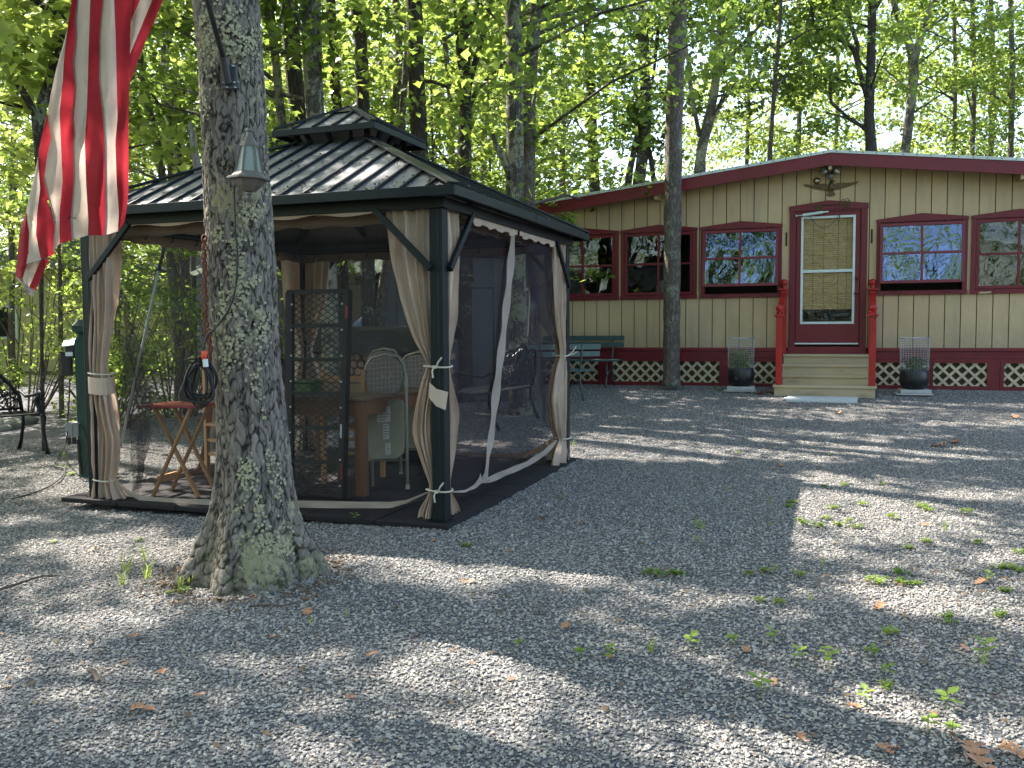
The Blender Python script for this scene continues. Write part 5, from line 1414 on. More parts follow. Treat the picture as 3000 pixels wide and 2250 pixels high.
# raised lichen tufts on the bark
def oak_surface(px, py):
    d = ray(px, py)
    t = 3.8 / d.y
    while t < 6:
        p = CAM + d * t
        cx = float(np.interp(p.z, OZ, OX)); r_ = float(np.interp(p.z, OZ, ORr))
        if (p.x - cx) ** 2 + (p.y - OY) ** 2 < (r_ * 0.99) ** 2: return p
        t += 0.004
    return None
V = MB(); rnd = random.Random(4)
for (cx, cy, sx_, sy_, n_) in ((665, 90, 45, 80, 150), (735, 130, 45, 60, 120), (610, 120, 25, 120, 110), (735, 620, 28, 35, 70), (690, 720, 22, 30, 55), (700, 850, 25, 60, 110), (690, 800, 22, 50, 70), (745, 820, 14, 18, 25), (660, 900, 24, 60, 60), (640, 690, 18, 40, 40), (600, 300, 12, 80, 40), (770, 960, 22, 50, 50), (735, 1385, 24, 45, 60), (815, 1410, 14, 60, 45), (760, 1500, 14, 35, 35), (805, 1590, 55, 38, 190), (712, 1370, 14, 40, 25), (790, 1340, 15, 50, 25), (700, 1490, 12, 14, 14), (780, 470, 10, 120, 30), (700, 1010, 35, 50, 60), (660, 1080, 20, 60, 40), (755, 1130, 20, 80, 40)):
    for i in range(n_):
        p = oak_surface(rnd.gauss(cx, sx_ * 0.6), rnd.gauss(cy, sy_ * 0.6))
        if p is None: continue
        n__ = Vector((p.x - float(np.interp(p.z, OZ, OX)), p.y - OY, 0)).normalized()
        t1 = Vector((-n__.y, n__.x, 0)); s_ = rnd.uniform(0.004, 0.011)
        p = p + n__ * 0.004 - Vector((OX0, OY, 0)); k_ = rnd.randint(5, 6); b0 = len(V.v)
        q0 = rnd.uniform(0, 6)
        for j in range(k_):
            q = q0 + 2 * math.pi * j / k_; rr = s_ * rnd.uniform(0.6, 1.3)
            V.v.append(tuple(p + t1 * rr * math.cos(q) + Vector((0, 0, 1)) * rr * math.sin(q) + n__ * rnd.uniform(0.0, 0.006)))
        V.f.append(tuple(range(b0, b0 + k_)))
obj('lichen', V, paint('lichen_tuft', (0.38, 0.355, 0.225), 0.95, 0.3, 60), oak, kind='stuff')

# ================================================================ LANTERN, FLAGPOLE, CHAIN, CORDS
lc = oak_surface(712, 500)
lan = thing('wall_lantern', 'weathered bronze lantern with frosted panes fixed to the big tree', 'lantern', (at(730, 470, lc.y - 0.13)))
lan.rotation_euler = (0, R(2), R(8))
u_ = (at(730, 470, lc.y - .13) - at(731, 471, lc.y - .13)).length / math.sqrt(2)
Z = lambda py: (470 - py) * u_
cap = MB().lathe([(0.0, Z(374)), (0.018, Z(376)), (0.021, Z(384)), (0.016, Z(388)), (0.018, Z(400)), (0.024, Z(402)), (0.030, Z(410)), (0.040, Z(418)), (0.046, Z(424)), (0.044, Z(430))], (0, 0, 0), 6, rot=0.2)
obj('cap', cap, M['lantern'], lan)
zt, zb_, rt_, rb_ = Z(428), Z(508), 0.041, 0.066
fr = MB()
hexp = lambda r_, i, z: Vector((r_ * math.cos(0.2 + i * math.pi / 3), r_ * math.sin(0.2 + i * math.pi / 3), z))
for i in range(6):
    fr.bar(hexp(rt_, i, zt), hexp(rb_, i, zb_), 0.010, 0.010)
    fr.bar(hexp(rt_, i, zt), hexp(rt_, i + 1, zt), 0.008, 0.010); fr.bar(hexp(rb_, i, zb_), hexp(rb_, i + 1, zb_), 0.008, 0.010)
    a0, a1, b1, b0 = hexp(rt_ * .96, i, zt), hexp(rt_ * .96, i + 1, zt), hexp(rb_ * .96, i + 1, zb_), hexp(rb_ * .96, i, zb_)
    obj('glass_pane', MB().add([a0, a1, b1, b0, a0 * 0.97 + Vector((0, 0, zt * 0.03)), a1 * 0.97 + Vector((0, 0, zt * .03)), b1 * 0.97 + Vector((0, 0, zb_ * .03)), b0 * 0.97 + Vector((0, 0, zb_ * .03))], [(0, 1, 2, 3), (7, 6, 5, 4)]), M['frost'], lan)
obj('frame', fr, M['lantern'], lan)
obj('bowl', MB().lathe([(0.070, Z(507)), (0.082, Z(516)), (0.106, Z(522)), (0.106, Z(527)), (0.080, Z(530)), (0.062, Z(545)), (0.034, Z(561)), (0.014, Z(564)), (0.016, Z(570)), (0.010, Z(574)), (0.016, Z(582)), (0.009, Z(590)), (0, Z(592))], (0, 0, 0), 6, rot=0.2), M['lantern'], lan)
obj('inner_tube', MB().lathe([(0.018, zb_), (0.018, zt)], (0, 0, 0), 10), M['white'], lan)
bp = obj('back_plate', MB().lathe([(0, 0), (0.058, 0.0), (0.060, 0.01), (0.046, 0.022), (0.0, 0.026)], (0, 0, 0), 20, 0.75, 1.3), M['lantern'], lan, smooth=True)
bp.location = (-0.035, 0.115, Z(440)); bp.rotation_euler = (R(90), 0, R(-12))
obj('arm', MB().tube([(-0.035, 0.10, Z(440)), (-0.035, 0.05, Z(412)), (-0.02, 0.012, Z(396)), (0, 0, Z(398))], 0.014, 8), M['lantern'], lan, smooth=True)

fb = oak_surface(672, 220)
br = thing('flag_bracket', 'black two socket flagpole bracket screwed to the big tree', 'bracket', fb + Vector((0, -0.012, 0)))
u_ = 4.5 / FPX
obj('plate', MB().box((0.006, 0, 0), (46 * u_, 0.016, 60 * u_)), M['flagpole'], br, bevel=0.008)
obj('plate', MB().box((0.016, -0.002, -34 * u_), (44 * u_, 0.02, 22 * u_)), M['flagpole'], br, bevel=0.006)
pole_dir = (at(560, -180, fb.y - 0.50) - fb).normalized()
obj('socket', MB().tube([Vector((-0.0, -0.02, -0.045)), pole_dir * 0.09 + Vector((0, -0.02, 0))], 0.021, 10), M['flagpole'], br)
sw = MB()
for (x, z) in ((-0.025, 0.035), (0.028, 0.035), (-0.02, -0.045), (0.03, -0.045), (0.035, -0.07), (-0.005, -0.07)): sw.lathe([(0, 0), (0.008, 0), (0.006, 0.006), (0, 0.007)], (x, -0.012, z), 8)
obj('screws', sw, M['gwire'], br, kind='stuff')
pole_end = fb + pole_dir * 1.75
obj('flagpole', MB().tube([fb + Vector((0, -0.03, 0)) , pole_end], 0.0135, 10), M['flagpole'], label='thin dark flagpole slanting up from the bracket on the tree', cat='flagpole', smooth=True)

# the flag: stripes hanging in folds from the pole above the frame
S1 = 2.759
def fp(c, x, y):
    y0 = {1: 0, 2: 300, 3: 560}[c]
    return (40 + x / S1, y0 + y / S1)
B = [
 [fp(1, 952, -700), fp(1, 950, 0), fp(1, 942, 320), fp(1, 935, 640), fp(1, 930, 950), fp(2, 928, 320), fp(2, 930, 640), fp(2, 922, 800), fp(3, 915, 130), fp(3, 897, 250), fp(3, 848, 322)],
 [fp(1, 800, -700), fp(1, 812, 0), fp(1, 825, 320), fp(1, 832, 640), fp(1, 840, 950), fp(2, 822, 320), fp(2, 832, 640), fp(2, 850, 880), fp(3, 850, 200), fp(3, 843, 325)],
 [fp(1, 735, -700), fp(1, 722, 0), fp(1, 690, 320), fp(1, 690, 640), fp(1, 722, 950), fp(2, 735, 320), fp(2, 740, 640), fp(2, 742, 900), fp(3, 742, 200), fp(3, 735, 358)],
 [fp(1, 640, -700), fp(1, 620, 0), fp(1, 608, 320), fp(1, 600, 640), fp(1, 588, 950), fp(2, 575, 320), fp(2, 585, 640), fp(2, 603, 950), fp(3, 605, 200), fp(3, 600, 357)],
 [fp(1, 540, -700), fp(1, 513, 0), fp(1, 492, 160), fp(1, 500, 320), fp(1, 478, 500), fp(1, 495, 700), fp(1, 470, 950), fp(2, 492, 260), fp(2, 480, 330), fp(2, 486, 620), fp(2, 462, 950), fp(3, 460, 200), fp(3, 470, 396)],
 [fp(1, 510, -700), fp(1, 467, 0), fp(1, 432, 260), fp(1, 405, 500), fp(1, 398, 640), fp(1, 372, 900), fp(2, 378, 250), fp(2, 396, 640), fp(2, 375, 850), fp(3, 370, 200), fp(3, 372, 424)],
]
def rs(pl, m_):
    L_ = [0]
    for a_, b_ in zip(pl[:-1], pl[1:]): L_.append(L_[-1] + math.dist(a_, b_))
    return [(float(np.interp(t_ * L_[-1], L_, [p[0] for p in pl])), float(np.interp(t_ * L_[-1], L_, [p[1] for p in pl]))) for t_ in np.linspace(0, 1, m_)]
flag = thing('flag', 'faded red and white striped flag hanging in folds from the pole', 'flag', at(300, 400, 4.0))
FL0 = flag.location.copy()
def fY(x, y, k=0.0):
    return 4.0 + 0.035 * math.sin(x * 0.035 + 0.6) + 0.018 * math.sin(x * 0.09 + y * 0.006) + 0.008 * math.sin(x * 0.05 + y * 0.03) + k
def strip(L, Rr, mat, k0=0.0, k1=None, name='stripe', m=60, n=7, bulge=0.012):
    """L, Rr pixel polylines; k = extra depth at the left/right edge"""
    k1 = k0 if k1 is None else k1
    a_, b_ = rs(L, m), rs(Rr, m); P = []
    for i, ((x0, y0), (x1, y1)) in enumerate(zip(a_, b_)):
        row = []
        for j in range(n + 1):
            t_ = j / n; x, y = x0 + (x1 - x0) * t_, y0 + (y1 - y0) * t_
            kk = k0 + (k1 - k0) * t_ - bulge * math.sin(math.pi * t_) + 0.004 * noise.noise(Vector((x * 0.02, y * 0.02, 3))) + 0.003 * noise.noise(Vector((x * 0.08, y * 0.04, 8)))
            row.append(at(x, y, fY(x, y) + kk) - FL0)
        P.append(row)
    return obj(name, MB().grid(P), mat, flag, smooth=True)
for i, c_ in enumerate(('fred', 'fwhite', 'fred', 'fwhite', 'fred')):
    s_ = strip(B[i + 1], B[i], M[c_], 0, 0)
# seams along the white stripes
for bb, w_ in ((B[2], 6), (B[4], 7)):
    strip(bb, [(x + w_, y) for x, y in bb], M['fseam'], -0.004, -0.004, 'seam', 90, 1, 0.0)
W3l = [fp(1, 500, -700), fp(1, 470, 0), fp(1, 432, 250), fp(1, 345, 550), fp(1, 292, 800), fp(1, 275, 950), fp(2, 300, 290), fp(2, 270, 430), fp(2, 246, 610), fp(2, 290, 800), fp(2, 325, 950), fp(3, 333, 275), fp(3, 312, 492)]
strip(W3l, B[5], M['fwhite'], 0.03, 0.0)
R4l = [fp(2, 268, 95), fp(2, 206, 370), fp(2, 196, 470), fp(2, 215, 700), fp(2, 196, 850), fp(3, 190, 180), fp(3, 181, 350), fp(3, 222, 555)]
R4r = [fp(2, 272, 98), fp(2, 302, 280), fp(2, 270, 440), fp(2, 246, 620), fp(2, 290, 800), fp(3, 255, 20), fp(3, 333, 280), fp(3, 328, 512)]
strip(R4l, R4r, M['fred'], 0.03, 0.035)
strip([fp(2, 246, 600), fp(2, 275, 750), fp(2, 320, 930), fp(3, 325, 260)], [fp(2, 254, 600), fp(2, 288, 750), fp(2, 334, 930), fp(3, 338, 260)], M['fseam'], 0.022, 0.022, 'seam', 40, 1, 0.0)
W4l = [fp(2, 197, 440), fp(2, 150, 660), fp(2, 103, 870), fp(3, 102, 190), fp(3, 125, 330), fp(3, 120, 500), fp(3, 100, 590)]
W4r = [fp(2, 199, 442), fp(2, 214, 700), fp(2, 196, 850), fp(3, 190, 180), fp(3, 181, 350), fp(3, 205, 480), fp(3, 222, 556)]
strip(W4l, W4r, M['fwhite'], 0.05, 0.03)
R5l = [fp(3, 100, 170), fp(3, 62, 280), fp(3, 42, 400), fp(3, 30, 530), fp(3, 35, 632)]
R5r = [fp(3, 102, 180), fp(3, 115, 270), fp(3, 125, 340), fp(3, 120, 480), fp(3, 103, 592)]
strip(R5l, R5r, M['fred'], 0.06, 0.05)
# underside of the flag turned up at the lower corner, and the stretch behind at the right
strip([fp(3, 18, 590), fp(3, 18, 660), fp(3, 22, 710)], [fp(3, 108, 596), fp(3, 92, 640), fp(3, 74, 702)], M['fred'], 0.09, 0.09, m=12)
strip([fp(3, 108, 592), fp(3, 90, 650), fp(3, 75, 700), fp(3, 78, 738)], [fp(3, 216, 560), fp(3, 175, 660), fp(3, 130, 772), fp(3, 126, 776)], M['fwhite'], 0.09, 0.09, m=14)
strip([fp(3, 214, 562), fp(3, 172, 665), fp(3, 128, 772)], [fp(3, 292, 545), fp(3, 240, 660), fp(3, 180, 802)], M['fred'], 0.09, 0.09, m=14)
strip([fp(3, 20, 690), fp(3, 75, 745), fp(3, 128, 778), fp(3, 182, 802)], [fp(3, 22, 715), fp(3, 68, 755), fp(3, 112, 830), fp(3, 155, 855)], M['fseam'], 0.088, 0.088, 'hem', 12)
strip([fp(1, 1180, -560), fp(1, 1120, 0), fp(1, 1030, 220), fp(1, 938, 440), fp(1, 936, 690)], [fp(1, 1380, -560), fp(1, 1208, 0), fp(1, 1110, 230), fp(1, 1018, 455), fp(1, 936, 692)], M['fred'], 0.10, 0.16)
strip([fp(1, 1050, -560), fp(1, 1022, 0), fp(1, 960, 130), fp(1, 942, 210), fp(1, 939, 435)], [fp(1, 1180, -560), fp(1, 1120, 0), fp(1, 1030, 220), fp(1, 960, 390), fp(1, 940, 438)], M['fwhite'], 0.07, 0.10)
strip([fp(1, 940, -560), fp(1, 948, 0), fp(1, 948, 90), fp(1, 948, 160)], [fp(1, 1050, -560), fp(1, 1022, 0), fp(1, 978, 95), fp(1, 949, 165)], M['fred'], 0.05, 0.07)
# bottom hem of the main part
hemp = [fp(3, 328, 506), fp(3, 372, 418), fp(3, 470, 392), fp(3, 600, 355), fp(3, 735, 356), fp(3, 846, 322)]
strip([(x, y - 16) for x, y in hemp], [(x, y + 2) for x, y in hemp], cloth('hem_cloth', (0.40, 0.30, 0.26)), -0.004, -0.004, 'hem', 60, 2, 0.0) if False else None

# chain with hook, coil of extension cord
chn = thing('rusty_chain', 'rusty chain hanging down the left side of the big tree', 'chain', at(598, 700, 4.66))
mech = MB().tube([(0.011 * math.cos(q), 0, 0.020 * math.sin(q)) for q in np.linspace(0, 2 * math.pi, 13)], 0.0042, 5, False).mesh('link')
n_ = 22
for i in range(n_):
    f_ = i / (n_ - 1)
    p = at(598 + 4 * f_ + 2 * math.sin(i), 700 + 262 * f_, 4.66)
    o = link('link', mech, M['rust'], chn, loc=p - chn.location); o.rotation_euler = (0, R(3 * math.sin(i * 2)), (i % 2) * R(90) + R(20))
for i in range(9):
    p = at(614 + 2 * math.sin(i * 2), 975 + 12 * i, 4.64)
    o = link('link', mech, M['rust'], chn, loc=p - chn.location); o.rotation_euler = (0, R(8 * math.sin(i * 2)), (i % 2) * R(90) + R(20))
p0 = at(601, 965, 4.66) - chn.location
obj('hook', MB().tube([p0, p0 + Vector((0, 0, -0.03)), p0 + Vector((0.018, 0, -0.05)), p0 + Vector((0.03, 0, -0.03))], 0.005, 6), M['rust'], chn)
coil = thing('extension_cord', 'black extension cord coiled on a hook beside the tree, orange tape at its top', 'cord', at(592, 1050, 4.55))
rnd = random.Random(12); mb = MB()
CB = coil.location
for k in range(7):
    cx = 585 + rnd.uniform(-12, 12); cy = 1118 + rnd.uniform(-14, 16); rx = rnd.uniform(38, 54); ry = rnd.uniform(50, 76); ph = rnd.uniform(-.3, .3)
    pts = []
    for q in np.linspace(0, 2 * math.pi, 26):
        x = cx + rx * math.sin(q + ph) * (0.55 + 0.45 * math.sin(q / 2) ** 2); y = cy - ry * math.cos(q)
        pts.append(at(x + (592 - cx) * max(0, math.cos(q)) ** 3, y, 4.55 + 0.02 * math.sin(q * 2 + k) + 0.006 * k) - CB)
    mb.tube(pts, 0.0065, 6, False)
mb.tube([at(x, y, 4.53) - CB for x, y in ((590, 1050), (560, 1052), (543, 1054), (545, 1062), (565, 1063), (592, 1056))], 0.0065, 6)
mb.tube([at(x, y, 4.53) - CB for x, y in ((540, 1120), (528, 1150), (530, 1168), (560, 1176), (600, 1184), (618, 1172))], 0.0065, 6)
obj('loops', mb, M['rubber'], coil, smooth=True)
obj('orange_plug', MB().tube([at(597, 1028, 4.52) - CB, at(599, 1036, 4.52) - CB, at(597, 1052, 4.52) - CB], 0.013, 8), M['orange'], coil, smooth=True)
obj('plug', MB().tube([at(601, 1052, 4.52) - CB, at(603, 1075, 4.52) - CB], 0.014, 8), M['white'], coil)
pts = [oak_surface(x, y) for x, y in ((690, 545), (691, 600), (694, 680), (699, 740), (698, 800), (690, 860), (672, 910), (650, 942))]
pts = [p + Vector((0, -0.02, 0)) for p in pts if p is not None] + [at(627, 965, 4.56), at(606, 985, 4.54), at(596, 1020, 4.53)]
wire('lamp_cable', 'black cable running from the lantern down the trunk to the coiled cord', pts, 0.0048)

# ================================================================ OTHER TREES
LEAF6 = np.array([(0, 0, 0), (0.30, -0.32, 0.03), (0.22, -0.62, .0), (0.58, -0.34, -.02), (1.0, 0, -0.10), (0.58, 0.34, -.02), (0.22, 0.62, .0), (0.30, 0.32, 0.03)], np.float32)  # lobed
LEAF4 = np.array([(0, 0, 0), (0.45, -0.33, 0.05), (1.0, 0, -0.05), (0.45, 0.33, 0.05)], np.float32)
def leaves_np(pos, size, tilt=0.6, shape=4, rg=rng):
    n = len(pos)
    T = LEAF4 if shape == 4 else LEAF6
    k = len(T)
    yaw = rg.uniform(0, 2 * np.pi, n); pit = rg.normal(-0.25, tilt, n); rol = rg.normal(0, tilt, n)
    cy, sy = np.cos(yaw), np.sin(yaw); cp, sp = np.cos(pit), np.sin(pit); cr, sr = np.cos(rol), np.sin(rol)
    X = np.stack([cy * cp, sy * cp, sp], -1)
    Y0 = np.stack([-sy, cy, np.zeros(n)], -1); Z0 = np.cross(X, Y0)
    Y = Y0 * cr[:, None] + Z0 * sr[:, None]; Z_ = np.cross(X, Y)
    s = (size * rg.uniform(0.7, 1.25, n))[:, None, None]
    V = pos[:, None, :] + s * (T[None, :, 0:1] * X[:, None, :] + T[None, :, 1:2] * Y[:, None, :] + T[None, :, 2:3] * Z_[:, None, :])
    if shape == 4:
        F = (np.arange(n)[:, None] * k + np.arange(k)[None, :])
    else:
        base = np.array([[0, 1, 2, 3], [0, 3, 4, 5], [0, 5, 6, 7]])
        F = (np.arange(n)[:, None, None] * k + base[None]).reshape(-1, 4)
    return V.reshape(-1, 3), F
def sprays(centers, rad, flat, per, rg=rng):
    c = np.repeat(np.asarray(centers, np.float32), per, axis=0)
    d = rg.normal(0, 1, (len(c), 3)); 
    d /= np.linalg.norm(d, axis=1)[:, None] + 1e-6
    d *= (rg.uniform(0, 1, len(c)) ** 0.5)[:, None]
    r = np.repeat(np.asarray(rad, np.float32) * np.ones(len(centers), np.float32), per)[:, None]
    return c + d * r * np.array([1, 1, flat])

SD = np.array([SUN.x, SUN.y, SUN.z])
def shadow_px(pos):
    """where on the yard the shadow of each point falls, in photo pixels (the yard taken as level at 0.08 m)"""
    t = (pos[:, 2] - 0.10) / SD[2]
    g = pos - SD[None] * t[:, None]
    for _ in range(2):
        s = (g[:, 0] - _HX) * _SB + (g[:, 1] - _HY) * _CB
        gz_ = CAMH - np.interp(s, _GS, _GD)
        t = (pos[:, 2] - gz_) / SD[2]; g = pos - SD[None] * t[:, None]
    v = g - np.array(CAM)
    w = v @ np.array(_F); w = np.where(w < 0.3, 0.3, w)
    return 1500 + FPX * (v @ np.array(_r)) / w, 1125 - FPX * (v @ np.array(_u)) / w, g
# openings cut in the leaves to put sun patches on the gravel (ellipses: x, y, rx, ry in photo pixels)
SUNNY = [(2150, 1292, 420, 24), (2750, 1335, 230, 20), (2350, 1225, 260, 9), (1990, 1318, 350, 32), (1800, 1322, 200, 26), (2430, 1332, 280, 22), (1700, 1288, 130, 22), (2440, 1470, 150, 70), (2650, 1520, 200, 50), (2850, 1455, 150, 16), (2900, 1640, 120, 20), (2650, 1740, 160, 28),
         (330, 1585, 260, 42), (420, 1390, 170, 55), (470, 1340, 120, 40), (90, 1345, 90, 10), (250, 1420, 120, 30), (60, 1500, 80, 14),
         (1340, 1930, 170, 60), (1120, 1975, 60, 30), (1450, 2080, 140, 60), (1280, 2160, 140, 60), (1620, 1990, 120, 40), (1100, 1640, 190, 22), (1380, 1700, 220, 30), (1700, 1700, 150, 20), (960, 2200, 120, 50), (500, 2150, 90, 30),
         (2550, 2080, 160, 34), (2850, 2140, 160, 30), (1950, 1650, 130, 18), (2120, 1230, 190, 7), (1760, 1250, 90, 8), (1845, 1168, 110, 4), (2450, 1205, 200, 8), (2700, 1280, 120, 8), (1900, 1215, 60, 6), (2700, 1190, 120, 5), (2850, 1240, 140, 6), (2250, 1168, 90, 4), (2600, 1168, 70, 4), (1640, 1190, 60, 6),
         (690, 1745, 70, 14), (70, 1880, 60, 16), (1500, 1560, 40, 8), (1330, 1395, 1, 1), (1470, 1230, 160, 14), (1400, 1300, 80, 10), (640, 1340, 50, 15), (1010, 1420, 60, 20)]
HALF = [(1000, 2100, 1000, 200), (350, 1720, 420, 110), (2500, 2180, 600, 110), (2250, 1240, 760, 55), (2750, 1500, 420, 130), (400, 1400, 300, 90), (1350, 1690, 420, 40), (2450, 1760, 700, 60)]
# roof of the gazebo and other raised places that catch light are left to chance
def sun_cull(pos, keep=0.06, seed=1):
    px, py, g = shadow_px(pos)
    rg = np.random.default_rng(seed)
    m = np.zeros(len(pos))
    wob = 1 + 0.28 * np.sin(px * 0.023 + py * 0.05) + 0.22 * np.sin(px * 0.061 - py * 0.11 + 1.0)
    for (x, y, rx, ry) in SUNNY:
        e = ((px - x) / rx / 1.12) ** 2 + ((py - y) / ry / 1.25) ** 2
        m = np.maximum(m, (e * wob < 1).astype(float))
    h = np.zeros(len(pos), bool)
    for (x, y, rx, ry) in HALF:
        h |= (((px - x) / rx) ** 2 + ((py - y) / ry) ** 2) * wob < 1
    u = rg.uniform(0, 1, len(pos))
    return ~(((m > 0) & (u > keep)) | (h & (u > max(keep, 0.34)))), m
def view_top(pos):
    """elevation above the top edge of the picture"""
    v = pos - np.array(CAM); w = v @ np.array(_F)
    return (FPX * (v @ np.array(_u)) / np.maximum(w, 0.1)) > 1150

def tree(name, label, Y, pts, mat='bark1', crown=None, leaf='leafA', group=None, leafsize=0.11, limbs=(), sides=10, topz=12.0, shape=4, low=None):
    """pts: (px, py, half-width px) from low to high; trunk runs from the ground up through them to topz"""
    P = []; Rr = []
    for (x, y, w) in pts:
        P.append(at(x, y, Y)); Rr.append(w * Y / FPX)
    gx = P[0] + (P[0] - P[1]) * (0.0 if len(P) < 2 else 0.15)
    gzv = ground_z(P[0].x, Y) if Y < 18 else CAMH - 0.93
    if P[0].z > gzv + 0.2:
        dirv = (P[0] - P[1]); k_ = (P[0].z - gzv) / max(1e-3, -dirv.z) if dirv.z < 0 else 0
        off = dirv * k_ * 0.6; off.z = 0
        base = Vector((P[0].x + off.x, P[0].y, gzv - 0.1))
        P = [base, base + (P[0] - base) * 0.12] + P; Rr = [Rr[0] * 1.55, Rr[0] * 1.15] + Rr
    ext_ = P[-1] - P[-2]; ext_.normalize()
    z = P[-1].z; last = P[-1]
    while z < topz - 0.5:
        ext_ = (ext_ * 0.8 + Vector((random.uniform(-.12, .12), random.uniform(-.12, .12), 1)) * 0.4).normalized()
        last = last + ext_ * 1.6; z = last.z; P.append(last); Rr.append(max(0.02, Rr[-1] * 0.82))
    root = thing(name, label, 'tree', (P[0].x, P[0].y, P[0].z), group=group)
    O = P[0]
    # subdivide smoothly
    Q = []; RR = []
    for i in range(len(P) - 1):
        p0, p1, p2, p3 = P[max(i - 1, 0)], P[i], P[i + 1], P[min(i + 2, len(P) - 1)]
        for t_ in (0, .33, .66):
            q = 0.5 * ((2 * p1) + (p2 - p0) * t_ + (2 * p0 - 5 * p1 + 4 * p2 - p3) * t_ ** 2 + (3 * p1 - p0 - 3 * p2 + p3) * t_ ** 3)
            r_ = Rr[i] + (Rr[i + 1] - Rr[i]) * t_
            Q.append(q - O); RR.append(r_ * (1 + 0.05 * math.sin(i * 3 + t_ * 7)))
    Q.append(P[-1] - O); RR.append(Rr[-1])
    obj('trunk', MB().tube(Q, RR, sides), M[mat], root, smooth=True)
    tips = []
    for lb in limbs:
        L_ = [at(x, y, Y + dy) - O for (x, y, w, dy) in lb]
        obj('limb', MB().tube(L_, [w * Y / FPX for (_, _, w, _) in lb], 6), M[mat], root, smooth=True)
        tips.append(L_[-1])
    # crown
    rg = np.random.default_rng(abs(hash(label)) % 1000 if False else int(pts[0][0]))
    cs = []
    if crown:
        n_sp, rad, zc, per = crown
        if Y < 13 and group: shape = 6; leafsize = 0.098
        if name == 'yard_tree': pass
        elif Y < 17: n_sp = int(n_sp * 1.7); zc = (min(zc[0], 3.3), zc[1])
        else: n_sp = int(n_sp * 1.5)
        hub = np.array(last)
        tp = np.array(P[-1])
        tw = MB()
        for i in range(n_sp):
            zz = rg.uniform(zc[0], zc[1])
            fr_ = np.interp(zz, [q.z for q in P], range(len(P)))
            i0 = int(min(fr_, len(P) - 2)); tpos = np.array(P[i0]) + (np.array(P[i0 + 1]) - np.array(P[i0])) * (fr_ - i0)
            q = rg.uniform(0, 2 * np.pi); rr = rad * math.sqrt(rg.uniform(0.05, 1)) * (1 - 0.35 * abs((zz - (zc[0] + zc[1]) / 2) / (zc[1] - zc[0])))
            c = tpos + np.array([math.cos(q) * rr, math.sin(q) * rr, rg.uniform(-.2, .6)])
            cs.append(c)
            if i % 3 == 0 and sun_cull(np.array([c, c * .5 + tpos * .5]), 0.0, i)[0].all():
                a_ = Vector(tpos - np.array([0, 0, 0.5])) - O; b_ = Vector(c) - O
                mid_ = (a_ + b_) / 2 + Vector((0, 0, 0.25 * random.uniform(0.2, 1)))
                tw.tube([a_, mid_, b_], [0.03, 0.018, 0.008], 4, False)
        if tw.v: obj('branches', tw, M[mat], root, kind='stuff', smooth=True)
    for t_ in tips:
        for _ in range(4): cs.append(np.array(t_ + O) + rg.normal(0, 0.35, 3))
    if low is not None:
        for (x, y, dy, r_) in low:
            c0 = np.array(at(x, y, Y + dy))
            for _ in range(3): cs.append(c0 + rg.normal(0, r_, 3) * np.array([1, 1, .4]))
    if cs:
        per = crown[3] if crown else 60
        pos = sprays(cs, 0.62, 0.38, per, rg)
        ok, _ = sun_cull(pos, 0.015, int(pts[0][0]))
        above = view_top(pos)
        # leaves shading the sunny spots are removed, but for a few inside the picture
        pos = pos[ok | (~above & (rg.uniform(0, 1, len(pos)) < 0.14))]
        V_, F_ = leaves_np(pos - np.array(O), leafsize, 0.55, shape, rg)
        link('crown', np_mesh('crown', V_, F_), M[leaf], root)
    return root

TG = 'tall hardwood trees of the wood behind the gazebo and cabin'
def P3(*a): return list(a)
# left side
tree('forked_tree', 'dark forked young tree behind the flag at the left edge', 9.5, [(122, 1000, 5), (120, 700, 8), (116, 440, 14), (112, 345, 17), (150, 230, 15), (172, 120, 16), (180, 0, 18)], 'bark1', (26, 2.2, (3.8, 9.5), 80), 'leafC', None, 0.12,
     limbs=([(112, 352, 12, 0), (80, 290, 10, -.1), (40, 225, 9, -.2), (-30, 130, 8, -.3)], [(175, 60, 9, 0), (130, 20, 9, -.1), (85, -10, 8, -.2)], [(64, 312, 5, 0), (35, 308, 5, -.1), (0, 300, 4, -.2)], [(172, 160, 5, 0), (160, 135, 5, 0), (155, 100, 4, .1)]), topz=8.5, shape=6,
     low=[(40, 80, 0, .5), (60, 250, .2, .5), (130, 560, .3, .5), (20, 420, 0, .5), (260, 330, .6, .4), (90, 480, 0.5, .6)])
tree('maple_tree', 'slender bare stemmed maple, left one of the pair right of the flag', 14, [(505, 560, 12), (498, 360, 12), (485, 200, 11), (477, 60, 10), (470, -40, 9)], 'bark3', (30, 2.6, (6.5, 12), 90), 'leafB', TG, 0.12)
tree('maple_tree', 'slender bare stemmed maple, right one of the pair right of the flag', 13.6, [(530, 560, 12), (520, 420, 11), (505, 240, 10), (490, 60, 9), (488, -40, 8)], 'bark3', (30, 2.6, (6.5, 12), 90), 'leafB', TG, 0.12,
     limbs=([(515, 330, 5, 0), (535, 290, 4, .1), (548, 240, 3, .1)],))
tree('maple_tree', 'slim leaning maple close beside the flag edge', 12.5, [(480, 560, 11), (462, 430, 11), (430, 290, 10), (412, 180, 9), (402, 60, 8)], 'bark3', (26, 2.4, (6.0, 11), 90), 'leafB', TG, 0.12)
tree('maple_tree', 'thin straight maple just left of the big oak', 15.5, [(562, 560, 7), (560, 340, 6), (552, 120, 6), (549, -40, 5)], 'bark3', (24, 2.4, (7.0, 12), 90), 'leafA', TG, 0.12)
sn = thing('dead_snag', 'pale broken dead trunk leaning just left of the big oak', 'dead tree', at(592, 620, 9.2))
sp_ = [at(606, 760, 9.6) - sn.location, at(592, 600, 9.6) - sn.location, at(580, 500, 9.6) - sn.location, at(566, 420, 9.6) - sn.location, at(558, 372, 9.6) - sn.location]
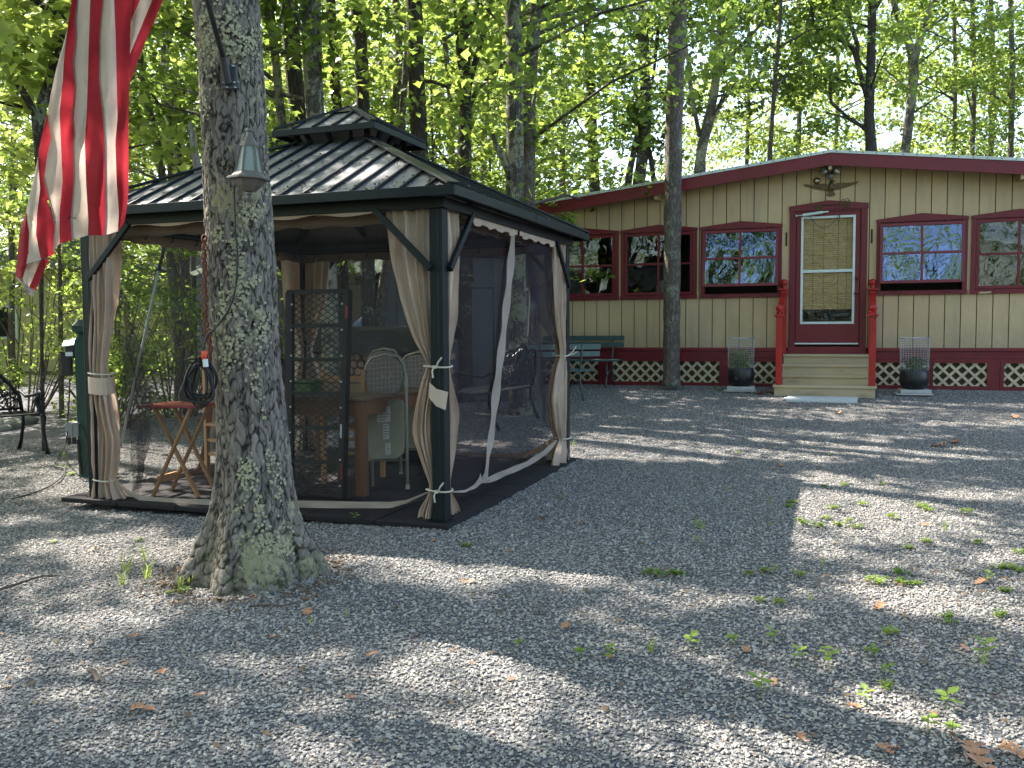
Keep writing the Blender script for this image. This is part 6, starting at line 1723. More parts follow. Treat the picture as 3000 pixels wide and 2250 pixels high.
b0 = at(640, 1290, 9.6); b0.z = ground_z(b0.x, 9.6)
obj('stem', MB().tube([b0 - sn.location] + sp_ + [at(554, 352, 9.6) - sn.location], [0.07, 0.055, 0.05, 0.045, 0.036, 0.026, 0.004], 9), M['snag'], sn, smooth=True)
obj('splinter', MB().tube([at(572, 430, 9.58) - sn.location, at(572, 366, 9.58) - sn.location], [0.02, 0.003], 5), M['snag'], sn)
tree('thin_tree', 'thin lichen spotted tree just right of the big oak', 11, [(836, 470, 14), (822, 330, 13), (808, 181, 12), (795, 60, 12), (788, -40, 11)], 'bark2', (26, 2.6, (6, 11), 90), 'leafB', TG, 0.12,
     limbs=([(803, 140, 7, 0), (785, 80, 6, .1), (775, 0, 6, .1), (778, -60, 5, .1)], [(808, 120, 4, 0), (822, 60, 4, -.1), (835, 0, 4, -.1)]))
tree('oak_tree', 'thick dark trunk left of the pale lichen trunk', 12.2, [(886, 520, 25), (876, 362, 24), (858, 181, 24), (846, 0, 25), (842, -60, 24)], 'bark1', (40, 3.4, (6.8, 13), 100), 'leafA', TG, 0.12)
tree('lichen_tree', 'tall tree with pale green lichen rising behind the gazebo roof', 10.6, [(968, 1080, 25), (964, 820, 24), (945, 540, 26), (926, 353, 27), (917, 226, 27), (910, 0, 28), (906, -60, 27)], 'bark2', (44, 3.6, (6.2, 12.5), 100), 'leafA', TG, 0.12)
tree('hardwood_tree', 'slim grey tree between the lichen trunk and the double trunk', 14, [(994, 480, 16), (989, 335, 15), (980, 226, 15), (968, 0, 14), (962, -60, 13)], 'bark1', (30, 2.8, (7, 12.5), 90), 'leafA', TG, 0.12)
tree('hardwood_tree', 'dark trunk right behind the gazebo peak', 12.4, [(1070, 520, 20), (1064, 325, 20), (1057, 136, 19), (1042, 0, 19), (1030, -60, 18)], 'bark1', (34, 3.0, (6.6, 12.5), 95), 'leafA', TG, 0.12,
     limbs=([(1060, 140, 7, 0), (1080, 85, 6, .2), (1115, 40, 4, .4)],))
tree('hardwood_tree', 'thin tree with forked top left of the broad trunk by the gazebo peak', 14.5, [(1146, 520, 12), (1152, 380, 12), (1168, 200, 11), (1168, 100, 11), (1160, 0, 11), (1140, -60, 10)], 'bark3', (28, 2.6, (7, 12.5), 90), 'leafA', TG, 0.12,
     limbs=([(1165, 90, 6, 0), (1130, 60, 6, 0), (1090, 30, 5, .1), (1055, 25, 4, .1)],))
tree('oak_tree', 'broad dark trunk right of the gazebo peak', 12, [(1236, 620, 26), (1231, 475, 26), (1220, 226, 24), (1215, 60, 24), (1212, -60, 23)], 'bark1', (44, 3.6, (6.2, 13), 100), 'leafA', TG, 0.12,
     limbs=([(1225, 235, 6, 0), (1270, 240, 5, -.3), (1310, 255, 4, -.5)], [(1222, 100, 6, 0), (1175, 60, 5, .1), (1150, 40, 4, .1)]))
tree('hardwood_tree', 'thin grey sapling stem over the right half of the gazebo roof', 15, [(1330, 560, 8), (1322, 400, 8), (1319, 290, 8), (1305, 140, 8), (1292, 30, 8), (1280, -60, 7)], 'bark3', (28, 2.6, (7, 12.5), 90), 'leafA', TG, 0.12)
tree('hardwood_tree', 'dark trunk with many rising limbs over the right half of the gazebo roof', 13, [(1360, 640, 24), (1358, 520, 23), (1362, 400, 20), (1364, 253, 17), (1360, 100, 14), (1355, -60, 12)], 'bark1', (44, 3.4, (5.6, 12.5), 100), 'leafA', TG, 0.12,
     limbs=([(1364, 290, 10, 0), (1390, 190, 9, 0), (1420, 90, 8, .1), (1440, 0, 6, .1), (1450, -60, 5, .1)], [(1363, 260, 8, 0), (1345, 180, 7, 0), (1338, 100, 6, 0), (1330, 0, 5, 0)], [(1366, 330, 8, 0), (1400, 260, 7, .1), (1430, 230, 6, .2), (1480, 180, 4, .3)], [(1366, 110, 7, 0), (1385, 60, 6, 0), (1405, 0, 5, 0)]))
tree('lichen_tree', 'lichen covered trunk, left one of the close pair behind the right net', 11.6, [(1524, 1160, 34), (1520, 1080, 29), (1518, 900, 28), (1514, 740, 27), (1509, 597, 27), (1507, 226, 25), (1502, 0, 24), (1500, -60, 24)], 'bark2', (44, 3.6, (6.2, 13), 100), 'leafA', TG, 0.12,
     limbs=([(1500, 524, 14, -.2), (1478, 470, 12, -.25), (1455, 430, 9, -.3), (1443, 392, 6, -.3)],), sides=14)
tree('hardwood_tree', 'dark smooth trunk, right one of the close pair above the gazebo eave', 12.6, [(1550, 640, 22), (1548, 597, 21), (1550, 316, 20), (1560, 136, 20), (1571, 0, 20), (1575, -60, 19)], 'bark3', (40, 3.4, (6.6, 13), 100), 'leafA', TG, 0.12)
tree('leaning_tree', 'pale leaning trunk seen through the nets behind the firewood', 12.6, [(1108, 1010, 17), (1112, 950, 16), (1122, 850, 15), (1136, 763, 14), (1150, 690, 13), (1160, 600, 12)], 'bark3', (20, 2.4, (5.5, 10), 80), 'leafB', TG, 0.12, topz=9)
# behind the cabin
tree('hardwood_tree', 'dark straight trunk left above the cabin roof', 24, [(1744, 620, 17), (1742, 557, 16), (1730, 253, 13), (1722, 100, 12), (1716, -60, 11)], 'bark1', (40, 3.4, (6, 16), 90), 'leafA', TG, 0.15, topz=17,
     limbs=([(1736, 400, 5, 0), (1710, 330, 4, 0), (1695, 260, 4, 0)], [(1725, 110, 5, 0), (1690, 80, 4, 0), (1660, 20, 3, 0)]))
tree('hardwood_tree', 'double trunk above the cabin roof left of the yard tree', 23, [(1862, 600, 18), (1872, 532, 18), (1889, 400, 17), (1891, 285, 16), (1886, 100, 14), (1880, -60, 12)], 'bark1', (40, 3.0, (7, 16), 90), 'leafB', TG, 0.15, topz=17,
     limbs=([(1838, 560, 12, 0), (1845, 500, 11, 0), (1862, 420, 9, 0), (1878, 330, 7, 0)], [(1915, 530, 8, 0), (1908, 470, 8, 0), (1894, 411, 7, 0), (1888, 380, 6, 0)], [(1891, 300, 6, 0), (1915, 220, 5, 0), (1925, 120, 5, 0), (1935, 0, 4, 0)]),
     low=[(1850, 60, 0, .8), (1920, 130, 0, .7), (1800, 170, 0, .8), (1780, 330, 0, .6)])
tree('yard_tree', 'tall straight tree standing in the gravel before the cabin', 13.62, [(1967, 1130, 29), (1967, 1085, 25), (1968, 960, 24), (1969, 800, 25), (1972, 542, 25), (1976, 300, 25), (1989, 0, 25), (1992, -60, 24)], 'bark3', (50, 3.8, (7.4, 14), 100), 'leafA', None, 0.12, topz=14, sides=20)
tree('hardwood_tree', 'grey forked tree above the roof right of the yard tree', 22, [(2048, 560, 17), (2056, 437, 15), (2085, 310, 13), (2100, 209, 12), (2112, 80, 11), (2122, -60, 10)], 'bark2', (44, 3.6, (6, 15), 90), 'leafB', TG, 0.15, topz=16,
     limbs=([(2102, 195, 7, 0), (2150, 155, 6, 0), (2220, 82, 5, 0), (2285, -5, 4, 0)], [(2050, 400, 7, 0), (2030, 300, 6, 0), (2012, 152, 5, 0), (2000, 60, 4, 0)], [(2062, 440, 6, 0), (2090, 350, 5, 0), (2130, 270, 4, 0), (2158, 240, 3, 0)]))
tree('thin_dark_tree', 'thin dark crooked stem left of the roof ridge', 19.5, [(2252, 520, 7), (2255, 462, 7), (2262, 350, 6), (2271, 222, 6), (2282, 100, 5), (2291, -60, 5)], 'bark1', (22, 2.6, (6.5, 12), 80), 'leafB', TG, 0.13, topz=12)
tree('hardwood_tree', 'tree with crooked outstretched limbs above the door', 21, [(2556, 560, 17), (2552, 430, 16), (2546, 340, 14), (2549, 253, 13), (2553, 120, 12), (2556, -60, 11)], 'bark1', (50, 4.0, (6, 15), 90), 'leafA', TG, 0.15, topz=16,
     limbs=([(2545, 300, 8, 0), (2511, 184, 7, 0), (2499, 139, 6, 0), (2440, 105, 6, 0), (2385, 89, 5, 0), (2375, 0, 4, 0)], [(2511, 180, 6, 0), (2512, 130, 6, 0), (2490, 60, 6, 0), (2476, -10, 5, 0)], [(2545, 380, 6, 0), (2490, 350, 5, 0), (2435, 300, 5, 0), (2430, 215, 4, 0), (2360, 110, 4, 0)], [(2545, 390, 5, 0), (2500, 350, 4, 0), (2420, 330, 3, 0)], [(2558, 40, 6, 0), (2580, 0, 5, 0)]))
tree('hardwood_tree', 'tree with a high wide fork at the right', 23, [(2640, 560, 14), (2660, 380, 13), (2674, 250, 13), (2676, 190, 13), (2655, 95, 10), (2632, 50, 9), (2612, -20, 8)], 'bark2', (44, 3.6, (7, 15), 90), 'leafA', TG, 0.15, topz=16,
     limbs=([(2676, 195, 11, 0), (2690, 130, 10, 0), (2712, 60, 9, 0), (2735, 0, 9, 0), (2745, -60, 8, 0)], [(2700, 100, 4, 0), (2780, 40, 3, 0)]))
for i, (x, Y_, w, lab) in enumerate(((2795, 27, 6, 'slim stem right of the high forked tree'), (2850, 25, 7, 'slim stem with mossy bark over the right part of the roof'), (2905, 28, 8, 'straight slim stem near the upper right corner'), (2962, 24, 8, 'slim stem closest to the right edge'))):
    tree('slender_tree', lab, Y_, [(x - 8, 560, w), (x, 400, w), (x + 4, 200, w * .9), (x - 4, -60, w * .8)], 'bark3', (40, 3.2, (5.5, 15), 90), 'leafC' if i != 1 else 'leafA', TG, 0.14, topz=16)
for i, (x, Y_, w, lab) in enumerate(((2190, 30, 6, 'distant slim tree left of the thin dark stem'), (2340, 29, 7, 'distant slim tree right of the thin dark stem'), (2450, 32, 6, 'distant slim tree left of the crooked limbed tree'), (1650, 26, 8, 'distant tree above the left end of the cabin roof'), (1420, 22, 8, 'distant tree between the limbed trunk and the close pair'), (1110, 21, 7, 'distant slim tree left of the broad trunk'), (740, 19, 8, 'distant tree hidden mostly by the big oak'), (350, 18, 8, 'distant tree seen around the flag'), (40, 18, 8, 'distant tree at the far left edge'))):
    tree('slender_tree', lab, Y_, [(x - 6, 620, w), (x, 400, w), (x + 5, 200, w * .9), (x - 2, -60, w * .8)], 'bark3', (36, 3.4, (4.5, 12 if Y_ < 23 else 15), 90), ('leafC', 'leafC', 'leafC', 'leafA', 'leafC', 'leafC', 'leafB', 'leafA', 'leafC')[i], TG, 0.14, topz=14)

# canopy above and behind the camera's left: trees whose crowns shade the yard
def canopy_tree(x, y, h, rad, lab, n_sp, per=110, zc=(7.0, 12.0), leaf='leafA'):
    z0 = ground_z(x, y) if abs(x) < 12 and y > 0 else -0.1
    root = thing('shade_tree', lab, 'tree', (x, y, z0), group='trees just outside the picture that shade the yard')
    r0 = 0.17
    obj('trunk', MB().tube([(0, 0, 0), (0.02, 0, 0.3), (0.1, 0.1, h * 0.4), (0, 0.2, h * .8), (0, 0.1, h)], [r0 * 1.5, r0, r0 * .85, r0 * .5, 0.03], 10), M['bark1'], root, smooth=True)
    rg = np.random.default_rng(int(abs(x * 10 + y * 7)))
    q = rg.uniform(0, 2 * np.pi, n_sp); rr = rad * np.sqrt(rg.uniform(0.0, 1, n_sp)); zz = rg.uniform(zc[0], zc[1], n_sp)
    cs = np.stack([x + rr * np.cos(q), y + rr * np.sin(q), zz], -1)
    pos = sprays(cs, 0.65, 0.4, per, rg)
    ok, m = sun_cull(pos, 0.02, int(abs(x * 10)))
    ab = view_top(pos) | (pos[:, 1] < 0)
    pos = pos[(ok & ab) ]
    V_, F_ = leaves_np(pos - np.array([x, y, z0]), 0.15, 0.5, 4, rg)
    link('crown', np_mesh('crown', V_, F_), M[leaf], root)
canopy_tree(-9.5, 8.0, 13, 4.2, 'shade tree beyond the left edge, beside the iron bench', 150)
canopy_tree(-7.0, 5.0, 13, 3.8, 'shade tree beyond the left edge, level with the big oak', 130)
canopy_tree(-10.5, 13.5, 14, 4.2, 'shade tree far left behind the iron bench', 130)
canopy_tree(-12.5, 3.5, 13, 4.2, 'shade tree farthest out to the left', 100)
canopy_tree(7.6, 15.2, 14, 3.8, 'shade tree beside the right wall of the cabin', 90, zc=(8.5, 13)) if False else None
# the big oak's own crown, high above the frame
rg = np.random.default_rng(5)
n_sp = 150
q = rg.uniform(0, 2 * np.pi, n_sp); rr = 4.4 * np.sqrt(rg.uniform(0.02, 1, n_sp)); zz = rg.uniform(6.5, 12.5, n_sp)
cs = np.stack([OX0 - 0.3 + rr * np.cos(q), OY + 0.5 + rr * np.sin(q), zz], -1)
pos = sprays(cs, 0.65, 0.4, 110, rg)
ok, m = sun_cull(pos, 0.02, 3)
pos = pos[ok & view_top(pos)]
V_, F_ = leaves_np(pos - np.array([OX0, OY, 0]), 0.14, 0.5, 4, rg)
link('crown', np_mesh('crown', V_, F_), M['leafA'], oak)
for i in range(7):
    q_ = i * 0.95; b_ = Vector((-0.3, 0, 5.2 + i * 0.8)); e_ = Vector((-0.3 + 3.2 * math.cos(q_), 3.2 * math.sin(q_), 8.2 + i * 0.5))
    obj('limb', MB().tube([b_, (b_ + e_) / 2 + Vector((0, 0, .3)), e_], [0.07, 0.05, 0.02], 6), M['bark1'], oak, smooth=True)

# ---------------- undergrowth and the far wood
def leaf_mass(name, centers, rad, flat, per, size, mat, label, seed, cat='undergrowth', shape=4, tilt=0.6, kind='stuff', cull=False):
    rg = np.random.default_rng(seed)
    pos = sprays(centers, rad, flat, per, rg); pos = pos[sun_cull(pos, 0.1, seed)[0]]
    V_, F_ = leaves_np(pos, size, tilt, shape, rg)
    return link(name, np_mesh(name, V_, F_), M[mat], label=label, cat=cat, kind=kind)
def clump_centers(x0, x1, y0, y1, z0, z1, n, seed, thr=0.0, fs=0.35, f=None):
    rg = np.random.default_rng(seed); out = []
    while len(out) < n:
        x, y, z = rg.uniform(x0, x1), rg.uniform(y0, y1), rg.uniform(z0, z1)
        if noise.noise(Vector((x * fs, y * fs, z * fs * 1.5 + seed))) < thr: continue
        if f is not None and not f(x, y, z, rg): continue
        out.append((x, y, z))
    return np.array(out)
def notcabin(x, y):
    h = Vector((x, y, 0)) - HO; return not (-0.6 < h.dot(BX) < 9.8 and -5.3 < h.dot(AX) < 5.3)
def behind(x, y, z, rg):
    if not notcabin(x, y): return False
    # leave sky showing in the gap above the left half of the cabin roof
    q = to_px((x, y, z))
    if 1590 < q[0] < 2000 and q[1] < 520 and rg.uniform() < 0.72: return False
    if 2000 < q[0] < 2330 and q[1] < 200 and rg.uniform() < 0.6: return False
    if q[1] < 430 and rg.uniform() < 0.15: return False
    return True
leaf_mass('distant_wood', clump_centers(-26, 44, 28, 46, 0.0, 21, 4300, 11, -0.16, 0.22, behind), 1.1, 0.45, 88, 0.150, 'leafC', 'sunlit pale green woodland far behind', 1, 'woodland')
leaf_mass('distant_wood', clump_centers(-26, 2, 29, 40, 0.5, 17, 1300, 18, -0.3, 0.3), 1.0, 0.5, 75, 0.17, 'leafA', 'mid green woodland filling the left background', 9, 'woodland')
leaf_mass('distant_wood', clump_centers(-16, 30, 19, 29, 2.0, 13, 1000, 12, -0.02, 0.3, behind), 0.8, 0.4, 75, 0.13, 'leafA', 'mid green woodland behind the yard', 2, 'woodland')
leaf_mass('distant_wood', clump_centers(-26, -2.5, 17, 28, 0.2, 5.5, 420, 14, -0.1, 0.3), 0.8, 0.5, 80, 0.14, 'leafB', 'dark low woodland left behind the gazebo', 4, 'woodland')
def gz_sap(x, y, z, rg):
    q = to_px((x, y, z)); return notcabin(x, y) and z > 1.6 and q[1] > -80
# maple saplings just behind the gazebo: separate young trees with lobed leaves
for i, (x, y, h_, rad, lf, lab) in enumerate(((-4.6, 12.6, 4.2, 1.5, 'leafC', 'young maple with bright leaves behind the left of the gazebo'), (-2.9, 13.4, 4.8, 1.5, 'leafA', 'young maple behind the gazebo peak'), (-1.2, 13.8, 5.2, 1.5, 'leafC', 'young maple with pale leaves right of the gazebo peak'), (0.2, 13.4, 4.6, 1.3, 'leafA', 'young maple behind the right slope of the gazebo roof'), (0.9, 15.6, 4.4, 1.4, 'leafA', 'young maple between the paired trunks and the cabin'), (-6.2, 12.4, 4.2, 1.6, 'leafA', 'young maple behind the flag'), (-8.4, 13.2, 4.0, 1.7, 'leafC', 'young maple at the far left with yellow green leaves'), (-3.8, 15.2, 5.4, 1.6, 'leafB', 'dark young maple left of the lichen trunk'), (-0.4, 16.2, 6.0, 1.8, 'leafB', 'dark young maple behind the limbed trunk'))):
    z0 = ground_z(x, y)
    r_ = thing('maple_sapling', lab, 'sapling', (x, y, z0), group='young maples behind the gazebo')
    obj('stem', MB().tube([(0, 0, 0), (0.05, 0, h_ * .5), (0, 0.05, h_)], [0.035, 0.025, 0.008], 6), M['bark3'], r_)
    rg = np.random.default_rng(40 + i)
    cs = []
    tw = MB()
    for k in range(34):
        zz = rg.uniform(1.7, h_ + 0.4); q_ = rg.uniform(0, 6.28); rr = rad * math.sqrt(rg.uniform(0.05, 1)) * (1.1 - 0.4 * zz / h_)
        cs.append((rr * math.cos(q_), rr * math.sin(q_), zz)); tw.tube([(0.02, 0, zz - 0.35), (rr * .5 * math.cos(q_), rr * .5 * math.sin(q_), zz - 0.1), (rr * math.cos(q_), rr * math.sin(q_), zz)], [0.010, 0.007, 0.003], 3, False)
    obj('twigs', tw, M['twig'], r_, kind='stuff')
    pos = sprays(cs, 0.42, 0.22, 34, rg); wp = pos + np.array([x, y, z0]); pos = pos[sun_cull(wp, 0.15, i)[0]]
    V_, F_ = leaves_np(pos, 0.115, 0.35, 6, rg)
    link('crown', np_mesh('crown', V_, F_), M[lf], r_)
# bushes on the left, in front of the yellow house
for i, (x, y, h_, rad, lf, lab) in enumerate(((-8.4, 12.2, 2.7, 1.3, 'leafA', 'airy green bush behind the left end of the iron bench'), (-6.9, 12.8, 2.9, 1.3, 'leafC', 'bright bush behind the green post'), (-5.6, 12.4, 2.8, 1.2, 'leafA', 'bush behind the left gazebo post'), (-4.5, 12.2, 2.9, 1.2, 'leafB', 'dark bush seen through the left net'), (-3.5, 12.6, 2.7, 1.1, 'leafA', 'bush seen through the net beside the big oak'), (-9.6, 11.0, 2.4, 1.3, 'leafC', 'yellow green bush at the far left edge'), (-7.6, 11.4, 1.3, 0.9, 'leafC', 'low sunny bush behind the iron bench'), (-5.0, 11.2, 1.1, 0.8, 'leafA', 'low bush between green post and gazebo'))):
    z0 = ground_z(x, y)
    r_ = thing('bush', lab, 'bush', (x, y, z0), group='bushes along the left edge of the yard')
    rg = np.random.default_rng(70 + i); tw = MB(); cs = []
    for k in range(26):
        q_ = rg.uniform(0, 6.28); rr = rad * math.sqrt(rg.uniform(0.02, 1)); zz = rg.uniform(0.15, 1) * h_
        e_ = (rr * math.cos(q_), rr * math.sin(q_), zz); cs.append(e_)
        tw.tube([(0.2 * math.cos(q_), 0.2 * math.sin(q_), 0), (0.5 * e_[0] + 0.1, 0.5 * e_[1], zz * .6), e_], [0.012, 0.008, 0.003], 4, False)
    obj('stems', tw, M['twig'], r_, kind='stuff')
    pos = sprays(cs, 0.36, 0.6, 70, rg); pos = pos[pos[:, 2] > 0.02]
    V_, F_ = leaves_np(pos, 0.065, 0.7, 4, rg)
    link('foliage', np_mesh('foliage', V_, F_), M[lf], r_)
# the wood behind the photographer, seen only in the window panes
def behind_me(x, y, z, rg):
    # open sky to the south-west above eye level so that the tipped panes mirror it
    return not (z > 9.5)
leaf_mass('wood_behind_viewer', clump_centers(-14, 24, -22, -13, 0.3, 9.5, 800, 15, -0.3, 0.25, behind_me), 1.0, 0.6, 60, 0.22, 'leafA', 'woodland across the yard behind the viewer', 5, 'woodland')
leaf_mass('wood_behind_viewer', clump_centers(-42, -14, -26, 4, 0.2, 10.5, 900, 16, -0.3, 0.25), 1.1, 0.6, 60, 0.25, 'leafA', 'woodland left behind the viewer', 6, 'woodland')
for i, (x, y) in enumerate(((-6, -6), (-1.5, -8), (1.5, -6), (7.5, -10), (-10, -7))):
    r_ = thing('shade_tree', 'tall tree behind the viewer mirrored in the cabin windows', 'tree', (x, y, -0.1), group='trees behind the viewer')
    obj('trunk', MB().tube([(0, 0, 0), (0.1, 0, 3), (-0.1, 0.2, 7), (0.2, 0.1, 12)], [0.22, 0.17, 0.13, 0.03], 8), M['bark1'], r_, smooth=True)
    for k in range(4):
        q_ = k * 1.7 + i; obj('limb', MB().tube([(0, 0, 4 + k), (1.0 * math.cos(q_), 1.0 * math.sin(q_), 5.4 + k), (2.0 * math.cos(q_), 2.0 * math.sin(q_), 7.0 + k)], [0.08, 0.05, 0.02], 6), M['bark1'], r_, smooth=True)
    rg = np.random.default_rng(90 + i); n_ = 26
    q = rg.uniform(0, 6.28, n_); rr = 3.3 * np.sqrt(rg.uniform(0, 1, n_))
    pos = sprays(np.stack([rr * np.cos(q), rr * np.sin(q), rg.uniform(6.0, 13, n_)], -1), 0.85, 0.5, 130, rg)
    V_, F_ = leaves_np(pos, 0.20, 0.5, 4, rg); link('crown', np_mesh('crown', V_, F_), M['leafA'], r_)

# ================================================================ SHEDS AND THINGS BEHIND THE GAZEBO
def box_at(pxl, pxr, Y):
    a_ = at(pxl, 1000, Y); b_ = at(pxr, 1000, Y); return a_, b_
a_, b_ = box_at(1130, 1487, 13.2)
sh = thing('garden_shed', 'grey shed with double doors and low curved roof behind the gazebo', 'shed', Vector((a_.x, 13.0, ground_z(a_.x, 13.0))), R(-3))
W_ = b_.x - a_.x; H_ = at(1400, 760, 13.2).z - sh.location.z
nb = 9; bw_ = W_ / nb
for i in range(nb):
    if 3 <= i < 8: continue
    obj('wall_panel', MB().ext(i * bw_ + 0.004, (i + 1) * bw_ - 0.004, 0, 0.04, 0, H_), M['shed'], sh)
obj('shed_body', MB().ext(0, 0.04, 0.04, 2.6, 0, H_).ext(W_ - 0.04, W_, 0.04, 2.6, 0, H_).ext(0.04, W_ - .04, 2.56, 2.6, 0, H_).ext(3 * bw_, 8 * bw_, 0.03, 0.05, H_ - 0.38, H_), M['shed'], sh)
obj('lintel', MB().ext(3 * bw_ - .03, 8 * bw_ + .03, -0.03, 0.0, H_ - 0.42, H_ - 0.34), M['shed'], sh)
for s_ in (0, 1):
    dd_ = obj('door', MB().ext(3 * bw_ + s_ * 2.5 * bw_ + 0.006, 3 * bw_ + (s_ + 1) * 2.5 * bw_ - 0.006, -0.01, 0.03, 0.04, H_ - 0.43), M['shed'], sh, bevel=0.004)
obj('latch', MB().box((5.5 * bw_, -0.03, 1.05), (0.06, 0.03, 0.05)), M['black'], sh)
arch = [(W_ * i / 12, H_ + 0.10 * math.sin(math.pi * i / 12)) for i in range(13)]
obj('roof', MB().prism([(x - 0.05 + 0.1 * x / W_, z + 0.035) for x, z in arch][::-1] + [(x - 0.05 + 0.1 * x / W_, z) for x, z in arch], -0.12, 2.7), M['tin'], sh)
a_, b_ = box_at(1085, 1135, 14.4)
g_ = at(1122, 860, 14.4)
s2 = thing('corrugated_shed', 'grey green corrugated metal shed behind the near right curtain', 'shed', Vector((at(1128, 1000, 14.4).x, 14.4, ground_z(0, 14.4))), R(-6))
H2 = at(1160, 838, 14.4).z - s2.location.z
cb = MB(); 
P = [[], []]
for i in range(81):
    x = i * 0.02; d_ = 0.012 * math.sin(i * 1.57); P[0].append((x, d_, 0)); P[1].append((x, d_, H2))
obj('corrugated_wall', MB().grid(P), M['shedgreen'], s2)
obj('body', MB().ext(0, 1.6, 0.03, 1.6, 0, H2), M['shedgreen'], s2); obj('roof', MB().ext(-0.1, 1.7, -0.12, 1.7, H2 + .002, H2 + 0.05), M['dark'], s2)
# tin roofed shelter further back
s3 = thing('open_shelter', 'low open shelter with pale corrugated tin roof far behind the gazebo', 'shelter', Vector((-3.9, 15.6, ground_z(-3.9, 15.6))), R(2))
zt_ = at(1050, 790, 15.6).z - s3.location.z
P = [[], []]
for i in range(90):
    x = -1.7 + i * 0.04; dz_ = 0.022 * math.sin(i * 1.2)
    P[0].append((x, -0.6, zt_ - 0.10 + dz_)); P[1].append((x, 2.8, zt_ + 0.45 + dz_))
obj('tin_roof', MB().grid(P), M['tin'], s3)
for x, y in ((-1.6, -0.5), (1.8, -0.5), (-1.6, 2.6), (1.8, 2.6)): obj('post', MB().ext(x - .04, x + .04, y - .04, y + .04, 0, zt_ - 0.14 + (y + .6) * 0.16), M['groove'], s3)
obj('back_wall', MB().ext(-1.6, 1.8, 2.66, 2.7, 0, zt_ + 0.25), M['interior'], s3)
# firewood under a tarp
fw = thing('firewood_stack', 'stack of split firewood under a black tarp behind the chairs', 'firewood', gnd(1010, 1190) + Vector((0, 0, 0)), YAW)
fw.location = Vector((at(1010, 1000, 11.6).x, 11.6, ground_z(-2, 11.6)))
rnd = random.Random(8)
zb0 = at(1060, 1100, 11.6).z - fw.location.z
ztop = at(1060, 1000, 11.6).z - fw.location.z
meshes = []
for k in range(5):
    ang0 = rnd.uniform(0, 6); pl_ = [(0.055 * rnd.uniform(.75, 1.1) * math.cos(ang0 + q), 0.055 * rnd.uniform(.75, 1.1) * math.sin(ang0 + q)) for q in (0, 1.3, 2.7, 4.0, 5.2)]
    meshes.append(MB().prism(pl_, 0, 0.36).mesh('log'))
z = 0.05; row = 0
while z < ztop:
    x = -0.55 + 0.05 * (row % 2)
    while x < 1.35:
        link('log', meshes[rnd.randint(0, 4)], M['wood'], fw, loc=(x, rnd.uniform(-.03, .03), z)).rotation_euler = (0, rnd.uniform(0, 6.28), 0)
        x += 0.105
    z += 0.093; row += 1
P = []
for i in range(25):
    row = []
    for j in range(41):
        x = -0.65 + 2.1 * j / 40; t_ = i / 24
        y = -0.12 + 0.6 * t_; zz = ztop + 0.03 + 0.16 * math.sin(math.pi * t_) + 0.03 * noise.noise(Vector((x * 4, t_ * 4, 2)))
        if t_ < 0.2: zz = ztop + 0.03 - (0.2 - t_) * 0.9 + 0.03 * math.sin(x * 14)
        row.append((x, y, zz))
    P.append(row)
obj('tarp', MB().grid(P), M['tarp'], fw, smooth=True)
bt_ = thing('blue_tarp_heap', 'crumpled blue tarp on a heap seen above the firewood', 'tarp', Vector((at(1075, 1000, 13.4).x, 13.4, ground_z(-1.5, 13.4))), 0)
zz0 = at(1075, 925, 13.4).z - bt_.location.z
bt = MB(); P = []
for i in range(13):
    P.append([(-0.45 + 0.9 * j / 16, -0.3 + 0.6 * i / 12, zz0 * (0.15 + 0.85 * math.sin(math.pi * i / 12) ** .5 * math.sin(math.pi * j / 16) ** .5) + 0.05 * noise.noise(Vector((j * .5, i * .5, 1)))) for j in range(17)])
obj('sheet', MB().grid(P), M['bluetarp'], bt_)
# yellow neighbouring house far left
yh = thing('yellow_house', 'pale yellow neighbouring house glimpsed through the bushes at left', 'house', Vector((at(190, 1000, 23).x, 23, CAMH - 1.1)), R(8))
zr = at(190, 790, 23).z - yh.location.z
for i in range(int(zr / 0.16)):
    obj('clapboard', MB().box((0, 0.01, i * 0.16 + 0.08), (4.4, 0.03, 0.152)), M['yellow'], yh)
obj('body', MB().ext(-2.2, 2.2, 0.03, 4, 0, zr), M['yellow'], yh)
obj('roof', MB().prism([(-2.5, zr), (2.5, zr), (0, zr + 0.9)], -0.3, 4.3), M['shed'], yh)
wd = obj('window', MB().ext(-1.9, -1.1, -0.04, -0.006, 0.9, 1.75), M['white'], yh); obj('pane', MB().ext(-1.84, -1.16, -0.045, -0.041, 0.96, 1.69), M['dark'], wd)
# grey camper body seen through the left net
gc = thing('camper_trailer', 'grey camper side glimpsed through the left net', 'camper', Vector((at(590, 1000, 16.5).x, 16.5, ground_z(-5, 16.5))), R(-12))
ztp = at(590, 745, 16.5).z - gc.location.z
obj('body', MB().ext(-0.5, 2.6, 0, 2.0, 0.45, ztp), M['shed'], gc, bevel=0.08)
wd = obj('window', MB().ext(0.2, 1.0, -0.02, -0.004, ztp - 0.9, ztp - 0.4), M['white'], gc); obj('pane', MB().ext(0.24, 0.96, -0.025, -0.021, ztp - .86, ztp - .44), M['dark'], wd)
obj('wheel', MB().lathe([(0, 0), (0.3, 0), (0.32, 0.1), (0.3, 0.2), (0, 0.2)], (0, 0, 0), 18), M['rubber'], gc).rotation_euler = (R(90), 0, 0)
gc.children[-1].location = (1.2, 0.15, 0.3)
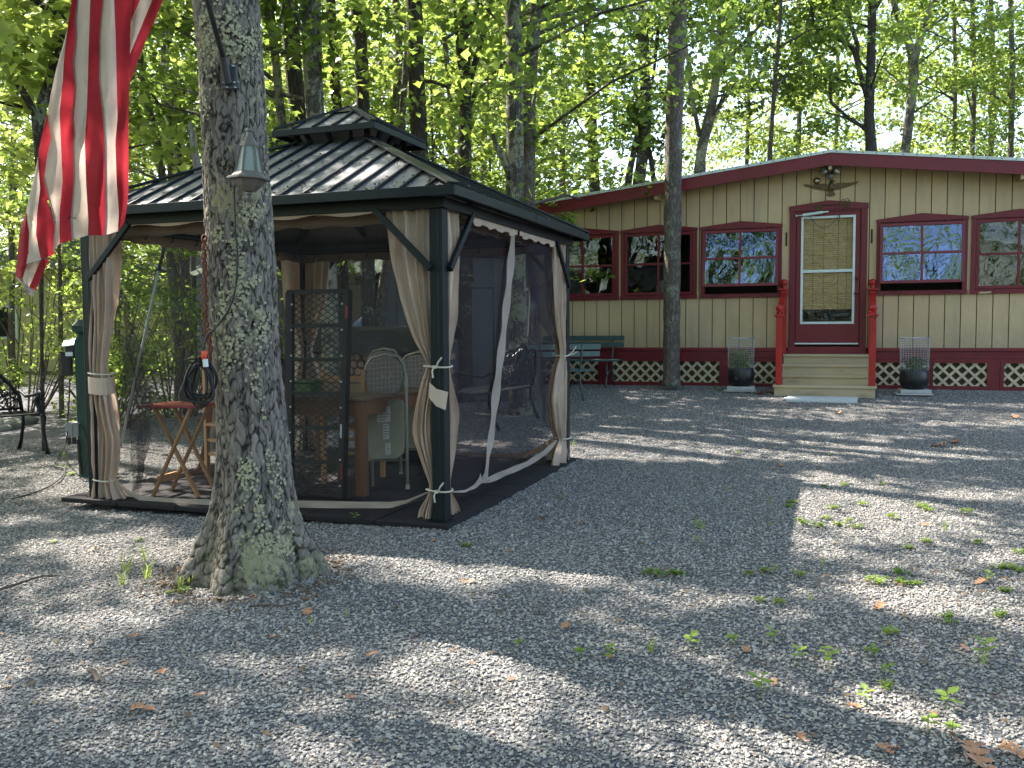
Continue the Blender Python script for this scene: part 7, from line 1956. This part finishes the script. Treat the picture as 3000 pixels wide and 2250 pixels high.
# cane-like hose hanging from hook by the lichen trunk
hp = [at(1538, 852, 11.3), at(1546, 846, 11.3), at(1551, 862, 11.3), at(1549, 930, 11.3), at(1546, 985, 11.3)]
wire('rope', 'thin tan rope hanging on the right side of the lichen trunk', hp, 0.008, 'tie', 'rope')
pump = thing('walking_cane', 'pale grey metal cane with white handle leaning by the lichen trunk', 'cane', gnd(1549, 1172))
cb_ = pump.location
obj('shaft', MB().tube([Vector((0, 0, 0)), at(1552, 1100, cb_.y) - cb_, at(1548, 1040, cb_.y) - cb_, at(1542, 1005, cb_.y) - cb_], 0.016, 8), M['pole'], pump, smooth=True)
obj('handle', MB().tube([at(1542, 1005, cb_.y) - cb_, at(1536, 992, cb_.y) - cb_, at(1544, 984, cb_.y) - cb_], 0.026, 8), M['white'], pump, smooth=True)

# ================================================================ ON THE GRAVEL: rocks, weeds, leaves, twigs
rnd = random.Random(31)
def rock(px, py, s_, lab):
    g = gnd(px, py); mb = MB()
    n1, n2 = 8, 12; P = []
    for i in range(n1 + 1):
        th = math.pi * i / n1
        P.append([(s_ * math.sin(th) * math.cos(q) * (1 + .3 * noise.noise(Vector((math.cos(q) * 1.4, math.sin(q) * 1.4, th + px)))), s_ * .8 * math.sin(th) * math.sin(q) * (1 + .3 * noise.noise(Vector((math.cos(q), th, px)))), s_ * .6 * math.cos(th)) for q in np.linspace(0, 2 * math.pi, n2 + 1)])
    return obj('rock', MB().grid(P), M['fieldstone'], loc=g + Vector((0, 0, s_ * .2)), label=lab, cat='rock', smooth=False)
rock(30, 1255, 0.17, 'grey rounded rock under the left end of the iron bench'); rock(75, 1240, 0.16, 'pale rock behind the legs of the iron bench'); rock(14, 1262, 0.10, 'small rock at the left edge below the bench')
rock(892, 1568, 0.045, 'flat stone at the right root of the big oak')
def weed_mesh(kind, seed):
    r_ = random.Random(seed); mb = MB()
    if kind == 'grass':
        for i in range(14):
            q = r_.uniform(0, 6.28); L_ = r_.uniform(0.05, 0.13); w_ = 0.0022; b = Vector((r_.uniform(-.02, .02), r_.uniform(-.02, .02), 0)); d = Vector((math.cos(q), math.sin(q), 0)); s_ = Vector((-d.y, d.x, 0)) * w_
            m1 = b + d * L_ * .25 + Vector((0, 0, L_ * .7)); e = b + d * L_ * .6 + Vector((0, 0, L_))
            mb.add([b - s_, b + s_, m1 + s_, m1 - s_, e], [(0, 1, 2, 3), (3, 2, 4)])
    else:
        nst = {'broad': 1, 'clump': 9, 'seedling': 2}[kind]
        for k in range(nst):
            b = Vector((r_.uniform(-.05, .05), r_.uniform(-.05, .05), 0)) if kind == 'clump' else Vector((r_.uniform(-.008, .008), 0, 0))
            h = r_.uniform(0.012, 0.045) if kind == 'clump' else r_.uniform(.04, .08)
            mb.tube([b, b + Vector((0, 0, h))], 0.0015, 3, False)
            for i in range(7 if kind != 'seedling' else 4):
                q = i * 2.4 + r_.uniform(-.3, .3); L_ = (0.030 if kind == 'clump' else 0.055) * r_.uniform(.7, 1.2); w_ = L_ * .33
                d = Vector((math.cos(q), math.sin(q), r_.uniform(-.1, .5))).normalized(); s_ = Vector((-d.y, d.x, 0)).normalized() * w_
                c_ = b + Vector((0, 0, h * (0.45 + .55 * i / 6)))
                mb.add([c_, c_ + d * L_ * .5 + s_, c_ + d * L_ - Vector((0, 0, .006)), c_ + d * L_ * .5 - s_], [(0, 1, 2, 3)])
    return mb.mesh('weed')
WM = {k: [weed_mesh(k, s_) for s_ in range(3)] for k in ('grass', 'broad', 'clump', 'seedling')}
WL = {'grass': 'thin tuft of grass growing', 'broad': 'single upright weed with broad bright leaves', 'clump': 'low spreading clump of small bright weeds', 'seedling': 'tiny two stemmed seedling'}
def weed(px, py, kind, s_=1.0):
    g = gnd(px, py)
    l = gl(g)
    s_ *= 0.52 if kind == 'clump' else 0.68
    if px < 900: reg = 'around the foot of the big oak' if py > 1500 else 'by the green post and left gazebo corner'
    elif py < 1580: reg = 'in the sunlit patch right of the gazebo shadow' if px > 2290 else 'in the shaded gravel beyond the gazebo corner'
    elif py < 1800: reg = 'near the right edge of the yard' if px > 2500 else 'in the middle of the shaded gravel'
    else: reg = 'in the right foreground' if px > 2200 else 'in the middle foreground'
    o = link('weed', WM[kind][rnd.randint(0, 2)], M['weed'], loc=g + Vector((0, 0, 0.008)), rz=rnd.uniform(0, 6.28), label=WL[kind] + ' ' + reg, cat='weed', group={'grass': 'grass tufts in the gravel', 'broad': 'broad leaved weeds in the gravel', 'clump': 'low weed clumps in the gravel', 'seedling': 'seedlings in the gravel'}[kind].replace('in the gravel', reg))
    o.scale = (s_, s_, s_)
for (x, y, k, s_) in ((2322, 1478, 'clump', 1.3), (2318, 1490, 'clump', 1.2), (2438, 1494, 'clump', 1.3), (2530, 1483, 'clump', 1.3), (2605, 1520, 'clump', 1.5), (2700, 1490, 'clump', 1.6), (2720, 1500, 'clump', 1.2), (2830, 1505, 'clump', 1.5), (2400, 1545, 'clump', 1.5), (2360, 1540, 'clump', 1.2), (2460, 1545, 'clump', 1.4), (2510, 1550, 'clump', 1.3), (2340, 1530, 'clump', 1.0), (2420, 1525, 'clump', 1.1), (2480, 1532, 'clump', 1.0),
                      (2770, 1560, 'grass', 0.90), (2715, 1593, 'clump', 1.1), (2860, 1595, 'clump', 1.3), (2660, 1612, 'clump', 1.0), (2420, 1430, 'clump', 1.1), (2470, 1425, 'clump', 1.2), (2590, 1425, 'clump', 1.0), (2165, 1330, 'clump', 1.1), (2430, 1337, 'clump', .9), (2255, 1478, 'grass', 0.72), (2060, 1555, 'grass', 0.96), (2045, 1550, 'grass', 0.84), (2045, 1597, 'broad', .8), (2130, 1440, 'grass', 0.60), (2250, 1540, 'clump', .6),
                      (1890, 1685, 'clump', 1.2), (1940, 1692, 'clump', 1.3), (1975, 1688, 'clump', 1.3), (2000, 1690, 'clump', 1.0), (2190, 1685, 'clump', 1.0), (2235, 1680, 'clump', 1.1), (2270, 1690, 'broad', .9), (2340, 1692, 'clump', 1.1), (2410, 1665, 'grass', 0.60), (2570, 1712, 'clump', 1.6), (2645, 1690, 'clump', 1.4), (2635, 1715, 'clump', 1.5), (2680, 1720, 'clump', 1.0), (2950, 1670, 'clump', 1.3), (2920, 1672, 'clump', 1.1), (2990, 1680, 'clump', 1.3), (2900, 1712, 'broad', 1.0), (2950, 1740, 'clump', 1.2), (2985, 1625, 'clump', 1.1),
                      (2225, 1765, 'clump', .9), (2285, 1775, 'clump', 1.0), (2375, 1765, 'grass', 0.60), (2785, 1815, 'clump', 1.1), (2790, 1835, 'clump', .9), (2920, 1815, 'clump', 1.2), (2605, 1860, 'clump', 1.2), (2265, 1890, 'broad', 1.1), (2030, 1912, 'broad', 1.2), (1905, 1915, 'grass', 0.78), (1790, 1940, 'broad', 1.0), (2150, 1900, 'seedling', 1.1), (2340, 1945, 'broad', 1.0), (2430, 1965, 'broad', 1.4), (2550, 1930, 'seedling', 1.1), (2885, 1940, 'broad', 1.4), (2880, 1950, 'grass', 0.84), (2225, 2050, 'broad', 1.5), (2530, 2070, 'broad', 1.0), (2590, 2025, 'clump', 1.0), (2600, 1995, 'broad', .9), (2780, 2095, 'broad', 1.3), (2715, 2145, 'seedling', 1.1), (2790, 2165, 'seedling', 1.0),
                      (1370, 1605, 'clump', 1.1), (1700, 1935, 'seedling', 1.0), (1520, 1905, 'seedling', .8), (910, 1835, 'grass', 0.54), (1015, 1815, 'grass', 0.48), (400, 1590, 'clump', .9), (370, 1680, 'grass', 1.32), (430, 1700, 'grass', 1.20), (360, 1720, 'grass', 1.20), (420, 1650, 'grass', 1.32), (530, 1730, 'grass', 1.02), (540, 1740, 'clump', 1.1), (560, 1722, 'grass', 0.78), (500, 1745, 'clump', .8), (600, 1545, 'broad', .8), (155, 1595, 'clump', .8), (720, 1735, 'broad', .7), (745, 1700, 'grass', 0.96), (190, 1345, 'grass', 0.90), (215, 1395, 'clump', 1.5), (185, 1375, 'clump', 1.4), (1640, 1225, 'clump', .8), (1680, 1310, 'grass', 0.84), (1640, 1460, 'clump', .9), (1040, 1535, 'broad', 1.2)):
    weed(x, y, k, s_)
# lobed dry oak leaves
def dry_leaf(seed, big=False):
    r_ = random.Random(seed); mid_ = []; out = []
    n_ = 5
    L_ = 0.11
    pts = [(0, 0)]
    for i in range(n_):
        x = L_ * (i + 0.7) / n_; w_ = L_ * (0.22 + 0.16 * math.sin(math.pi * (i + 1) / (n_ + 1))) * r_.uniform(.8, 1.2)
        pts += [(x - 0.004, L_ * 0.05), (x + 0.010, w_), (x + 0.018, w_ * .85), (x + 0.012, L_ * 0.05)]
    pts.append((L_ * 1.08, 0))
    low = [(x, -y * r_.uniform(.8, 1.1)) for x, y in pts[1:-1]][::-1]
    poly = pts + low
    mb = MB()
    lift = lambda x, y: 0.006 + 0.022 * abs(y) / L_ * 1.6 + 0.012 * math.sin(x * 40 + seed)
    vs = [(x, y, lift(x, y)) for x, y in poly]; m_ = len(pts)
    # fan strips between upper and lower outline
    mb.v = vs + [(x, 0, lift(x, 0)) for x, y in pts]
    N = len(vs)
    for i in range(m_ - 1): mb.f.append((i, N + i, N + i + 1, i + 1))
    lowidx = [0] + [N0 for N0 in range(N - 1, m_ - 1, -1)] + [m_ - 1]
    for i in range(m_ - 1): mb.f.append((lowidx[i], lowidx[i + 1], N + i + 1, N + i))
    return mb.mesh('dry_leaf')
DL = [dry_leaf(s_) for s_ in range(3)]
def leaf(px, py, s_, lab, grp=None, mat='dryleaf'):
    g = gnd(px, py)
    o = link('dry_leaf', DL[rnd.randint(0, 2)], M[mat], loc=g + Vector((0, 0, 0.012)), rz=rnd.uniform(0, 6.28), label=lab, cat='leaf', group=grp)
    s_ *= 0.8; o.scale = (s_,) * 3; o.rotation_euler.x = rnd.uniform(-.3, .3)
leaf(2795, 2195, 1.6, 'large curled brown oak leaf in the lower right corner'); leaf(2915, 2208, 1.0, 'brown oak leaf at the bottom right, beside the large curled one')
leaf(2785, 1310, 1.8, 'brown clump of leaves lying far out on the gravel at right'); leaf(2800, 1303, 1.5, 'second brown leaf of the clump far out at right')
leaf(2215, 1160, 2.4, 'tan heap of dry leaves between planter and steps'); leaf(2232, 1155, 2.0, 'dry leaf on the tan heap beside the steps')
for (x, y, s_) in ((2285, 1366, .8), (2600, 1784, .8), (2460, 1217, 1.4), (2985, 1225, 1.4), (285, 1615, .6), (800, 1880, .4), (1665, 1840, .6), (395, 1885, .7), (460, 1985, .5), (2480, 2085, .6), (2360, 2200, .7), (1790, 1930, .4), (2805, 1900, .5), (2265, 2005, .4), (1570, 1530, 1.0), (900, 1798, .7), (1110, 1930, .5), (375, 2100, .9), (600, 2050, .5), (2190, 1910, .5), (2700, 1540, .6), (1700, 1545, .8), (2930, 1700, .6), (2640, 2210, .5), (1500, 1625, .5), (1280, 1585, .5), (2560, 2200, .6), (1010, 2060, .4)):
    leaf(x, y, s_, 'small dry brown leaf lying on the gravel', 'dry leaves scattered on the gravel')
leaf(1395, 1712, .8, 'yellow fallen leaf in the middle of the gravel', None, 'leafC')
leaf(2900, 1712, .9, 'yellow green fallen leaf near the right edge', None, 'leafC')
def twig(pts, r_, lab):
    w_ = [gnd(x, y) + Vector((0, 0, 0.016 + 0.008 * (i % 2))) for i, (x, y) in enumerate(pts)]
    obj('twig', MB().tube(w_, [r_ * (1 - 0.5 * i / len(w_)) for i in range(len(w_))], 5), M['twig'], label=lab, cat='twig')
# fine litter: bits of leaf, bark and stalk nobody could count
rg = np.random.default_rng(77); LV = MB()
for i in range(2600):
    yv = 2.8 + 10.5 * rg.uniform() ** 1.2; xv = rg.uniform(-0.6, 0.6) * yv
    if noise.noise(Vector((xv * 0.6, yv * 0.6, 4))) < -0.05 and rg.uniform() < 0.8: continue
    l_ = gl(Vector((xv, yv, 0)))
    if MX0 < l_.x < MX1 and MY0 < l_.y < MY1: continue
    h_ = Vector((xv, yv, 0)) - HO
    if h_.dot(BX) > -0.1 or (-1.7 < h_.dot(BX) and -0.9 < h_.dot(AX) < 0.8): continue
    c_ = Vector((xv, yv, ground_z(xv, yv) + 0.014)); q = rg.uniform(0, 6.28); L_ = rg.uniform(0.006, 0.022); w_ = L_ * rg.choice([0.12, 0.5, 0.6])
    d_ = Vector((math.cos(q), math.sin(q), rg.uniform(-.3, .3))) * L_; s_ = Vector((-math.sin(q), math.cos(q), rg.uniform(-.4, .4))) * w_
    LV.add([c_ - d_, c_ + s_, c_ + d_, c_ - s_], [(0, 1, 2, 3)])
obj('leaf_litter', LV, M['litter'], label='fine brown leaf litter scattered through the gravel', cat='litter', kind='stuff')
twig([(0, 1738), (50, 1725), (95, 1705), (130, 1702), (168, 1697)], 0.008, 'crooked dark stick at the left edge of the gravel')
twig([(730, 1785), (780, 1790), (830, 1788), (880, 1778)], 0.006, 'thin stick lying before the roots of the big oak')
twig([(262, 1975), (275, 1990), (290, 2008)], 0.012, 'short lichen crusted stick on the lower left gravel')
twig([(2790, 1680), (2830, 1690), (2870, 1708)], 0.004, 'thin stem lying beside the yellow green leaf')
twig([(860, 1720), (900, 1738), (955, 1750)], 0.003, 'fine dry stem right of the big oak')
# leaves and pollen grit lying on the gazebo roof
rg = np.random.default_rng(55); RD = MB()
for i in range(420):
    k = int(rg.integers(0, 2)); k = 0 if rg.uniform() < 0.7 else 1
    d_ = rg.uniform(NK + .05, EH - 0.02) if rg.uniform() < 0.5 else EH - abs(rg.normal(0, 0.12))
    if d_ < NK + .05: continue
    s_ = rg.uniform(-d_, d_)
    c_ = gw(side(k, s_, d_, zmain(d_) + 0.008)); q = rg.uniform(0, 6.28); L_ = rg.uniform(0.005, 0.022)
    RD.add([c_ + Vector((math.cos(q + a_) * L_ * m_, math.sin(q + a_) * L_ * m_, 0.004 * j_)) for j_, (a_, m_) in enumerate(((0, 1), (1.6, .45), (3.1, 1), (4.7, .5)))], [(0, 1, 2, 3)])
obj('roof_litter', RD, M['litter'], label='specks of fallen leaf litter lying on the gazebo roof', cat='litter', kind='stuff')
# soil, bark crumbs and moss gathered round the foot of the oak
BD = MB()
for i in range(600):
    q = rg.uniform(0, 6.28); rr = 0.40 + abs(rg.normal(0, 0.10)); x_ = OX0 + rr * math.cos(q); y_ = OY + rr * math.sin(q)
    c_ = Vector((x_, y_, ground_z(x_, y_) + rg.uniform(0.004, 0.018))); a0 = rg.uniform(0, 6.28); L_ = rg.uniform(0.006, 0.026); w_ = L_ * rg.uniform(.3, .6)
    d_ = Vector((math.cos(a0), math.sin(a0), rg.uniform(-.4, .4))) * L_; s_ = Vector((-math.sin(a0), math.cos(a0), rg.uniform(-.4, .4))) * w_
    BD.add([c_ - d_, c_ + s_, c_ + d_, c_ - s_, c_ + Vector((0, 0, .006))], [(0, 1, 4), (1, 2, 4), (2, 3, 4), (3, 0, 4)])
obj('bark_crumbs', BD, M['litter'], label='dark bark crumbs and soil round the foot of the big oak', cat='litter', kind='stuff')
